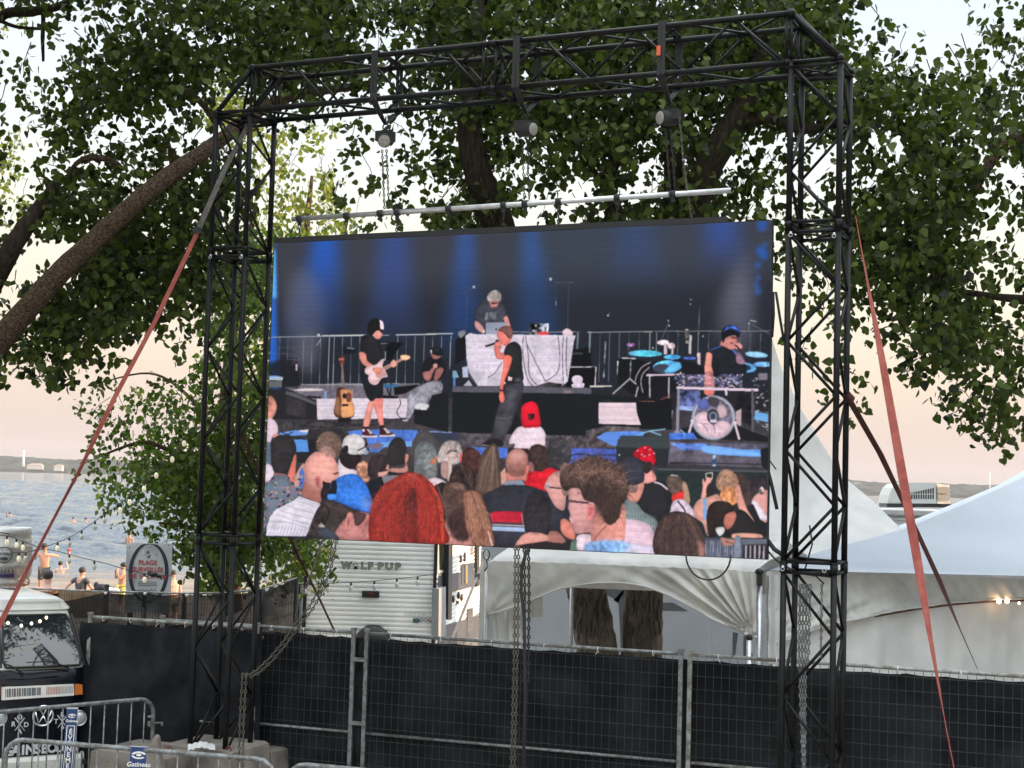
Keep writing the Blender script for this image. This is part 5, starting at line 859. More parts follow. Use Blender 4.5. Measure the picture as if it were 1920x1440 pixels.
# ---------------------------------------------------------------- trees
def leafmat(name, c1, c2, tr, c3=None):
    m = bpy.data.materials.new(name); m.use_nodes = True; t = m.node_tree; b = t.nodes['Principled BSDF']; b.inputs['Roughness'].default_value = .5; b.inputs['Specular IOR Level'].default_value = .22
    g = t.nodes.new('ShaderNodeNewGeometry'); rp = t.nodes.new('ShaderNodeValToRGB'); e = rp.color_ramp.elements; e[0].color = (*c1, 1); e[1].color = (*c2, 1)
    if c3: x = e.new(.93); x.color = (*c3, 1); e[1].position = .9; 
    t.links.new(g.outputs['Random Per Island'], rp.inputs[0]); t.links.new(rp.outputs[0], b.inputs['Base Color'])
    tl = t.nodes.new('ShaderNodeBsdfTranslucent'); br = t.nodes.new('ShaderNodeVectorMath'); br.operation = 'MULTIPLY'; br.inputs[1].default_value = (1.5, 1.7, .7); t.links.new(rp.outputs[0], br.inputs[0]); t.links.new(br.outputs[0], tl.inputs[0])
    ms = t.nodes.new('ShaderNodeMixShader'); ms.inputs[0].default_value = tr; t.links.new(b.outputs[0], ms.inputs[1]); t.links.new(tl.outputs[0], ms.inputs[2]); t.links.new(ms.outputs[0], t.nodes['Material Output'].inputs[0]); return m
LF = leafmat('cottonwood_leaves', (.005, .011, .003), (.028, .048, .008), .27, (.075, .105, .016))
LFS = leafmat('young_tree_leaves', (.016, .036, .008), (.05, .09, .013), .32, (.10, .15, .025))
LFY = leafmat('sunlit_far_leaves', (.06, .085, .018), (.16, .18, .035), .4)  # sunlight put into the leaf colour, paler and yellower than the near crowns
LSH = [(0, -.02, 0), (.42, .18, .05), (.46, .42, .07), (.26, .78, .05), (0, 1.08, -.02), (-.26, .78, .05), (-.46, .42, .07), (-.42, .18, .05), (0, .5, -.03)]
LFC = [(0, 1, 2, 8), (8, 2, 3, 4), (8, 4, 5, 6), (0, 8, 6, 7)]
LSH = np.array(LSH)
class Leaves:
    def __init__(s): s.p = []; s.m = []
    def add(s, P, size):
        """P: n x 3 positions"""
        n = len(P); rs = np.random; nrm = RS.normal(size=(n, 3)); nrm[:, 2] *= .8; nrm /= np.linalg.norm(nrm, axis=1)[:, None]
        up = RS.normal(size=(n, 3)) * .7; up[:, 2] -= .9; up -= nrm * (up * nrm).sum(1)[:, None]; up /= np.linalg.norm(up, axis=1)[:, None]; sd = np.cross(up, nrm)
        sz = size * RS.uniform(.5, 1.2, n)
        Mx = np.stack([sd, up, nrm], 2) * sz[:, None, None]
        s.p.append(P); s.m.append(Mx)
    def build(s, name, m, parent, skip=None, kind='stuff'):
        P = np.concatenate(s.p); Mx = np.concatenate(s.m)
        if skip is not None: k = np.ones(len(P), bool); k[skip] = False; P = P[k]; Mx = Mx[k]
        n = len(P); v = np.einsum('nij,kj->nki', Mx, LSH) + P[:, None]
        me = bpy.data.meshes.new(name); nv = len(LSH); me.vertices.add(n * nv); me.vertices.foreach_set('co', v.astype(np.float32).ravel())
        f = (np.array(LFC)[None] + (np.arange(n) * nv)[:, None, None]).reshape(-1); nf = n * 4
        me.loops.add(nf * 4); me.loops.foreach_set('vertex_index', f.astype(np.int32)); me.polygons.add(nf); me.polygons.foreach_set('loop_start', np.arange(nf, dtype=np.int32) * 4)
        me.update(calc_edges=True); me.materials.append(m); o = bpy.data.objects.new(name, me); COL.objects.link(o)
        if parent is not None: o.parent = parent; o.matrix_parent_inverse = parent.matrix_world.inverted()
        if kind: o['kind'] = kind
        return o
RS = np.random.RandomState(8)
leafme = []
for k in range(4):
    me = bpy.data.meshes.new('leaf'); L_ = LSH.copy(); L_[:, 2] += RS.uniform(-.05, .05, 9); me.from_pydata([tuple(p) for p in L_], [], LFC); me.materials.append(LF); leafme.append(me)
# leaf cover read off the crowns, one digit per patch (9 = closed, 1 = a stray sprig); rows go down, columns to the right
MAP = """4354578899999988999999999999989993000043
1135788778979753899999999999999996510056
3137899989999975799999999999999997642466
2568998864776556678999998999999999888887
2587634678643213579999999888989999998876
4176656556545313564776898899655445678778
5365668685454311587657786578574336689952
4688778896556445528853464687865467889844
5788888886666544497636588997566679999834
2238999987600000000000000000006679999845
1349999887700000000000000000005579999833
2599999888600000000000000000001246899842
4899976676600000000000000000000244589974
7887311266600000000000000000001443269987
2775201366700000000000000000000012066766
0002134557700000000000000000000023104677
0002245667700000000000000000000001000477
0001456788750000000000000000000000000002
0002478998730000000000000000000000000000
0000457898730000000000000000000000000000
0000124689740000000000000000000000000000
0000003798775000000000000000000000000000
0000000285554000000000000000000000000000""".split('\n')
YEL = {(0, 0), (0, 1), (0, 5), (0, 6), (0, 7), (0, 8), (9, 5), (10, 5), (11, 5), (12, 5), (10, 6), (11, 6), (12, 6), (10, 7), (11, 7), (12, 7), (10, 8), (11, 8), (12, 8), (13, 8), (8, 3), (8, 4), (9, 4)}
def owner(c, r):
    if (c, r) in YEL: return 'Y'
    if c <= 12 and (r >= 15 or (c >= 9 and r >= 9) or (c >= 8 and r >= 12) or (c >= 7 and r >= 14)): return 'S'
    if c < 9: return 'L'
    if c < 20: return 'A'
    if c < 33: return 'B'
    return 'D'
def limb(px, Y, m=BARKL, n=10, seed=0):
    """px: (x, y, width_px, dY)"""
    rr = random.Random(seed); P = [(at(x, y, Y + d)) for x, y, w_, d in px]; Rr = [w_ / 2 * (Y + d) / FPX for x, y, w_, d in px]
    PP = []; RR = []
    for i in range(len(P) - 1):
        a, b_, c, d = P[max(i - 1, 0)], P[i], P[i + 1], P[min(i + 2, len(P) - 1)]
        for k in range(6):
            t = k / 6; q = .5 * ((2 * b_) + (c - a) * t + (2 * a - 5 * b_ + 4 * c - d) * t * t + (3 * b_ - a - 3 * c + d) * t ** 3)
            PP.append(q + V((rr.uniform(-1, 1), 0, rr.uniform(-1, 1))) * Rr[i] * .05); RR.append((Rr[i] * (1 - t) + Rr[i + 1] * t) * rr.uniform(.96, 1.05))
    PP.append(P[-1]); RR.append(Rr[-1]); b = MB(); b.tube(PP, RR, n); b_ = b
    return b
TREES = {
 'L': dict(Y=(16.2, 18.6), label='big cottonwood at the left whose thick limb crosses behind the left tower', loc=(-9.5, 17.5, 0), m=LF),
 'A': dict(Y=(16.5, 20.), label='cottonwood with the leaning trunk, left of the two trunks under the small tent', loc=None, m=LF),
 'B': dict(Y=(15.8, 19.5), label='cottonwood with the upright trunk, right of the two trunks under the small tent', loc=None, m=LF),
 'D': dict(Y=(15.2, 18.5), label='big cottonwood overhanging from the right edge of the photo', loc=(9.0, 17.5, 0), m=LF),
 'S': dict(Y=(21.6, 24.6), label='small leafy tree by the beach fence, behind the left tower', loc=None, m=LFS),
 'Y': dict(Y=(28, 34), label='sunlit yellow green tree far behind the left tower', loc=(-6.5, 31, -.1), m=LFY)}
roots = {}
for k, T in TREES.items():
    loc = T['loc'] or {'A': at(1125, 1290, 20.5), 'B': at(1203, 1290, 20.5), 'S': at(438, 1130, 23)}[k]
    roots[k] = empty('cottonwood_tree' if k in 'LABD' else ('small_tree' if k == 'S' else 'sunlit_tree'), V((loc[0], loc[1], 0)), T['label'], 'tree')
# trunks and limbs
LIMBS = {
 'L': [('trunk', [(-330, 1300, 110, 0), (-260, 1050, 95, 0), (-180, 900, 85, 0), (-120, 800, 78, 0)], BARK),
       ('limb', [(-150, 840, 56, 0), (-60, 720, 50, -.4), (0, 640, 46, -1.), (100, 525, 42, -1.3), (200, 430, 38, -1.4), (300, 342, 34, -1.3), (400, 272, 29, -1.), (520, 190, 22, -.2), (640, 165, 16, .8), (700, 160, 6, 1)], BARKL),
       ('limb', [(-150, 800, 52, 0), (-60, 620, 46, -.4), (8, 490, 38, -1), (45, 430, 34, -1), (85, 375, 26, -.8), (115, 330, 14, -.4)], BARK),
       ('limb', [(-200, 500, 30, .5), (-80, 120, 26, .5), (0, 32, 20, .6), (60, 22, 19, .6), (110, 12, 15, .6), (150, -15, 8, .6)], BARK),
       ('branch', [(-5, 36, 9, .6), (30, 50, 7, .6), (78, 54, 6, .6)], BARK), ('branch', [(82, 15, 9, .6), (80, 70, 8, .6), (81, 115, 5, .6)], BARK),
       ('branch', [(228, 318, 14, -.4), (205, 300, 13, -.5), (165, 296, 12, -.5), (138, 312, 8, -.5), (120, 350, 4, -.4)], BARKL),
       ('branch', [(405, 230, 14, -.3), (375, 190, 12, -.4), (340, 168, 9, -.4), (295, 165, 4, -.4)], BARKL),
       ('branch', [(325, 330, 12, -.6), (316, 270, 8, -.6), (300, 240, 3, -.6)], BARKL), ('branch', [(200, 430, 9, -.6), (193, 370, 6, -.6), (186, 345, 2, -.6)], BARKL)],
 'A': [('trunk', [(1128, 1290, 80, 0), (1118, 1215, 76, 0), (1097, 1095, 74, 0), (1050, 850, 70, -1), (975, 560, 66, -2.6), (932, 420, 62, -3.2), (895, 320, 54, -3.5), (880, 240, 46, -3.5), (885, 120, 36, -3.2), (910, 0, 28, -2.6), (930, -80, 16, -2)], BARK),
       ('limb', [(1015, 700, 40, -1.8), (1100, 480, 34, -3), (1150, 405, 32, -3.3), (1138, 345, 28, -3.4), (1165, 280, 25, -3.4), (1205, 225, 18, -3.2), (1260, 150, 8, -2.6)], BARK),
       ('branch', [(1137, 360, 14, -3.4), (1100, 300, 11, -3.4), (1065, 255, 8, -3.4), (1020, 200, 4, -3.2)], BARK),
       ('branch', [(885, 110, 12, -3.2), (830, 92, 11, -3), (780, 100, 9, -3), (735, 125, 6, -3), (700, 150, 3, -3)], BARKL),
       ('branch', [(880, 70, 5, -3), (800, 82, 4, -3), (760, 60, 3, -3), (730, 40, 2, -3)], BARKL)],
 'B': [('trunk', [(1203, 1290, 76, 0), (1204, 1215, 74, 0), (1207, 1095, 73, 0), (1222, 800, 70, -1), (1255, 560, 66, -2.8), (1290, 410, 62, -3.8), (1330, 310, 56, -4.1), (1385, 210, 46, -4.2), (1430, 100, 34, -3.8), (1460, -30, 24, -3)], BARK),
       ('limb', [(1262, 460, 44, -3.4), (1262, 330, 38, -3.8), (1262, 240, 32, -3.8), (1240, 100, 20, -3), (1200, -20, 10, -2)], BARK),
       ('limb', [(1370, 240, 26, -4.1), (1440, 222, 24, -4.2), (1510, 243, 18, -4.2), (1580, 235, 10, -4), (1640, 280, 4, -4)], BARK)],
 'D': [('trunk', [(2300, 1300, 110, 0), (2260, 1000, 95, 0), (2200, 700, 80, 0), (2120, 480, 64, 0)], BARK),
       ('limb', [(2120, 480, 60, 0), (2020, 300, 44, 0), (1950, 262, 30, -.3), (1895, 268, 24, -.6), (1862, 300, 20, -.7), (1832, 345, 18, -.8), (1806, 400, 14, -.9), (1770, 470, 8, -1), (1745, 520, 4, -1)], BARKL),
       ('branch', [(1895, 262, 10, -.5), (1860, 268, 7, -.6), (1830, 268, 3, -.6)], BARK), ('branch', [(1650, 285, 4, -.8), (1640, 310, 10, -.8), (1625, 280, 7, -.8)], BARK),
       ('limb', [(2120, 480, 50, 0), (2000, 560, 30, -.5), (1900, 560, 16, -1), (1780, 545, 9, -1.2), (1680, 550, 4, -1.2)], BARK)],
 'S': [('trunk', [(440, 1150, 34, 0), (437, 1110, 28, 0), (430, 1000, 25, 0), (418, 860, 21, 0), (425, 700, 18, 0), (455, 520, 14, -.2), (480, 380, 8, -.3)], BARKL),
       ('limb', [(430, 980, 14, 0), (360, 880, 11, -.4), (280, 830, 8, -.6), (200, 850, 4, -.8)], BARKL), ('branch', [(420, 830, 10, 0), (350, 740, 7, .2), (280, 700, 4, .3), (180, 720, 2, .3)], BARKL), ('branch', [(430, 1000, 9, 0), (370, 990, 7, -.4), (300, 980, 4, -.6)], BARKL)],
 'Y': [('trunk', [(560, 1100, 30, 0), (565, 800, 26, 0), (570, 500, 16, 0), (585, 330, 6, 0)], BARKL)]}
for k, L_ in LIMBS.items():
    Ym = sum(TREES[k]['Y']) / 2
    if k in 'AB': Ym = 20.5
    if k in 'LD': Ym = 17.4
    if k == 'S': Ym = 23
    if k == 'Y': Ym = 31
    for i, (nm, px, m) in enumerate(L_):
        if nm == 'trunk' and k in 'AB': limb(px[:4], Ym, n=16, seed=i).build('trunk', BARKT, roots[k]); limb(px[3:], Ym, n=14, seed=i).build('upper_trunk', m, roots[k]); continue
        lb = limb(px, Ym, n=14 if nm == 'trunk' else 9, seed=i); lb.build(nm, m, roots[k])
# bark plates that can be told apart on the two trunks under the tent
PL = MB(); PL.prism([V((-.5, 0, 0)), V((-.2, 0, .5)), V((.1, 0, .55)), V((.5, 0, .1)), V((.3, 0, -.5)), V((-.25, 0, -.45))], V((0, 1, 0))); plate = PL.mesh('bark_plate', BARKT)
for k, c in (('A', [(1118, 1215), (1097, 1095)]), ('B', [(1203, 1215), (1207, 1095)])):
    for i in range(110):
        f = R.random() * 1.15 - .1; cx = c[0][0] * (1 - f) + c[1][0] * f; cy = c[0][1] * (1 - f) + c[1][1] * f; p = at(cx, cy, 20.5); a = R.uniform(-1.5, 1.5); rad = 36.5 * 20.5 / FPX
        q = p + V((math.sin(a) * rad, -math.cos(a) * rad, 0)); inst(plate, 'bark_plate', roots[k], q, Matrix.Rotation(a, 4, 'Z') @ Matrix.Rotation(R.uniform(-.25, .25), 4, 'Y'), (R.uniform(.03, .05), .022, R.uniform(.09, .2)))
# crowns
def sprigs(c, r, dens, Yr, leaf, T, mul=1.):
    cov = min(.965, dens / 9 * .965); Y0 = (Yr[0] + Yr[1]) / 2; area = (48 * Y0 / FPX) ** 2; n = (1.75 if dens >= 7 else 1.25) * -math.log(1 - cov) * area / (leaf * leaf * .34) * mul * (1.5 if T is acc['S'] else 1)
    got = 0; per = 7
    while got < n:
        k = R.randint(4, 10); x = (c + R.uniform(-.05, 1.05)) * 48; y = (r + R.uniform(-.05, 1.05)) * 48; Y = R.uniform(*Yr); p = at(x, y, Y)
        nz = math.sin(x * .071 + 2.1 * math.sin(y * .043 + 1)) * math.sin(y * .083 + 1.7 * math.sin(x * .037)) + .5 * math.sin(x * .19 + y * .13) * math.sin(y * .21 - x * .07)
        if dens < 9 and leaf < .12 and T is not acc['S'] and nz < (.35, .3, .25, .1, .0, -.1, -.25, -.4, -.6)[dens] and R.random() < .8: got += .0 if dens > 6 else k * .25; continue
        s = .075 if dens > 3 else .055
        P = RS.normal(size=(k, 3)) * (s, s * 1.3, s) + np.array(p); T.append((P, Y, dens)); got += k
acc = {k: [] for k in TREES}
for r, row in enumerate(MAP):
    for c in range(40):
        d = int(row[c]) if c < len(row) else 0
        if not d: continue
        k = owner(c, r); Y = TREES[k]['Y']; lf = .088 if k in 'LABD' else (.078 if k == 'S' else .10)
        if d >= 6 and k in 'AB': Y = (Y[0], Y[1])
        sprigs(c, r, d, Y, lf, acc[k])
# crown beyond the frame on every side, and behind the screen top (coarser)
for c in list(range(-8, 0)) + list(range(40, 52)):
    for r in range(-5, 15): sprigs(c, r, 7, TREES['L' if c < 0 else 'D']['Y'], .13, acc['L' if c < 0 else 'D'])
for c in range(0, 40):
    for r in range(-5, 0):
        if not (33 < c < 39): sprigs(c, r, 8, TREES[owner(c, 1) if owner(c, 1) != 'Y' else 'L']['Y'], .12, acc[owner(c, 1) if owner(c, 1) != 'Y' else 'L'])
for c in range(11, 14):
    for r in range(9, 18): sprigs(c, r, 6, TREES['S']['Y'], .12, acc['S'])
for c in range(9, 14):
    for r in range(9, 16): sprigs(c, r, 5, TREES['Y']['Y'], .12, acc['Y'])
for i in range(950):   # high branches over the riser, out of view above the frame
    acc['L'].append((RS.normal(size=(9, 3)) * (.35, .35, .2) + np.array((R.uniform(-13, -3), R.uniform(7, 16), R.uniform(9.6, 13))), 40, 9))
for k, A in acc.items():
    lv = Leaves(); big = .088 if k in 'LABD' else (.078 if k == 'S' else .10)
    for P, Y, d in A: lv.add(P, big * (1.12 if Y < 39 else 2.6))
    allp = np.concatenate(lv.p); allm = np.concatenate(lv.m); dens = np.concatenate([np.full(len(P), d + Y * .5) for P, Y, d in A])
    # in view?
    D = allp - np.array(CAM); z = D @ np.array(_F); sx_ = 960 + FPX * (D @ np.array(_R)) / z; sy_ = 720 - FPX * (D @ np.array(_U)) / z; vis = (sx_ > 5) & (sx_ < 1915) & (sy_ > 5)
    order = np.argsort(dens + np.where(vis, 0, 1000)); pick = order[:290] if k in 'LABDS' else order[:0]
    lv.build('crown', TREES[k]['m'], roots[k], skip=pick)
    for i in pick:
        o = bpy.data.objects.new('leaf', leafme[i % 4]); COL.objects.link(o); o.parent = roots[k]; Mx = Matrix([list(x) for x in allm[i]]).to_4x4(); Mx.translation = V(allp[i]) - roots[k].location; o.matrix_local = Mx
    # twigs
    tw = MB(); idx = [A[R.randrange(len(A))] for _ in range(260)]
    for P, Y, d in idx:
        p = V(P.mean(0)); q = p + V((R.uniform(-.25, .25), R.uniform(-.2, .2), R.uniform(.15, .5))); mid = p.lerp(q, .5) + V((R.uniform(-.06, .06), 0, R.uniform(-.04, .04))); tw.tube([q, mid, p, p + (p - mid) * .5], [.007, .005, .0035, .002], 4, cap=False)
    tw.build('twigs', BARK, roots[k], kind='stuff')
# bank of woodland off to the right that keeps the low sun off the stage area
wl = Leaves()
for i in range(6000):
    u = R.random(); p = V((30 + R.uniform(-3, 3) , -14 + u * 42.5 + R.uniform(-1, 1), R.uniform(0, 13 + math.sin(u * 9) * 1.5)))
    wl.add(RS.normal(size=(3, 3)) * .5 + np.array(p), .85)
wo = wl.build('woodland', LF, None); tag(wo, 'dense wood standing out of view beyond the right edge', 'woodland', kind='stuff')
# ---------------------------------------------------------------- fences
FA = at(500, 1175, 15.85); FB = at(1920, 1268, 13.3); FD = (FB - FA); FD.z = 0; FD.normalize(); FN = V((FD.y, -FD.x, 0)); FN = FN if FN.y < 0 else -FN
FA0 = V((FA.x, FA.y, 0)); HF = 1.82
def fx_(x, y=1200): return (onp(x, y, FA0, FN) - FA0).dot(FD)
def Fp(t, z, d=0.): return FA0 + FD * t + FN * d + ZV * z
def fence_panel(t0, t1, lab, wires=True, colr=GALV, zt=HF):
    rt = empty('mesh_fence', Fp((t0 + t1) / 2, 0), lab, 'fence', 'mesh fence panels')
    for t in (t0, t1): 
        k = MB(); k.box(Fp(t, zt / 2 + .01), .042, .03, zt + .06, (FD, FN, ZV)); k.box(Fp(t, zt + .035, .0), .055, .04, .03, (FD, FN, ZV)); k.build('post', colr, rt)
    k = MB(); k.tube([Fp(t0 + .03, zt), Fp(t1 - .03, zt)], .018, 8); k.build('top_rail', colr, rt)
    k = MB(); k.tube([Fp(t0 + .03, .8), Fp(t1 - .03, .8)], .016, 8); k.build('mid_rail', colr, rt)
    k = MB(); k.tube([Fp(t0 + .03, .1), Fp(t1 - .03, .1)], .016, 8); k.build('bottom_rail', colr, rt)
    if wires:
        k = MB(); n = int((t1 - t0) / .076)
        for i in range(1, n): t = t0 + (t1 - t0) * i / n; k.tube([Fp(t, .1, .012), Fp(t, zt - .02, .012)], .0030, 4, cap=False)
        for i in range(1, 14): z = .1 + (zt - .12) * i / 13.4; k.tube([Fp(t0, z, .016), Fp(t1, z, .016)], .0030, 4, cap=False)
        k.build('wire_mesh', WIRE, rt, kind='stuff')
    # cloth
    k = MB(); nu, nv = 70, 26; ph = R.random() * 9
    P = [[Fp(t0 - .09 + (t1 - t0 + .18) * i / nu, (zt - .05 - .012 * abs(math.sin(i * math.pi / 7))) * (1 - j / nv) + .04 * j / nv, (-.045 if wires else .03) + .03 * math.sin(i * .33 + ph + j * .12) * math.sin(j * .2 + 1) + .008 * math.sin(i * 1.3 + j * .8) + .012 * math.sin(j * .9 + math.sin(i * .2))) for i in range(nu + 1)] for j in range(nv + 1)]
    k.grid(P); k.build('windscreen_cloth', CLOTH, rt)
    for i in range(6):
        t = t0 + (t1 - t0) * (i + .5) / 6; k = MB(); k.torus(Fp(t, zt - .01), (FN, ZV, FD), .026, .004, 10, 4); k.tube([Fp(t, zt - .03, .02), Fp(t + R.uniform(-.03, .03), zt - .05 + R.uniform(-.01, .05), .035)], .003, 4); k.build('zip_tie', WHT, rt)
    return rt
ts = [fx_(478), fx_(668), fx_(688), fx_(1277, 1230), fx_(1294, 1235)]
W_ = ts[3] - ts[2]
fence_panel(ts[1] - .03 - 2.3, ts[1] - .03, 'dark cloth fence panel right of the left tower, with wire mesh')
fence_panel(ts[2], ts[3], 'middle wire mesh fence panel, in front of the white trailer and small tent')
fence_panel(ts[4], ts[4] + W_, 'wire mesh fence panel crossed by the right tower', colr=RAIL)
fence_panel(ts[4] + W_ + .05, ts[4] + 2 * W_, 'rightmost wire mesh fence panel below the big white tent', colr=RAIL)
k = MB(); 
for z in (1.55, .9, .3): k.box(Fp((ts[1] + ts[2]) / 2 - .0, z, .03), ts[2] - ts[1] + .06, .02, .04, (FD, FN, ZV))
thing(k, 'fence_clamp', GALV, 'steel clamps joining the two fence posts below the white trailer', 'clamp')
# left panel, covered in front by dark cloth
FA_s, FD_s, FN_s = FA0, FD, FN
A_ = at(170, 1150, 16.4); B_ = at(482, 1176, 15.72); FA0 = V((A_.x, A_.y, 0)); FD = V((B_.x - A_.x, B_.y - A_.y, 0)); WL = FD.length; FD.normalize(); FN = V((FD.y, -FD.x, 0))
fence_panel(0, WL, 'fence panel wholly hidden by dark navy cloth, left of the left tower', wires=False, colr=RAIL)
k = MB(); 
for x, y in ((495, 1195), (483, 1315), (466, 1379)): p = onp(x, y, FA_s, FN_s) + FN_s * .03; k.torus(p, (FD_s, ZV, FN_s), .012, .004, 10, 4)
thing(k, 'cloth_grommets', mat('brass', (.5, .38, .2), .4, .8), 'brass grommets along the cloth edge beside the left tower', 'grommets')
FA0, FD, FN = FA_s, FD_s, FN_s
# beach fence farther back with worn see-through shade cloth
NET = bpy.data.materials.new('worn_shade_net'); NET.use_nodes = True; t = NET.node_tree; bs = t.nodes['Principled BSDF']; bs.inputs['Roughness'].default_value = .9
n1 = t.nodes.new('ShaderNodeTexNoise'); n1.inputs['Scale'].default_value = 2.5; n1.inputs['Detail'].default_value = 4; tcn = t.nodes.new('ShaderNodeTexCoord'); t.links.new(tcn.outputs['Object'], n1.inputs[0])
rr = t.nodes.new('ShaderNodeValToRGB'); rr.color_ramp.elements[0].color = (.004, .0038, .0035, 1); rr.color_ramp.elements[1].color = (.008, .0072, .0066, 1); t.links.new(n1.outputs[0], rr.inputs[0]); t.links.new(rr.outputs[0], bs.inputs['Base Color'])
mr = t.nodes.new('ShaderNodeMapRange'); mr.inputs[1].default_value = .35; mr.inputs[2].default_value = .7; mr.inputs[3].default_value = .97; mr.inputs[4].default_value = .86; t.links.new(n1.outputs[0], mr.inputs[0]); t.links.new(mr.outputs[0], bs.inputs['Alpha'])
bf = empty('beach_fence', (-5.5, 20.3, 0), 'dark see-through netted fence along the beach, behind the van and left tower', 'fence')
bx = [(60, 1102), (198, 1110), (270, 1111), (345, 1113), (420, 1112), (490, 1105), (556, 1084)]; BYs = [20.6, 20.4, 20.3, 20.3, 20.4, 20.6, 21.2]
BPt = [at(x, y, Y) for (x, y), Y in zip(bx, BYs)]; BPt[0].x -= 1.2
k = MB(); P = []
for j in range(15):
    row = []
    for i in range(len(BPt) - 1):
        for q in range(10 if i < len(BPt) - 2 else 11):
            f = q / 10; p = BPt[i].lerp(BPt[i + 1], f); zt = p.z - .03 * math.sin(f * math.pi) - (.16 * math.sin(min(1, max(0, (i + f - .15) / .85)) * math.pi) if i < 1 else 0); row.append(V((p.x, p.y + .03 * math.sin(i * 3 + q * 1.1 + j * .4), zt * (1 - j / 14))))
    P.append(row)
k.grid(P); k.build('shade_net', NET, bf)
for i, p in enumerate(BPt): k = MB(); k.tube([V((p.x, p.y + .04, 0)), V((p.x, p.y + .04, p.z + (.1 if i == 1 else 0)))], .03 if i != 1 else .035, 8); k.build('post', BLKM, bf)
k = MB(); k.tube([p + V((0, .04, 0)) for p in BPt], .014, 6); k.build('top_rail', RAIL, bf)
k = MB(); 
for i in range(len(BPt) - 1):
    for q in range(14): p = BPt[i].lerp(BPt[i + 1], q / 14); k.tube([V((p.x, p.y + .05, 0)), V((p.x, p.y + .05, p.z))], .0035, 4, cap=False)
    for z in range(1, 12): k.tube([V((BPt[i].x, BPt[i].y + .05, BPt[i].z * z / 12)), V((BPt[i + 1].x, BPt[i + 1].y + .05, BPt[i + 1].z * z / 12))], .0035, 4, cap=False)
k.build('wire_mesh', WIRE, bf, kind='stuff')
k = MB()
for x, y in ((198, 1112), (272, 1113), (350, 1116), (500, 1106), (525, 1094)): k = MB(); p = at(x, y, 20.2); k.ell(p, .025, .02, .02, 6, 4); k.tube([p, p + V((.03, -.01, .02))], .006, 4); k.build('zip_tie', WHT, bf)
# boards and tan lattice beyond the beach fence
OCH = mat('tan_lattice', (.5, .36, .24), .8, 0, .2, 6); k = MB(); p0 = at(112, 1104, 21.5); p1 = at(186, 1108, 21.4)
lt = empty('lattice_panel', (p0 + p1) / 2 - ZV * .6, 'tan gridded panel behind the dip in the netted beach fence', 'panel')
k.prism([p0, p1 + V((.06, 0, 0)), p1 + V((.06, 0, -.4)), p0 + V((0, 0, -.4))], V((0, .03, 0))); k.build('board', OCH, lt); k = MB()
for i in range(16): q = p0.lerp(p1, i / 15); k.box(q + V((0, -.012, -.2)), .006, .01, .4)
for i in range(4): k.box((p0 + p1) / 2 + V((0, -.012, -.08 - i * .1)), .62, .01, .006)
k.build('lattice', mat('tan_lattice_bars', (.25, .16, .1), .8), lt, kind='stuff')
# ---------------------------------------------------------------- crowd barriers
def barrier(p0, p1, lab, nb, rad, sides=(1, 1), sign=()):
    p0 = V(p0); p1 = V(p1); d = (p1 - p0); d.z = 0; Ln_ = d.length; d.normalize(); n = V((d.y, -d.x, 0)); H = 1.1; r = .16
    rt = empty('crowd_barrier', V(((p0.x + p1.x) / 2, (p0.y + p1.y) / 2, 0)), lab, 'barrier', 'steel crowd barriers')
    o = V((p0.x, p0.y, 0)); P = lambda t, z: o + d * t + ZV * z
    pts = [P(0, .12)] + [P(0, z) for z in (.4, .7, H - r)] + [P(r - r * math.cos(a), H - r + r * math.sin(a)) for a in (.35, .75, 1.2, 1.57)] + [P(Ln_ * .33, H), P(Ln_ * .66, H)] + [P(Ln_ - r + r * math.cos(a), H - r + r * math.sin(a)) for a in (1.57, 1.2, .75, .35)] + [P(Ln_, z) for z in (H - r, .7, .4, .12)]
    k = MB(); k.tube(pts, rad, 12); k.build('frame_tube', GALV, rt); k = MB(); k.tube([P(0, .2), P(Ln_, .2)], rad * .8, 8); k.build('lower_rail', GALV, rt)
    for i in range(nb):
        t = Ln_ * (i + .7) / (nb + .4); z1 = H if r < t < Ln_ - r else H - r + math.sqrt(max(0, r * r - (r - min(t, Ln_ - t)) ** 2)); k = MB(); k.tube([P(t, .2), P(t, z1)], .0075, 7); k.build('bar', GALV, rt)
    for t in (.3, Ln_ - .3): k = MB(); k.tube([P(t, .2) , P(t, .03) - n * .3, P(t, .02) - n * .34], .018, 8); k.tube([P(t, .2), P(t, .03) + n * .3], .018, 8); k.build('foot', GALV, rt)
    return rt, P, d, n, Ln_
barrier(atz(12, 1385, 1.1), atz(517, 1426, 1.1), 'galvanised crowd barrier in the foreground with small blue square sign', 13, .021)
ra, Pa, da, na, La = barrier(atz(-190, 1352, 1.1), atz(289, 1309, 1.1), 'galvanised crowd barrier directly in front of the van, ending left of the tower', 17, .021)
barrier(atz(540, 1431, 1.1), atz(1040, 1478, 1.1), 'galvanised crowd barrier just peeking in at the bottom edge below the fence', 12, .021)
k = MB(); q = onp(283, 1357, Pa(0, 0), na); k.box(q + da * .0, .05, .05, .05, (da, na, ZV)); k.tube([q, q + da * .14], .012, 8); k.tube([q + da * .12, q + da * .135 - ZV * .035], .014, 8); k.build('coupling_hook', GALV, ra)
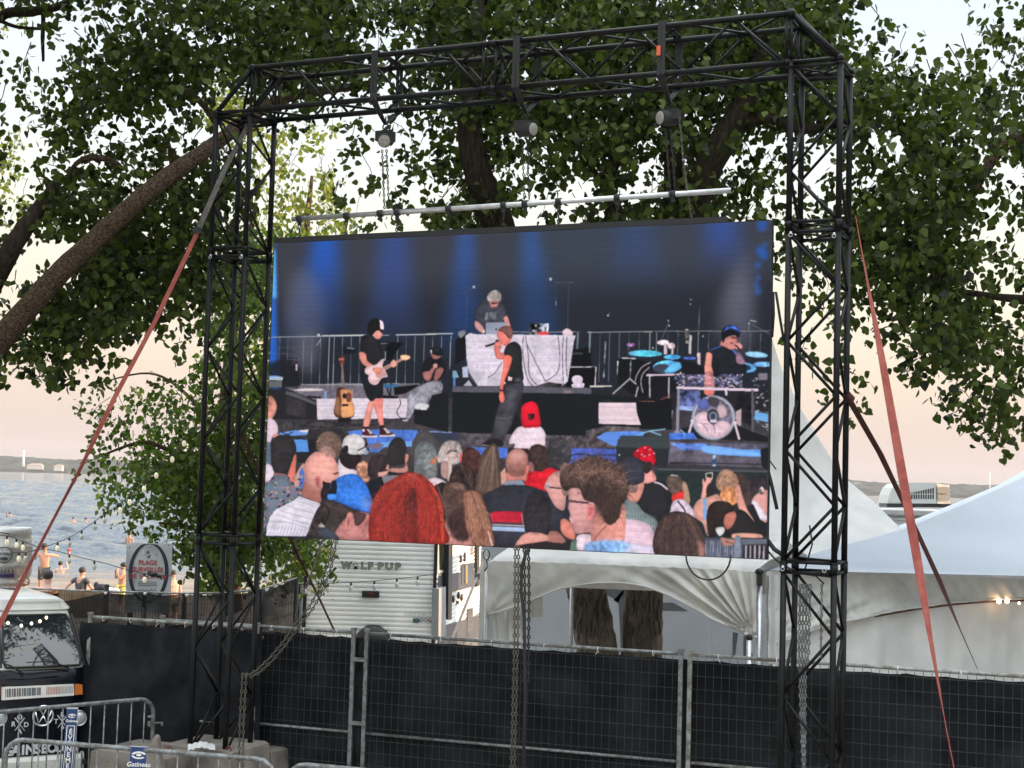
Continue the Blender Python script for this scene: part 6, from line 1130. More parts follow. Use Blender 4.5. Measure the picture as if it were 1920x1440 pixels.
# blue signs
BLUE = mat('blue_sign_face', (.004, .035, .13), .35, 0, .08, 5, coat=.3); SGR = mat('sign_edge', (.5, .52, .52), .5)
def sign_on(x0, y0, x1, y1, x2, y2, x3, y3, Y0, lab, kind):
    n = V((0, -1, 0)); P0 = V((0, Y0, 0)); q = [onp(x, y, P0, n) for x, y in ((x0, y0), (x1, y1), (x2, y2), (x3, y3))]; c = (q[0] + q[1] + q[2] + q[3]) / 4
    rt = empty('blue_sign', V((c.x, c.y, q[2].z)), lab, 'sign', 'blue signs hung on the crowd barriers')
    k = MB(); k.prism([p + YV * .004 for p in q], V((0, .012, 0))); k.build('backing', SGR, rt); k = MB(); k.prism([p.lerp(c, .03) + V((0, -.002, 0)) for p in q], V((0, .005, 0))); k.build('face', BLUE, rt)
    return rt, q, c
yA = atz(260, 1405, 1.1).y - .035; yB = atz(135, 1330, 1.1).y - .035
s1, q, c = sign_on(245, 1399, 276, 1401, 273, 1455, 240, 1453, yA, 'small dark blue square sign with a white crest on the front barrier', 0)
def crest(px, py, Y0, sc, parent):
    o = onp(px, py, V((0, Y0 - .006, 0)), -YV); k = MB(); s = sc
    for a0, a1, r0, r1, oz in ((.2, 2.9, .5, .36, .28), (3.3, 5.6, .5, .40, .28), (.0, 6.28, .18, .0, .30)):
        pts = [(r0 * math.cos(a0 + (a1 - a0) * i / 12) * (1.15), oz + .36 * 1.6 * r0 * math.sin(a0 + (a1 - a0) * i / 12)) for i in range(13)] + [(r1 * math.cos(a1 + (a0 - a1) * i / 12) * 1.0, oz + .36 * 1.2 * r1 * math.sin(a1 + (a0 - a1) * i / 12)) for i in range(13)]
        for i in range(12): k.add([o + V((x * s, 0, z * s)) for x, z in (pts[i], pts[i + 1], pts[24 - i], pts[25 - i])], [(0, 1, 2, 3)])
    k.build('crest', WHT, parent); k = MB(); k.add(*text_mb('Gatineau', o + V((0, 0, -.42 * s)), XV, ZV, .5 * s, shear=.2, bold=.01 * s)); k.build('lettering', WHT, parent)
crest(260, 1423, yA, .11, s1)
s2, q, c = sign_on(125, 1327, 146, 1327, 133, 1490, 112, 1490, yB, 'tall narrow blue sign with vertical white letters on the barrier before the van', 1)
crest(135, 1346, yB, .07, s2)
k = MB(); a_, b_, c__, d_ = [onp(x, y, V((0, yB - .006, 0)), -YV) for x, y in ((126, 1361), (140, 1361), (131, 1490), (115, 1490))]
for u, v_ in ((a_, b_), (b_, c__), (d_, a_)): k.tube([u, v_], .004, 4)
k.build('white_outline', WHT, s2); k = MB()
for i, ch in enumerate('\u00c9V\u00c9NEMENT'): k.add(*text_mb(ch, onp(132.5 - i * 1.0, 1373 + i * 10.6, V((0, yB - .007, 0)), -YV), XV, ZV, .066, bold=.002))
k.build('lettering', WHT, s2)
# ballast blocks
CONC = mat('pale_concrete', (.2, .18, .155), .9, 0, .25, 5, .4, 40, col2=(.13, .115, .1), c2scale=3); IRON = mat('rusty_red_iron', (.16, .04, .03), .7)
for (x, y, Y, wd, lab, hk) in ((240, 1412, 14.8, 1.0, 'pale concrete ballast block left of the left tower foot', 0), (365, 1402, 15.0, .95, 'pale concrete ballast block with red lifting hooks at the left tower foot', 1), (470, 1404, 15.6, .6, 'small pale concrete block right behind the left tower foot', 0)):
    p = at(x, y, Y); rt = empty('ballast_block', V((p.x, p.y, 0)), lab, 'concrete block', 'ballast blocks'); k = MB()
    hgt = p.z; X2 = E1; bmx = [(-wd / 2, 0), (wd / 2, 0), (wd / 2 - .05, hgt - .02), (wd / 2 - .1, hgt), (-wd / 2 + .1, hgt), (-wd / 2 + .05, hgt - .02)]
    k.prism([V((p.x, p.y, 0)) + X2 * a + ZV * b for a, b in bmx], BB * .7); k.build('block', CONC, rt)
    if hk:
        for xx in (312, 318, 428): q = at(xx, 1404, Y - .02 if xx < 400 else Y - .1); k = MB(); k.tube([q + V((-.02, 0, -.1)), q + V((-.02, 0, .0)), q + V((0, 0, .03)), q + V((.025, 0, 0)), q + V((.025, 0, -.1))], .008, 6); k.build('lifting_hook', IRON, rt)
k = MB(); p = at(288, 1404, 14.2); k.prism([p + V((-.05, 0, .0)), p + V((.0, 0, .12)), p + V((.03, 0, .1)), p + V((.1, 0, -.3)), p + V((-.05, 0, -.3))], V((0, .12, 0))); thing(k, 'concrete_wedge', CONC, 'pale concrete wedge standing just right of the small blue sign', 'concrete wedge')
k = MB(); 
k.grid([[at(352 + i * 3.2, 1396 + j * 2.2, 14.9 - j * .03) + ZV * (.006 * math.sin(i * 1.9 + j) + .03 * math.exp(-((i - 8) / 5) ** 2)) for i in range(17)] for j in range(6)])
thing(k, 'white_rag', CONC if False else SGR, 'crumpled white cloth lying on the ballast block by the left tower', 'rag')
# ---------------------------------------------------------------- small vintage style van
NAVY = mat('navy_paint', (.003, .004, .010), .25, 0, .1, 4, coat=.15, spec=.3); CREAM = mat('cream_paint', (.46, .46, .42), .35, 0, .08, 4, coat=.4, col2=(.5, .5, .46), c2scale=3)
GLASS = mat('dark_glass', (.015, .02, .022), .04, 0, 0, spec=.9); CHROME = mat('chrome', (.75, .76, .78), .12, 1, .05); AMBER = emit('amber_lens', (.4, .11, .01), .04); RUB = mat('black_rubber', (.01, .01, .01), .6)
LENSW = mat('headlamp_glass', (.45, .47, .48), .12, .3, .2, 60)
VY = 16.0; VT = math.radians(31); VE = V((math.cos(VT), math.sin(VT), 0)); VNn = V((math.sin(VT), -math.cos(VT), 0)); VP0 = at(78, 1345, VY); VP0.z = 0
van = empty('vintage_van', VP0, 'dark navy vintage style van with white roof and rounded face, behind the barriers', 'van')
def Vf(x, y, d=0.): p = onp(x, y, VP0 + VNn * d, VNn); return p
uc, zc = 0, 0
def vu(x, y): p = Vf(x, y) - VP0; return p.dot(VE), p.z
hw = vu(160, 1330)[0]; zr = vu(60, 1128)[1] + .0; zw = vu(140, 1253)[1]; zb_ = .28
def Vp(u, d, z): return VP0 + VE * u - VNn * d + ZV * z      # d = back from the face
def halfw(z):
    if z < zw: return hw * (.985 if z < .5 else 1.0)
    f = (z - zw) / (zr - zw); return hw * (1 - .20 * f ** 1.3)
def nose(z):
    if z < zw: return .03 * (1 - z / zw)
    f = (z - zw) / (zr - zw); return .03 + .52 * f + .14 * f * f
# body shell by horizontal rings
def ring(z, grow=0.):
    h = halfw(z) + grow; n0 = nose(z) - grow; L = 2.6; c = .16; pts = []
    for a in range(5): t = math.pi / 2 * a / 4; pts.append((h - c + c * math.sin(t) , n0 + c - c * math.cos(t)))
    pts = pts + [(h, 1.2), (h - .02, L - .05), (h - .12, L)]; left = [(-u, d) for u, d in reversed(pts)]
    return [Vp(u, d, z) for u, d in left + pts]
zsb = [zb_, .35, .5, .7, .85, 1.0, zw - .04, zw]
k = MB(); k.grid([ring(z) for z in zsb]); k.build('body', NAVY, van)
zt = [zw + (zr - .14 - zw) * i / 5 for i in range(6)]
k = MB(); k.grid([ring(z) for z in zt]); k.build('upper_body', CREAM, van)
k = MB(); rr = [ring(zr - .14 + .002, .02), ring(zr - .12, .03), ring(zr - .07, .0), ]; cc = VP0 - VNn * 1.35
def shrink(P, f, z): return [V((cc.x + (p.x - cc.x) * f, cc.y + (p.y - cc.y) * f, z)) for p in P]
b0 = ring(zr - .14, .0); rr += [shrink(b0, .93, zr - .05), shrink(b0, .8, zr - .02), shrink(b0, .4, zr + .005), shrink(b0, .02, zr + .01)]
k.grid(rr); k.build('roof', CREAM, van)
# windscreen: follows the sloping face
def Fz(u, z, o=.012): return Vp(u, nose(z) - o, z)
z0, z1 = zw + .03, zr - .185
k = MB(); P = []
for i in range(9):
    z = z0 + (z1 - z0) * i / 8; h = halfw(z) - .045 - (.03 if i in (0, 8) else 0); P.append([Fz(h * j / 8, z, .012 + .03 * (1 - (j / 8) ** 2)) for j in range(-8, 9)])
k.grid(P); k.build('windscreen', GLASS, van)
k = MB(); edge = P[0] + [r[-1] for r in P[1:]] + P[-1][::-1][1:] + [r[0] for r in P[::-1][1:]]; k.tube([p + VNn * .003 for p in edge], .013, 6); k.build('window_seal', RUB, van)
k = MB()
for s in (-1, 1): 
    a, b_ = Fz(s * (halfw(z0) - .02), z0, .03), Fz(s * (halfw(z1) - .01), z1, .02); k.tube([a, b_], .012, 6); k.build('gutter_trim', RUB, van); k = MB()

for s, px_ in ((1, [(128, 1252), (96, 1240), (50, 1242)]), (-1, [(42, 1262), (20, 1248), (-20, 1236)])):
    k = MB(); q = [Vf(x, y, .02) for x, y in px_]; k.tube(q, [.011, .008, .006], 6); k.tube([q[0], q[0] + V((0, 0, -.03))], .012, 6); k.build('wiper', RUB, van)
def vplate(name, m, pts, d=.02, t=.012): k = MB(); k.prism([Vf(x, y, d) for x, y in pts], -VNn * t); return k.build(name, m, van)
lp = vplate('name_strip', WHT, [(4, 1289), (138, 1283), (139, 1304), (4, 1313)], .03, .04)
DK = mat('strip_print_dark', (.06, .06, .07), .6); RD = mat('strip_print_red', (.4, .12, .08), .6); BLp = mat('strip_print_blue', (.12, .25, .35), .6)
for nm, xs_, M3 in (('printed_bars', [(10 + i * 3.1, 1.5 + (i % 3) * .5) for i in range(22)], DK), ('printed_bars', [(48 + i * 2.8, 1.2) for i in range(6)], BLp), ('printed_bars', [(87 + i * 3.0, 1.6) for i in range(9)], RD), ('printed_bars', [(114 + i * 2.6, 1.1) for i in range(9)], GALV)):
    k = MB()
    for x, w_ in xs_:
        yt = 1292 - (x - 4) * .045; yb = yt + 16 - (x - 4) * .02; k.add([Vf(x, yt, .0315), Vf(x + w_, yt, .0315), Vf(x + w_, yb, .0315), Vf(x, yb, .0315)], [(0, 1, 2, 3)])
    o = k.build(nm, M3, lp)
for x0 in (140.5, -14): vplate('indicator', AMBER, [(x0, 1283), (x0 + 14, 1284), (x0 + 14.5, 1302), (x0, 1303)], .03, .05)
for cx in (148, -2):
    c = Vf(cx, 1346, .0); k = MB(); k.lathe(c - VNn * .03, [(.085, 0), (.088, .05), (.078, .062), (.074, .05)], 22, (VE, ZV, VNn)); k.build('headlight_rim', CHROME, van); k = MB(); k.lathe(c - VNn * .02, [(.076, .04), (.06, .062), (.03, .072), (.002, .075)], 20, (VE, ZV, VNn)); k.build('headlight', LENSW, van)
# round emblem
c = Vf(81, 1342, .03); k = MB(); k.torus(c, (VE, ZV, VNn), .105, .012, 28, 8); 
for a, b_ in (((-.045, .09), (-.005, .012)), ((-.005, .012), (.0, .012)), ((0, .012), (.045, .09)), ((-.085, .05), (-.045, -.08)), ((-.045, -.08), (0, .0)), ((0, 0), (.045, -.08)), ((.045, -.08), (.085, .05))):
    k.tube([c + VE * a[0] + ZV * a[1], c + VE * b_[0] + ZV * b_[1]], .009, 6)
k.build('emblem', CHROME, van)
LETT = mat('painted_white_letters', (.5, .5, .5), .6); k = MB()
for cx, cy, wd in ((37, 1358, 'ORAD'), (117, 1353, 'RTPI')):
    for a, b_ in (((-9, -12), (9, 12)), ((9, -12), (-9, 12))): 
        p, q = Vf(cx + a[0], cy + a[1], .012), Vf(cx + b_[0], cy + b_[1], .012); k.tube([p, q], .006, 4)
    for ch, dx, dy in zip(wd, (0, -12, 0, 12), (-13, 0, 14, 1)): k.add(*text_mb(ch, Vf(cx + dx, cy + dy, .012), VE, ZV, .07, bold=.002))
for i, ch in enumerate('GAINSBOURG'): k.add(*text_mb(ch, Vf(16 + i * 13.6, 1409 - i * 1.0, .012), VE, ZV, .14, sx=.95, bold=.006))
k.build('lettering', LETT, van)
k = MB(); k.tube([Vf(0, 1236 + 24, .02), Vf(60, 1262, .035), Vf(130, 1256, .01)], .006, 4); k.tube([Vf(0, 1274, .02), Vf(60, 1272, .035), Vf(110, 1268, .02)], .006, 4); k.build('swage_line', NAVY, van)
k = MB(); pr = [(-.09, -.09), (-.09, .05), (-.06, .09), (0, .09), (0, -.09)]; bz = Vf(80, 1432, 0).z; 
P = []
for u in (-1.04, -1.02, -.9, 0, .9, 1.02, 1.04): P.append([Vp(u * hw, a + (.12 if abs(u) > 1.01 else 0), bz + b_) for a, b_ in pr + [pr[0]]])
k.grid(P, False); k.build('bumper', CREAM, van)
k = MB(); k.box(Vf(158, 1428, .1), .05, .01, .05, (VE, VNn, ZV)); k.build('bumper_bolt_plate', RUB, van)
for s in (-1, 1):
    for d in (.55, 2.1): 
        k = MB(); c = Vp(s * (hw - .1), d, .29); k.lathe(c - VE * s * .07, [(.12, 0), (.27, .02), (.29, .06), (.29, .11), (.27, .14), (.1, .14)], 24, (VNn, ZV, VE * s)); wo_ = k.build('tyre', RUB, van); k = MB(); k.lathe(c + VE * s * .07, [(.15, 0), (.14, .02), (.03, .03)], 16, (VNn, ZV, VE * s)); k.build('hub_cap', CHROME, van)
# bulbs reflected/hanging inside the windscreen
BULBL = emit('lit_bulb', (1., .72, .4), 1.2); 
gl = empty('windscreen_lights', Vf(60, 1170, .05), 'string of small lit bulbs along the top of the van windscreen', 'string lights'); k = MB(); pts = [(15, 1168), (40, 1173), (59, 1169), (75, 1165), (87, 1158)]; k.tube([Vf(x, y - 2, -.11 + .0) for x, y in pts], .003, 4); k.build('wire', RUB, gl)
for x, y in pts: k = MB(); k.ell(Vf(x, y, -.09 + (y - 1158) * .003 ), .016, .016, .018, 8, 6); k.build('bulb', BULBL, gl)
k = MB(); k.tube([at(-40, 1110, 17.9), at(40, 1110, 17.9), at(62, 1112, 17.9), at(70, 1122, 17.9), at(73, 1140, 17.9), at(74, 1300, 17.9)], .022, 10)
for i in range(3): k.tube([at(-20 + i * 30, 1112, 17.9), at(-20 + i * 30, 1300, 17.9)], .009, 6)
thing(k, 'crowd_barrier', GALV, 'galvanised barrier with rounded corner standing behind the white van roof', 'barrier', 'steel crowd barriers')
k = MB(); k.tube([at(x, y, 18.4) for x, y in ((74, 1130), (80, 1126), (97, 1125), (105, 1135), (108, 1142), (105, 1148))], .008, 6); thing(k, 'wire_loop', GALV, 'thin grey wire loop standing behind the van beside the barrier corner', 'wire')
# ---------------------------------------------------------------- travel trailer with ribbed rear wall
RVW = mat('white_ribbed_siding', (.78, .80, .79), .45, 0, .05, 3, col2=(.72, .75, .74), c2scale=1.2); RVG = mat('grey_siding', (.22, .25, .27), .5, 0, .1, 3); GRPH = mat('dark_graphic_band', (.05, .06, .08), .4, 0, .2, 4); TRIM = mat('black_trim', (.012, .012, .014), .4)
RY = 26.; rv = empty('travel_trailer', at(700, 1330, RY) * 1.0, 'white ribbed travel trailer lettered WOLF PUP, parked behind the fence', 'camper trailer'); 
tl, tr_ = at(578, 950, RY), at(820, 950, RY); X0, X1 = tl.x, tr_.x; ZT_, ZB_ = 3.05, .55
k = MB(); P = []; z = ZB_; 
while z < ZT_:
    for dz, dy in ((0, .022), (.012, .004), (.034, 0), (.056, .004), (.068, .022)): P.append([V((X0, RY + dy, z + dz)), V(((X0 + X1) / 2, RY + dy, z + dz)), V((X1, RY + dy, z + dz))])
    z += .082
k.grid(P, False); k.build('rear_wall', RVW, rv)
k = MB(); k.box(((X0 + X1) / 2 - .08, RY + 3.5, (ZT_ + ZB_) / 2), X1 - X0 - .1, 6.8, ZT_ - ZB_ - .02); k.build('body', RVG, rv)
k = MB(); k.box(((X0 + X1) / 2, RY + 3.45, ZT_ + .03), X1 - X0 + .06, 7, .06); k.build('roof', WHT, rv)
for x in (X0, X1): k = MB(); k.box((x, RY, (ZT_ + ZB_) / 2), .06, .06, ZT_ - ZB_ + .05); k.build('corner_trim', TRIM, rv)
k = MB(); lx0, lx1 = at(562, 1030, RY + .35).x, at(576, 1030, RY + .35).x; k.box(((lx0 + lx1) / 2, RY + .35, 1.6), lx1 - lx0, .3, 2.6); k.build('side_box', PANEL, rv); k = MB(); k.box((lx0 + .03, RY + .2, 1.4), .05, .05, 2.6); k.box(((lx0 + lx1) / 2 - .01, RY + .15, at(566, 1018, RY).z), .12, .12, .16); k.build('edge_trim', TRIM, rv)
LY = mat('grey_green_lettering', (.28, .32, .27), .5); 
def flat_text(s, x, y, Y, size, m, parent, nm='lettering', d=.02, **kw): k = MB(); k.add(*text_mb(s, at(x, y, Y - d), XV, ZV, size, **kw)); return k.build(nm, m, parent)
lo = MB(); lf = MB()
for s, x in (('W', 649.5), ('L', 681.5), ('F', 694.5), ('P', 713.5), ('U', 729.5), ('P', 746)):
    lo.add(*text_mb(s, at(x, 1060.5 + (x - 640) * .022, RY - .012), XV, ZV, .165, bold=.011, sx=1.12 if s != 'W' else 1.05)); lf.add(*text_mb(s, at(x, 1060.5 + (x - 640) * .022, RY - .018), XV, ZV, .165, bold=.002, sx=1.12 if s != 'W' else 1.05))
lo.build('lettering_outline', TRIM, rv); lf.build('lettering', LY, rv)
k = MB()
for x, y, r in ((666.5, 1064.5, .032), (662.5, 1059.5, .014), (665.5, 1057, .014), (669.5, 1058, .014), (671.5, 1062, .012), (670, 1066, .012)): k.ell(at(x, y, RY - .012), r, .004, r, 10, 6)
k.build('paw_mark', TRIM, rv)
k = MB(); a = at(679, 1108, RY - .03); b_ = at(711, 1121, RY - .03); k.box((a + b_) / 2, b_.x - a.x, .03, a.z - b_.z); k.build('lamp_housing', TRIM, rv); k = MB(); k.ell((a + b_) / 2 + V((0, -.018, 0)), .05, .008, .03); k.build('red_brake_lens', mat('dark_red_lens', (.07, .006, .008), .2), rv)
flat_text('FOREST RIVER', 779, 1152, RY, .055, mat('olive_print', (.22, .24, .18), .6), rv, sx=1.1); flat_text('DOG', 798, 1163, RY, .075, TRIM, rv, bold=.002, sx=1.2)
k = MB(); k.prism([at(774, 1160, RY - .012), at(784, 1159, RY - .012), at(788, 1163, RY - .012), at(784, 1168, RY - .012), at(774, 1167, RY - .012)], V((0, .004, 0))); k.build('teal_mark', mat('teal_print', (.03, .09, .1), .5), rv)
k = MB(); c = at(698, 1209, RY - .12); k.lathe(c, [(.30, 0), (.33, .06), (.33, .16), (.30, .2)], 28, (XV, ZV, YV)); k.build('spare_wheel_cover', TRIM, rv)
# lit side of the trailer, seen almost edge on
sA = V((X1, RY, 0)); sB = at(903, 1000, 33.); sB.z = 0; sd = (sB - sA).normalized(); sn = V((sd.y, -sd.x, 0)); 
def Sp(x, y, d=0.): return onp(x, y, sA + sn * d, sn)
k = MB(); P = []; z = ZB_; q = (sB - sA)
while z < ZT_:
    for dz, dy in ((0, -.02), (.012, -.002), (.056, -.002), (.068, -.02)): P.append([sA + sn * dy + ZV * (z + dz), sB + sn * dy + ZV * (z + dz)])
    z += .082
k.grid(P, False); k.build('side_wall', RVW, rv)
def sp(name, m, pts, d=.01, t=.02): k = MB(); k.prism([Sp(x, y, d) for x, y in pts], -sn * t); return k.build(name, m, rv)
sp('graphic_band', GRPH, [(822, 1080), (905, 1066), (905, 1096), (822, 1116)], .012); sp('lower_band', GRPH, [(822, 1176), (905, 1152), (905, 1190), (822, 1230)], .012)
wf = sp('window_frame', mat('pale_window_frame', (.6, .58, .5), .4), [(821.5, 950), (842, 950), (842, 1073), (821.5, 1075)], .02, .03); sp('window_pane', GLASS, [(823.5, 950), (840, 950), (840, 1066), (825, 1069)], .035, .02)
sp('slide_out_edge', TRIM, [(843, 940), (850, 940), (847, 1162), (840, 1162)], .12, .12); sp('slide_out_edge', TRIM, [(895, 940), (901, 940), (898, 1100), (894, 1100)], .05, .06)
sp('dark_window', GLASS, [(865, 1060), (868, 1057), (888, 1055), (890, 1059), (886, 1092), (883, 1095), (866, 1096)], .02); sp('curtain', mat('ochre_curtain', (.2, .15, .07), .8), [(873, 1059), (877, 1059), (877, 1094), (873, 1094)], .03)
sp('side_door_window', GLASS, [(877, 1142), (887, 1139), (887, 1160), (884, 1190), (876, 1194)], .02); sp('vent', TRIM, [(864, 1040), (867, 1042), (867, 1054), (864, 1055)], .02); sp('vent', TRIM, [(871, 1036), (874, 1035), (874, 1053), (871, 1053)], .02); sp('hatch', TRIM, [(857.5, 1126), (861, 1126), (861, 1133), (857.5, 1133)], .02)
for x, y in ((850, 1123), (866, 1120), (860, 1116)): k = MB(); k.ell(Sp(x, y, .02), .1, .03, .08, 8, 6, (sd, sn, ZV)); k.build('round_cap', TRIM, rv)
sp('grey_locker', RVG, [(823, 1104), (836, 1100), (836, 1192), (822, 1194)], .1, .12); k = MB(); k.add(*text_mb('SR5', Sp(886, 1031, .02), sd, ZV, .3, bold=.01, sx=1.4)); k.build('lettering', GRPH, rv)
# second trailer: roof with air conditioner above the tents on the right
RV2Y = 28.; r2 = empty('travel_trailer', at(1720, 1300, RV2Y), 'second trailer whose grey roof and air conditioner show between the white tent peaks', 'camper trailer')
GR = mat('weathered_grey_roof', (.3, .3, .29), .7, 0, .15, 3); z2 = at(1720, 957, RV2Y).z
k = MB(); xa, xb = at(1560, 965, RV2Y).x, at(1860, 965, RV2Y).x; k.box(((xa + xb) / 2, RV2Y + 1.2, (z2 + .5) / 2), xb - xa, 2.4, z2 - .5); k.build('body', PANEL, r2)
k = MB(); k.box(((xa + xb) / 2, RV2Y + 1.2, z2 - .05), xb - xa + .1, 2.55, .08); k.box(((xa + xb) / 2, RV2Y - .03, z2 - .17), xb - xa + .1, .06, .04); k.build('roof', GR, r2)
AC = mat('grey_white_plastic_shell', (.42, .44, .42), .5, 0, .06); p = [at(x, y, RV2Y + .6) for x, y in ((1664, 944), (1667, 928), (1673, 915), (1682, 907), (1700, 905), (1754, 905), (1756, 944))]
ac = empty('air_conditioner', at(1710, 950, RV2Y + .9), 'grey roof air conditioner with black louvres, on top of the second trailer', 'air conditioner')
k = MB(); k.prism(p, V((0, .75, 0))); k.build('shell', AC, ac)
for r_ in range(2):
    for c_ in range(11):
        x = 1705 + c_ * 4.45; yt = 927 - c_ * .75 + (0 if r_ == 0 else 0); y0 = (924.5 - c_ * .95) if r_ == 0 else 927.5; y1 = 925.5 if r_ == 0 else 935.5
        if y0 < y1: k = MB(); k.box(at(x, (y0 + y1) / 2, RV2Y + .6), .024, .02, (y1 - y0) * (RV2Y + .6) / FPX); k.build('louvre', TRIM, ac)
q = [at(x, y, RV2Y + .6) for x, y in ((1757, 907), (1783, 909), (1784, 946), (1757, 944))]; k = MB(); k.prism([q[0], q[1] + V((0, .1, 0)), q[2] + V((0, .1, 0)), q[3]], V((0, .6, 0))); k.build('end_panel', mat('sunlit_end_panel', (.6, .56, .48), .5), ac)  # end of the same shell, side light put into its warmer, paler colour
for y0, y1 in ((913, 925), (927, 938)): k = MB(); k.prism([at(1759, y0, RV2Y + .56), at(1781, y0 + .5, RV2Y + .66), at(1781, y1 + .5, RV2Y + .66), at(1759, y1, RV2Y + .56)], V((0, .03, 0))); k.build('end_grille', mat('taupe_grille', (.22, .2, .17), .6), ac)
k = MB(); k.prism([at(1663, 944, RV2Y + .55), at(1783, 945, RV2Y + .65), at(1783, 952, RV2Y + .65), at(1663, 951, RV2Y + .55)], V((0, .6, 0))); k.build('base', TRIM, ac)
# ---------------------------------------------------------------- small frame tent
def polyx(pts, x):
    for (a, b_), (c, d) in zip(pts, pts[1:]):
        if a <= x <= c: return b_ + (d - b_) * (x - a) / (c - a)
    return pts[0][1] if x < pts[0][0] else pts[-1][1]
def smoothx(pts, x, w=18): return (polyx(pts, x - w) + 2 * polyx(pts, x) + polyx(pts, x + w)) / 4
def cloth_wall(top, bot, x0, x1, A, nrm, fold, nu=150, nv=30):
    P = []
    for j in range(nv + 1):
        r_ = []
        for i in range(nu + 1):
            x = x0 + (x1 - x0) * i / nu; yt, yb = smoothx(top, x, 6), smoothx(bot, x); f = j / nv; p = onp(x, yt + (yb - yt) * f, A, nrm); r_.append(p + nrm * fold(x, yt + (yb - yt) * f, f))
        P.append(r_)
    k = MB(); k.grid(P); return k, P
tA, tB = at(915, 1060, 18.), at(1425, 1085, 16.4); td = tB - tA; td.z = 0; td.normalize(); tn = V((td.y, -td.x, 0)); tA0 = V((tA.x, tA.y, 0))
st = empty('frame_tent', (tA + tB) / 2 - ZV * (tA.z), 'small white frame tent with arched wrinkled valance, below the screen', 'tent')
top = [(913, 1060), (925, 1052), (1100, 1058), (1300, 1066), (1385, 1070), (1420, 1074)]; bot = [(913, 1153), (940, 1147), (990, 1128), (1030, 1110), (1070, 1099), (1120, 1093), (1165, 1092), (1210, 1098), (1260, 1118), (1310, 1144), (1360, 1171), (1408, 1194), (1420, 1196)]
def fold1(x, y, f):
    dx, dy = 1412 - x, 1192 - y; a = math.atan2(dy, max(dx, .1)); d = math.hypot(dx, dy); w = math.exp(-((d - 120) / 130) ** 2) * min(1, f * 3 + .15)
    s = (math.sin(a * 34 + .6 * math.sin(a * 7)) + .6 * math.sin(a * 61 + 1)) * .028 * w * (1 - min(1, max(0, (1.25 - a) / 1.3)) * 0)
    dx2 = x - 918; a2 = math.atan2(1150 - y, max(dx2, .1)); w2 = math.exp(-(dx2 / 90) ** 2); s += math.sin(a2 * 13) * .018 * w2 * f
    return s + .012 * math.sin(x * .035 + y * .05) * math.sin(y * .04 + 2) + .006 * math.sin(x * .11 + y * .14) * f
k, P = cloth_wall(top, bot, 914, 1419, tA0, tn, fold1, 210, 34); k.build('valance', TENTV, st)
k = MB(); k.tube([p + tn * .006 for p in P[-1]], .011, 6); k.build('valance_hem', TENT, st)
# roof: rolls over the eave and rises to a shallow ridge
k = MB(); rows = []
for f, up, bk in ((0, 0, 0), (.2, .035, .03), (.4, .075, .10), (.7, .17, .45), (1, .30, 1.2)): rows.append([p + ZV * (up * (1 if 2 < i < len(P[0]) - 3 else .7)) - tn * bk + ZV * .006 * math.sin(i * .4 + f * 9) for i, p in enumerate(P[0])])
k.grid(rows); k.build('roof', TENT, st)
k = MB(); bk_ = [[p + ZV * (.30 * (1 - q)) - tn * (1.2 + 1.3 * q) for p in P[0][::6]] for q in (0, .5, 1)]; k.grid(bk_); k.build('rear_roof', TENT, st)
for x, y0, w_, nm in ((915, 1046, .03, 0), (1424, 1075, .035, 1)):
    q = onp(x, y0, tA0 - tn * .06, tn); k = MB(); k.tube([V((q.x, q.y, 0)), q], w_ / 1, 10); k.build('pole', ALU, st)
    q2 = q - tn * 2.4; k = MB(); k.tube([V((q2.x, q2.y, 0)), q2 - ZV * .02], .03, 10); k.build('pole', ALU, st)
k = MB(); q = onp(1406, 1196, tA0, tn) + tn * .02; k.tube([q, V((q.x, q.y, 0))], .034, 10); k.build('lower_pole', ALU, st); k = MB(); k.ell(q, .04, .04, .045); k.tube([q, q + V((.03, -.02, -.2)), q + V((.02, 0, -.36)), q + V((.04, 0, -.5))], .008, 5); k.build('ratchet', TRIM, st)
q = onp(1424, 1072, tA0, tn); k = MB(); k.ell(q, .05, .05, .04); k.box(q + V((0, 0, -.08)), .06, .06, .14); k.build('corner_bracket', TRIM, st)
k = MB(); q = onp(912, 1040, tA0, tn); k.torus(q, (td, ZV, tn), .045, .007, 12, 5, 1.3); k.tube([q + ZV * -.06, q + V((.02, 0, -.14)), q + V((-.02, 0, -.2))], .009, 6); k.build('hook', TRIM, st)
# curtains gathered at the left pole
for cx, w_, lab in ((930, 26, 'a'), (962, 24, 'b')):
    k = MB(); rows = []
    for j in range(16):
        y = 1143 + j * 7; spread = (.45 + .55 * abs(j / 15 - .0) ** .8); rows.append([onp(cx + (u / 8) * w_ * spread * (1 - .1 * j / 15), y, tA0 - tn * .18, tn) + tn * (.03 * math.cos(u * 1.3 + cx) + .05 * (1 - (u / 8) ** 2)) for u in range(-8, 9)])
    k.grid(rows); k.build('gathered_curtain', TENT, st)
k = MB(); rows = [[onp(1003 + u * 5 - abs(j - 4) * .5, 1118 + j * 5, tA0 - tn * .2, tn) + tn * .03 * math.sin(u * 2) for u in range(-3, 4)] for j in range(9)]; k.grid(rows); k.build('curtain_tail', TENT, st)
# beige ratchet strap by its left pole
a = at(907, 1050, 18.1); b_ = at(848, 1198, 16.9); k = MB(); k.ribbon([a, a.lerp(b_, .35), a.lerp(b_, .7), b_], [V((.02, 0, .008))] * 4, .004); thing(k, 'tie_down_strap', STRAPB, 'beige tie-down strap slanting from the small tent corner to the fence top', 'strap')
k = MB(); k.box(a.lerp(b_, .22), .06, .03, .07); thing(k, 'strap_buckle', GALV, 'steel buckle on the beige tie-down strap by the small tent', 'buckle')
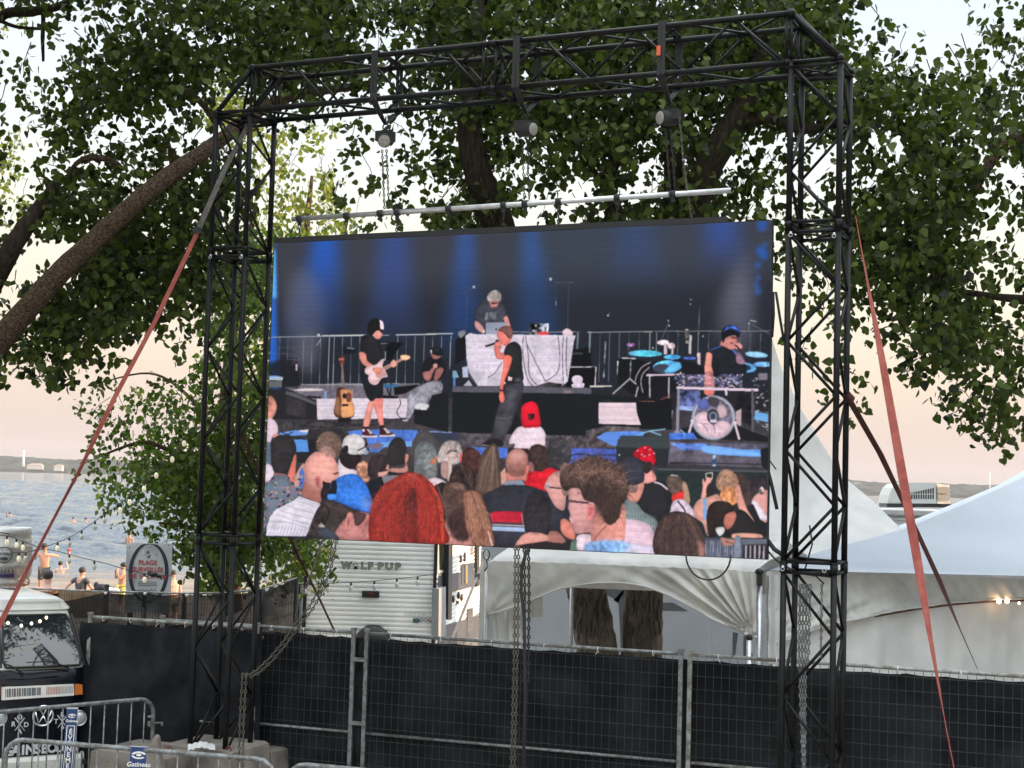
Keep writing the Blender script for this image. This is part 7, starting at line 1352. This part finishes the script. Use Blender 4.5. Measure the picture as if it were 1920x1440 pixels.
# grey wall behind the trunks with dark grey shapes laid flat on it, one star-like
WY = 22.6; wl_ = empty('grey_partition', at(1150, 1200, WY) - ZV * at(1150, 1200, WY).z, 'smooth grey partition wall behind the two tree trunks', 'wall')
zt_ = 2.45; xs = [at(x, 1100, WY).x for x in (901, 1075, 1215, 1336, 1445)]
for a, b_ in zip(xs, xs[1:]): k = MB(); k.box(((a + b_) / 2, WY + .02, zt_ / 2), b_ - a - .006, .04, zt_); k.build('panel', PANEL, wl_)
SH = mat('dark_grey_shape', (.13, .14, .155), .7)
for pts in ([(1132, 1097), (1180, 1094), (1210, 1100), (1170, 1108), (1150, 1125), (1172, 1118), (1180, 1130), (1240, 1130), (1262, 1130), (1291, 1146), (1240, 1145), (1178, 1142), (1172, 1218), (1164, 1218), (1160, 1128), (1132, 1112)], [(1374, 1185), (1384, 1187), (1378, 1232), (1373, 1232)], [(1394, 1192), (1402, 1192), (1400, 1236), (1394, 1236)]):
    k = MB(); k.prism([at(x, y, WY - .004) for x, y in pts], V((0, .002, 0))); k.build('flat_dark_shape', SH, wl_)
k = MB(); k.box((at(906, 1100, 20).x, 20, 1.25), .09, .09, 2.5); thing(k, 'white_post', WHT, 'pale square post between the trailer and the small tent', 'post')
# ---------------------------------------------------------------- big tent on the right
gA, gB = at(1445, 1068, 17.), at(1960, 1071, 18.4); gd = gB - gA; gd.z = 0; gd.normalize(); gn = V((gd.y, -gd.x, 0)); gA0 = V((gA.x, gA.y, 0))
bt = empty('marquee_tent', (gA0 + V((5.6, 1, 0))), 'big white marquee filling the lower right, with blue-grey sloping roof and draped walls', 'tent')
top2 = [(1430, 1078), (1445, 1069), (1600, 1070), (1920, 1072), (2500, 1078)]; bot2 = [(1430, 1205), (1470, 1203), (1520, 1183), (1586, 1163), (1650, 1150), (1720, 1138), (1790, 1129), (1850, 1124), (1920, 1122), (2100, 1124), (2400, 1160), (2500, 1200)]
def fold2(x, y, f):
    a = math.atan2(1230 - y, x - 1400 + 1); d = x - 1430; w = math.exp(-((d - 130) / 170) ** 2)
    s = .02 * w * math.sin(a * 46 + math.sin(x * .03)) * (.3 + f); s += .02 * math.sin(x * .09 + y * .12 + math.sin(y * .06) * 2) * (.3 + .7 * f) * (1 if x > 1600 else .4)
    return s + .01 * math.sin(x * .021) + .011 * math.sin(x * .23 - y * .17 + 2 * math.sin(x * .02))
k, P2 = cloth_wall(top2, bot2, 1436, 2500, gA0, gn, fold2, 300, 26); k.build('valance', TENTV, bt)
k = MB(); k.tube([p + gn * .006 for p in P2[-1]], .012, 6); k.build('valance_hem', TENT, bt)
def fold3(x, y, f): return .045 * math.sin(x * .062 + .9 * math.sin(x * .013) + f * .5) * (.5 + .5 * f) + .015 * math.sin(x * .15 + f * 2)
bt2 = [(x, y - 14) for x, y in bot2]; k, P3_ = cloth_wall(bt2, [(1430, 1330), (2500, 1330)], 1452, 2500, gA0 - gn * .16, gn, fold3, 260, 16); k.build('side_curtain', TENT, bt)
k = MB(); rows = []
for f in range(12): rows.append([onp(x, polyx(bot2, x) + 2 + f * .35, gA0 - gn * .09, gn) for x in range(1640, 2300, 20)])
k.grid(rows); k.build('rope_line', mat('brown_rail', (.12, .06, .04), .6), bt)
BULBW = emit('lit_marquee_bulb', (1., .6, .28), 4.)
for x, y, r_ in ((1873, 1127, .03), (1888, 1126, .03), (1911, 1131, .015)): k = MB(); k.ell(onp(x, y, gA0 + gn * .03, gn), r_, r_, r_ * 1.1, 10, 7); k.build('lit_bulb', BULBW, bt)
# roof front slope between the eave and the sweeping hip line
ROOF2 = mat('blue_white_marquee_roof', (.42, .48, .56), .5, 0, .04, 1.5, .06, 20, trans=.1)
hip = [(1445, 1069, 17.0), (1510, 1046, 17.3), (1590, 1022, 17.7), (1692, 994, 18.3), (1790, 953, 18.9), (1850, 927, 19.3), (1920, 895, 19.8), (2000, 845, 20.4), (2080, 780, 21.), (2150, 690, 21.5)]
rows = []
for i in range(28):
    f = i / 27 * (len(hip) - 1); a = min(int(f), len(hip) - 2); g = f - a; q = [hip[a][m_] * (1 - g) + hip[a + 1][m_] * g for m_ in range(3)]; p = at(*q); e0 = gA0 + gd * (at(2480, 1075, 18.).x - gA0.x); xr = e0.x + 3.1 - (p.x - hip[0][0] * 0 - gA0.x) * .9
    pr_ = V((max(xr, p.x + .02), p.y + .9 * (1 - i / 27), p.z)); rows.append([p.lerp(pr_, j / 16) - ZV * (.10 * math.sin(j / 16 * math.pi) * (1 - i / 27) * (i > 0)) for j in range(17)])
k = MB(); k.grid(rows); k.build('roof_slope', ROOF2, bt)
k = MB(); rows2 = [[r[0] for r in rows], [r[0] + V((.3, 2.2, -.1)) * (1 - i / 27) for i, r in enumerate(rows)], [r[0] + V((.6, 5, -.3)) * (1 - i / 27) for i, r in enumerate(rows)]]; k.grid(rows2); k.build('rear_slope', ROOF2, bt)
for x in (1447,): q = onp(x, 1075, gA0 - gn * .08, gn); k = MB(); k.tube([V((q.x, q.y, 0)), q], .035, 10); k.build('pole', ALU, bt)
k = MB(); rows = [[onp(1452 + u * 2.1 + (j > 8) * 0, 1078 + j * 12, gA0 + gn * .03, gn) + gn * (.03 * math.cos(u * .9) + .01 * math.sin(j)) for u in range(-6, 7)] for j in range(15)]; k.grid(rows); k.build('corner_drape', TENT, bt)
# ---------------------------------------------------------------- peaked tent behind the screen
pt = empty('peaked_tent', V((at(1400, 1000, 20).x, 20, 0)), 'white high-peak tent rising behind the right tower, left of the marquee', 'tent')
hp = [(1400, 470, 21.), (1424, 540, 20.8), (1447, 635, 20.6), (1465, 690, 20.5), (1500, 765, 20.3), (1540, 830, 20.1), (1577, 890, 19.9), (1640, 942, 19.6), (1692, 994, 19.2), (1735, 1035, 18.9), (1790, 1075, 18.6)]
xa = 1385.; rows = []
for i in range(34):
    f = i / 33 * (len(hp) - 1); a = min(int(f), len(hp) - 2); g = f - a; q = [hp[a][m_] * (1 - g) + hp[a + 1][m_] * g for m_ in range(3)]; p = at(*q); ql = at(2 * xa - q[0], q[1] - .0276 * 2 * (q[0] - xa), q[2]); rows.append([ql.lerp(p, j / 14) - V((0, .35 * math.sin(j / 14 * math.pi) * i / 33, 0)) for j in range(15)])
k = MB(); k.grid(rows); k.build('front_slope', TENT, pt)
k = MB(); k.grid([[r[-1] + V((-.2, 2.8, 0)) * (j / 3) * (i / 33) for j in range(4)] for i, r in enumerate(rows)]); k.build('side_slope', TENT, pt)
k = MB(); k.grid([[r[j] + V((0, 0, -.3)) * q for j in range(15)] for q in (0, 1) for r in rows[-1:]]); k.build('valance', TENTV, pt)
k = MB(); p = rows[0][7]; k.tube([p - ZV * .3, p + ZV * .1], .05, 10); k.build('pole_cap', ALU, pt)
for s in (0, -1): q = rows[-1][s]; k = MB(); k.tube([V((q.x, q.y, 0)), q], .035, 8); k.build('pole', ALU, pt)
# ---------------------------------------------------------------- keg and beach sign
KEG = mat('brushed_keg_steel', (.6, .6, .59), .45, .45, .12, 10, .05, 50); kc = at(-4, 1100, 22.); ky = 22.; kg = empty('beer_keg', kc, 'big steel keg with round white badge, cut by the left edge', 'keg')
rk = 46 * ky / FPX; zt_k = at(0, 990, ky).z; zb_k = at(0, 1100, ky).z; H_ = zt_k - zb_k
k = MB(); k.lathe(V((kc.x, ky + rk * .9, zb_k)), [(rk * .9, 0), (rk * .96, .02), (rk * .97, H_ * .1), (rk * .9, H_ * .13), (rk, H_ * .2), (rk * 1.01, H_ * .34), (rk * 1.03, H_ * .35), (rk * 1.01, H_ * .37), (rk, H_ * .66), (rk * 1.03, H_ * .67), (rk, H_ * .69), (rk * .98, H_ * .8), (rk * .9, H_ * .86), (rk * .93, H_ * .88), (rk * .95, H_), (rk * .8, H_), (rk * .8, H_ * .93)], 40); k.build('body', KEG, kg)
def Kp(x, y): q = at(x, y, ky); u = (q.x - kc.x); return V((q.x, ky + rk * .9 - math.sqrt(max(0, (rk * 1.02) ** 2 - u * u)), q.z))
k = MB(); k.grid([[Kp(x, y) + V((0, -.012, 0)) for x in range(-40, 32, 6)] for y in (1076, 1083)]); k.build('purple_band', mat('purple_band', (.05, .03, .12), .5), kg)
LB = mat('label_white', (.6, .6, .6), .5); kcx, kcy, kr = 10, 1040, 15; c = Kp(kcx, kcy) + V((0, -.02, 0)); kn = (c - V((kc.x, ky + rk * .9, c.z))); kn.normalize(); kx = ZV.cross(kn) * 1.0
kx = V((-kn.y, kn.x, 0)) if V((-kn.y, kn.x, 0)).x > 0 else V((kn.y, -kn.x, 0)); rr_ = kr * ky / FPX
k = MB(); k.lathe(c, [(rr_, 0), (rr_, .004), (rr_ * .02, .005)], 26, (kx, ZV, kn)); k.build('badge', LB, kg); k = MB(); k.torus(c + kn * .006, (kx, ZV, kn), rr_ * .97, .006, 28, 4); k.add(*text_mb('MATERIA', c + kn * .012 + ZV * .012, kx, ZV, .055, bold=.002)); k.add(*text_mb('BOA', c + kn * .012 + ZV * .07, kx, ZV, .045)); k.ell(c + kn * .01 - ZV * .055, .06, .004, .028, 10, 6, (kx, kn, ZV)); k.build('badge_print', GRPH, kg)
k = MB()
for i in range(6): q = Kp(-8 + i * 6.3, 1070) + V((0, -.014, 0)); k.prism([q + V((-.012, 0, -.03)), q + V((.014, 0, -.03)), q + V((.002, 0, .035))], V((0, .004, 0)))
k.build('triangle_print', GRPH, kg)
k = MB(); k.tube([Kp(-6, 1000) + V((0, -.02, 0)), Kp(6, 998) + V((0, -.03, 0)), Kp(20, 1001) + V((0, -.02, 0)), Kp(18, 1004) + V((0, -.02, 0))], .008, 6); k.build('handle', GRPH, kg)
k = MB(); a = at(-60, 1101, 22.2); b_ = at(104, 1107, 22.2); k.box((a + b_) / 2 - ZV * .03, b_.x - a.x, .5, .05); ct = empty('counter', V(((a.x + b_.x) / 2, a.y, 0)), 'orange brown wooden counter with dark front, holding the keg', 'counter'); k.build('board', mat('orange_brown_wood', (.3, .14, .06), .6, 0, .3, 10), ct)
k = MB(); k.box((a + b_) / 2 - ZV * .55 + V((0, .2, 0)), b_.x - a.x, .06, 1.0); k.build('front', BARK, ct)
SY = 21.6; c = at(279.5, 1069, SY); sg = empty('beach_sign', V((c.x, c.y, 0)), 'weathered white sign with navy oval ring and red lettering, behind the netted fence', 'sign')
SF = mat('weathered_sign_white', (.55, .6, .6), .6, 0, .12, 4, col2=(.42, .47, .47), c2scale=3); NV = mat('navy_sign_ring', (.022, .026, .05), .5, 0, .2, 8); RDL = mat('red_sign_letters', (.42, .06, .07), .6, 0, .3, 40); GY = mat('grey_sign_print', (.12, .15, .16), .6)
q = [at(x, y, SY) for x, y in ((237, 1018.5), (323, 1019), (319, 1118), (236, 1116))]; q[2].z -= .25; q[3].z -= .25; k = MB(); k.prism(q, V((0, .03, 0))); k.build('board', SF, sg)
k = MB(); cc_ = at(278.5, 1073.5, SY - .006); n_ = 48; vs = []; sc2 = SY / FPX
for i in range(n_): a = 2 * math.pi * i / n_; vs += [cc_ + V((37.5 * sc2 * math.cos(a), 0, 56 * sc2 * math.sin(a))), cc_ + V((30.3 * sc2 * math.cos(a), -.002, 52 * sc2 * math.sin(a)))]
vs = [V((v.x, v.y, min(v.z, q[0].z - .004))) for v in vs]
k.add(vs, [(2 * i, (2 * i + 2) % (2 * n_), (2 * i + 3) % (2 * n_), 2 * i + 1) for i in range(n_)]); k.build('oval_ring', NV, sg)
k = MB(); sz = .088
for s, x, y in (('PLAGE', 277.5, 1055.5), ('SURVEILL\u00c9E', 277.5, 1068.5), ('DE 10H \u00c0 18H', 277.5, 1081.5)): k.add(*text_mb(s, at(x, y, SY - .008), XV, ZV, .093, bold=.003, sx=.95 if s != 'PLAGE' else 1.0))
k.build('lettering', RDL, sg)
k = MB()
for y in (1091, 1094.5, 1097.5): k.box(at(276, y, SY - .007), .27, .002, .008)
for x, y, w_, h_ in ((277.5, 1036, .035, .04), (277.5, 1044, .03, .03)): k.torus(at(x, y, SY - .007), (XV, ZV, YV), w_ / 2, .004, 12, 4)
k.box(at(277.7, 1035.5, SY - .007), .03, .002, .05); k.tube([at(272, 1042, SY - .006), at(273, 1027, SY - .006), at(288, 1026, SY - .006)], .0025, 4)
for i in range(5): k.torus(at(260 + i * 7.5, 1108, SY - .007), (XV, ZV, YV), .022, .004, 12, 4)
for x, y in ((242, 1026), (293, 1041), (316, 1022)): k.tube([at(x, y + 2, SY - .006), at(x + 1, y - 1.5, SY - .006)], .005, 4)
k.build('small_print', GY, sg, kind='stuff')
for x in (245, 312): k = MB(); p = at(x, 1100, SY + .06); k.box((p.x, p.y + .03, .8), .06, .06, 1.6); k.build('post', BARK, sg)
# ---------------------------------------------------------------- string lights
BG = mat('clear_bulb_glass', (.6, .62, .58), .1, 0, .1, spec=.8); LITB = emit('warm_bulb_glass', (1., .9, .66), .05)
def lights(pts, Y0, Y1, bulbs, lab, cols=None, bs_=.85):
    a = pts[0][0]; b_ = pts[-1][0]; YY = lambda x: Y0 + (Y1 - Y0) * (x - a) / (b_ - a); c = at(pts[0][0], pts[0][1], Y0); rt = empty('string_lights', c, lab, 'string lights', 'festoon light strings')
    P = [at(x, y, YY(x)) for x, y in pts]; k = MB(); k.tube(P, .005, 5); k.build('wire', RUB, rt)
    for i, (x, y, lit) in enumerate(bulbs):
        Y = YY(x); s = Y / 20 * bs_; p = at(x, y, Y); yw = polyx(sorted(pts), x); tp = at(x, yw, Y); d = (p - tp); d = d.normalized() if d.length > .01 else -ZV
        k = MB(); k.tube([tp, tp + d * .05 * s], .016 * s, 8); so = k.build('socket', RUB, rt); k = MB(); u = d.orthogonal().normalized(); k.lathe(tp + d * .045 * s, [(.012 * s, 0), (.03 * s, .03 * s), (.034 * s, .06 * s), (.024 * s, .09 * s), (.003 * s, .105 * s)], 10, (u, d.cross(u), d)); k.build('bulb', LITB if lit else BG, rt)
lights([(56, 1034), (75, 1028), (95, 1022), (130, 1008), (153, 995), (195, 965), (225, 945), (243, 930), (270, 905), (293, 880), (323, 850), (345, 820), (372, 800)], 21.0, 19.5, [(108, 1029, 1), (130, 1019, 0), (153, 1010, 0), (178, 992, 0), (196, 979, 0), (225, 960, 1), (243, 942, 1), (270, 919, 1), (293, 897, 1), (323, 869, 1), (345, 837, 1)], 'bulb string rising from the beach into the small tree, above the water')
lights([(-10, 1002), (20, 1006), (40, 1014), (75, 1027), (110, 1034), (150, 1045), (200, 1057), (230, 1066), (260, 1074), (300, 1079), (330, 1080)], 19.6, 20.6, [(13, 1010, 1), (31, 1015, 1), (43, 1018, 1), (130, 1050, 0), (177, 1061, 0), (271, 1080, 1)], 'bulb string running from the keg down across the beach sign')
lights([(22, 1036), (48, 1036), (66, 1032), (85, 1029)], 21.0, 20.9, [(36, 1036, 1), (48, 1043, 0), (66, 1043, 0)], 'short run of bulbs beside the keg, in front of the walking woman')
lights([(548, 1096), (570, 1096), (615, 1094), (658, 1092), (702, 1089), (744, 1085), (783, 1081), (820, 1075)], 22.5, 22.5, [(571, 1101, 0), (615, 1101, 0), (658, 1101, 0), (702, 1097, 0), (744, 1091, 0), (783, 1089, 0)], 'bulb string crossing the white ribbed rear wall of the trailer')
k = MB(); p = at(287, 1077, 20.1); k.ell(p, .07, .04, .035); k.ell(p + V((.07, 0, -.02)), .05, .03, .025); k.tube([p + V((.09, 0, -.03)), p + V((.12, 0, -.07))], .008, 5); k.ell(p + V((-.05, 0, .02)), .03, .02, .03); thing(k, 'cable_knot', RUB, 'dark bunched knot of cable on the string in front of the beach sign', 'cable knot')
# ---------------------------------------------------------------- people on the beach and in the water
SKINM = mat('sun_tanned_skin', (.46, .24, .16), .55, 0, .08, 12); SKIN2 = mat('fair_skin', (.55, .34, .27), .55, 0, .08, 12); HAIRM = mat('dark_hair', (.015, .011, .009), .6, 0, .3, 60)
CL = {n: mat(n, c, .85, 0, .15, 20) for n, c in (('black_fabric', (.02, .02, .024)), ('charcoal_fabric', (.06, .06, .065)), ('yellow_print_fabric', (.55, .5, .16)), ('red_fabric', (.4, .05, .04)), ('grey_fabric', (.16, .15, .14)))}
def skin(chains, name, m, root, sub=2, loc=V((0, 0, 0)), rot=0.):
    """chains: lists of (x, y, z, r) sharing points by coordinates; grown into one continuous surface"""
    vs = []; rs_ = []; es = []; idx = {}
    for ch in chains:
        prev = None
        for x, y, z, r in ch:
            key = (round(x, 3), round(y, 3), round(z, 3))
            if key not in idx: idx[key] = len(vs); vs.append(V((x, y, z))); rs_.append(r)
            i = idx[key]
            if prev is not None: es.append((prev, i))
            prev = i
    me = bpy.data.meshes.new(name); me.from_pydata([tuple(v) for v in vs], es, []); o = bpy.data.objects.new(name, me); COL.objects.link(o)
    o.modifiers.new('skin', 'SKIN'); sv = me.skin_vertices[0].data
    for i, r in enumerate(rs_): rr = r if isinstance(r, tuple) else (r, r); sv[i].radius = rr; sv[i].use_root = (i == 0)
    ss = o.modifiers.new('s', 'SUBSURF'); ss.levels = sub; ss.render_levels = sub
    dg = C_.evaluated_depsgraph_get(); me2 = bpy.data.meshes.new_from_object(o.evaluated_get(dg)); me2.name = name; bpy.data.objects.remove(o); me2.materials.clear(); me2.materials.append(m)
    for p in me2.polygons: p.use_smooth = True
    Mx = Matrix.Rotation(rot, 4, 'Z'); me2.transform(Mx); o = bpy.data.objects.new(name, me2); COL.objects.link(o); o.parent = root; return o
def person(loc, lab, pose, rot=0., skm=None, s=1., top=None, bottom=None, hair=True, group=None, hat=None):
    rt = empty('person', loc, lab, 'person', group); rt['label'] = lab; skm = skm or SKINM
    J = dict(pel=(0, 0, .95), che=(0, 0, 1.28), nk=(0, 0, 1.46), hd=(0, 0, 1.60), hl=(-.09, 0, .92), hr=(.09, 0, .92), kl=(-.10, -.02, .50), kr=(.10, -.02, .50), al=(-.10, .02, .09), ar=(.10, .02, .09), tl=(-.10, -.16, .03), tr=(.10, -.16, .03),
             sl=(-.18, 0, 1.40), sr=(.18, 0, 1.40), el=(-.24, .02, 1.12), er=(.24, .02, 1.12), wl=(-.25, -.04, .87), wr=(.25, -.04, .87), fl=(-.25, -.07, .77), fr=(.25, -.07, .77)); J.update(pose)
    q = lambda k, r: (*[c * s for c in J[k]], (r[0] * s, r[1] * s) if isinstance(r, tuple) else r * s)
    mid = lambda a, b_, f, r: (*[(J[a][i] * (1 - f) + J[b_][i] * f) * s for i in range(3)], r * s)
    hd = J['hd']; nk = J['nk']; hv = V(hd) - V(nk); up = hv.normalized(); h2 = V(hd) + up * .10
    ch = [[q('pel', (.15, .11)), mid('pel', 'che', .5, .135), q('che', (.165, .115)), q('nk', .058), (*[(V(nk) + hv * .45)[i] * s for i in range(3)], .07 * s), q('hd', (.078 * 1.0, .095)), (*[h2[i] * s for i in range(3)], .072 * s)]]
    for a in 'lr':
        ch.append([q('pel', .14), q('h' + a, .095), mid('h' + a, 'k' + a, .5, .078), q('k' + a, .056), mid('k' + a, 'a' + a, .35, .055), q('a' + a, .035), q('t' + a, .032)])
        ch.append([q('che', .16), q('s' + a, .055), mid('s' + a, 'e' + a, .5, .046), q('e' + a, .038), q('w' + a, .026), q('f' + a, .03)])
    ch = [[c[0][:3] + (c[0][3],)] + c[1:] for c in ch]
    skin(ch, 'body', skm, rt, rot=rot)
    if hair:
        k = MB(); c = (V(hd) + up * .045 + V((0, .018, 0))) * s; k.ell(c, .092 * s, .105 * s, .10 * s, 14, 9); o = k.mesh('hair', hat or HAIRM); o.transform(Matrix.Rotation(rot, 4, 'Z')); ob = bpy.data.objects.new('hair' if hat is None else 'hat', o); COL.objects.link(ob); ob.parent = rt
    def cloth(nm, chs, m): skin(chs, nm, m, rt, rot=rot)
    if bottom:
        c = [[(*[x * s for x in J['pel']], (.165 * s, .125 * s))]]
        for a in 'lr': c.append([(*[x * s for x in J['pel']], (.165 * s, .125 * s)), q('h' + a, .11), mid('h' + a, 'k' + a, .45, .10), mid('h' + a, 'k' + a, .8, .095)])
        cloth('shorts', c[1:], bottom)
    if top:
        c = [[q('pel', (.165, .125)), mid('pel', 'che', .5, .15), q('che', (.18, .13)), (*[x * s for x in (V(nk) - hv * .2)], .075 * s)]]
        for a in 'lr': c.append([q('che', (.18, .13)), q('s' + a, .068), mid('s' + a, 'e' + a, .6, .062)])
        cloth('shirt', c, top)
    return rt
def base(x, yhead, Y, hgt): p = at(x, yhead, Y); return V((p.x, p.y, p.z - hgt))
person(base(85, 1020, 46, 1.72), 'bare chested man standing with his elbows raised, lit orange, by the water', dict(el=(-.30, .10, 1.52), wl=(-.10, .02, 1.56), fl=(-.04, .0, 1.58), er=(.42, .05, 1.34), wr=(.16, -.08, 1.38), fr=(.08, -.10, 1.36), hd=(-.02, -.02, 1.61)), rot=.35, bottom=CL['charcoal_fabric'])
person(base(40, 1026, 44, 1.62), 'woman in a dark swimsuit walking past the keg, one leg stepping back', dict(kl=(-.12, -.22, .52), al=(-.14, -.14, .12), tl=(-.14, -.28, .08), kr=(.12, .12, .50), ar=(.16, .42, .14), tr=(.17, .34, .06), el=(-.26, .1, 1.14), wl=(-.2, -.1, 1.0)), rot=math.radians(-60), s=.95, top=CL['black_fabric'], skm=SKINM)
person(base(231, 1055, 45, 1.60), 'shirtless boy in yellow shorts with both hands at his face, beside the beach sign', dict(el=(-.22, -.16, 1.20), wl=(-.10, -.22, 1.46), fl=(-.04, -.16, 1.54), er=(.22, -.16, 1.20), wr=(.10, -.22, 1.46), fr=(.04, -.16, 1.54)), rot=math.radians(-60), s=.93, bottom=CL['yellow_print_fabric'])
sit = dict(pel=(0, 0, .18), che=(0, .02, .50), nk=(0, .0, .68), hd=(0, -.02, .82), hl=(-.1, 0, .16), hr=(.1, 0, .16), kl=(-.16, -.44, .30), kr=(.16, -.44, .30), al=(-.14, -.72, .06), ar=(.14, -.72, .06), tl=(-.14, -.88, .08), tr=(.14, -.88, .08), sl=(-.19, .02, .62), sr=(.19, .02, .62), el=(-.27, -.1, .38), er=(.27, -.1, .38), wl=(-.24, -.32, .32), wr=(.24, -.32, .32), fl=(-.22, -.42, .32), fr=(.22, -.42, .32))
person(base(90, 1072, 26, .92) , 'bare shouldered person with dark hair seated just beyond the netted fence', sit, rot=math.pi + .2, skm=SKIN2, bottom=CL['black_fabric'])
sit2 = dict(sit); sit2.update(er=(.34, .2, .40), wr=(.42, .30, .2), fr=(.44, .34, .12))
person(base(154, 1068, 44, .92), 'person in a charcoal t-shirt sitting on the sand facing the water', sit2, rot=math.pi - .5, s=1.05, top=CL['charcoal_fabric'], bottom=CL['black_fabric'])
person(base(325, 1068, 34, 1.5), 'person half hidden behind the right edge of the beach sign', dict(el=(-.2, -.1, 1.14), wl=(-.1, -.2, 1.3), fl=(-.05, -.22, 1.36)), s=.86, rot=.6, skm=SKIN2, bottom=CL['grey_fabric'])
def swimmer(x, ytop, ybot, lab, up=.0, hat=None, sunk=1.15, rot=0., arms=None, sk=SKINM):
    Y = 4.1 * FPX / (ybot - horizon(x) + 0.01) if ybot - horizon(x) > 20 else 120; Y = min(Y, 150); p = at(x, ybot, Y); s = 1.0
    return person(V((p.x, Y, -.7 - sunk)), lab, arms or {}, rot=rot, hat=hat, skm=sk, group='bathers in the lake')
hs = dict(el=(-.30, -.05, 1.45), wl=(-.22, -.1, 1.66), fl=(-.18, -.12, 1.72))
swimmer(18, 957, 970, 'leftmost bather with raised hand in the lake, near the left edge', sunk=1.25, arms=hs)
swimmer(137, 970, 983, 'slim bather waist deep in the lake, left one of the close pair', sunk=1.12, rot=.5)
swimmer(160, 970, 984, 'broad bather chest deep in the lake, right one of the close pair', sunk=1.15, rot=-.4)
swimmer(113, 1055, 1071, 'woman bather seen from behind with hand at her hair, close to the beach', sunk=1.28, rot=math.pi, arms=hs, sk=SKIN2)
swimmer(129, 1033, 1039, 'bather low in the water wearing a red hat', sunk=1.42, hat=CL['red_fabric'])
swimmer(242, 1003, 1020, 'bather standing in the lake straight above the beach sign', sunk=1.0, rot=math.pi)
swimmer(326, 975, 983, 'bather in the lake seen through the leaves of the small tree', sunk=1.2)
k = MB(); p = at(190, 1103, 43); k.ell(p, .22, .15, .13); k.ell(p + V((.22, 0, -.02)), .15, .12, .09); k.ell(p + V((-.15, 0, .08)), .08, .08, .1); thing(k, 'beach_bag', CL['black_fabric'], 'black beach bag lying on the sand right of the seated person', 'bag')
k = MB(); p = at(206, 1106, 42.5); k.ell(p, .14, .1, .07); k.ell(p + V((.18, 0, 0)), .1, .08, .06); thing(k, 'white_towel', WHT, 'crumpled white towel on the sand beside the black bag', 'towel')
# buoy line
bl = empty('buoy_line', at(98, 992, 104), 'short line of small white floats on the lake', 'floats')
for i in range(6): p = at(90 + i * 3.4, 991.5, 104); p.z = -.62; k = MB(); k.ell(p, .07, .07, .07, 8, 6); k.build('float', WHT, bl)
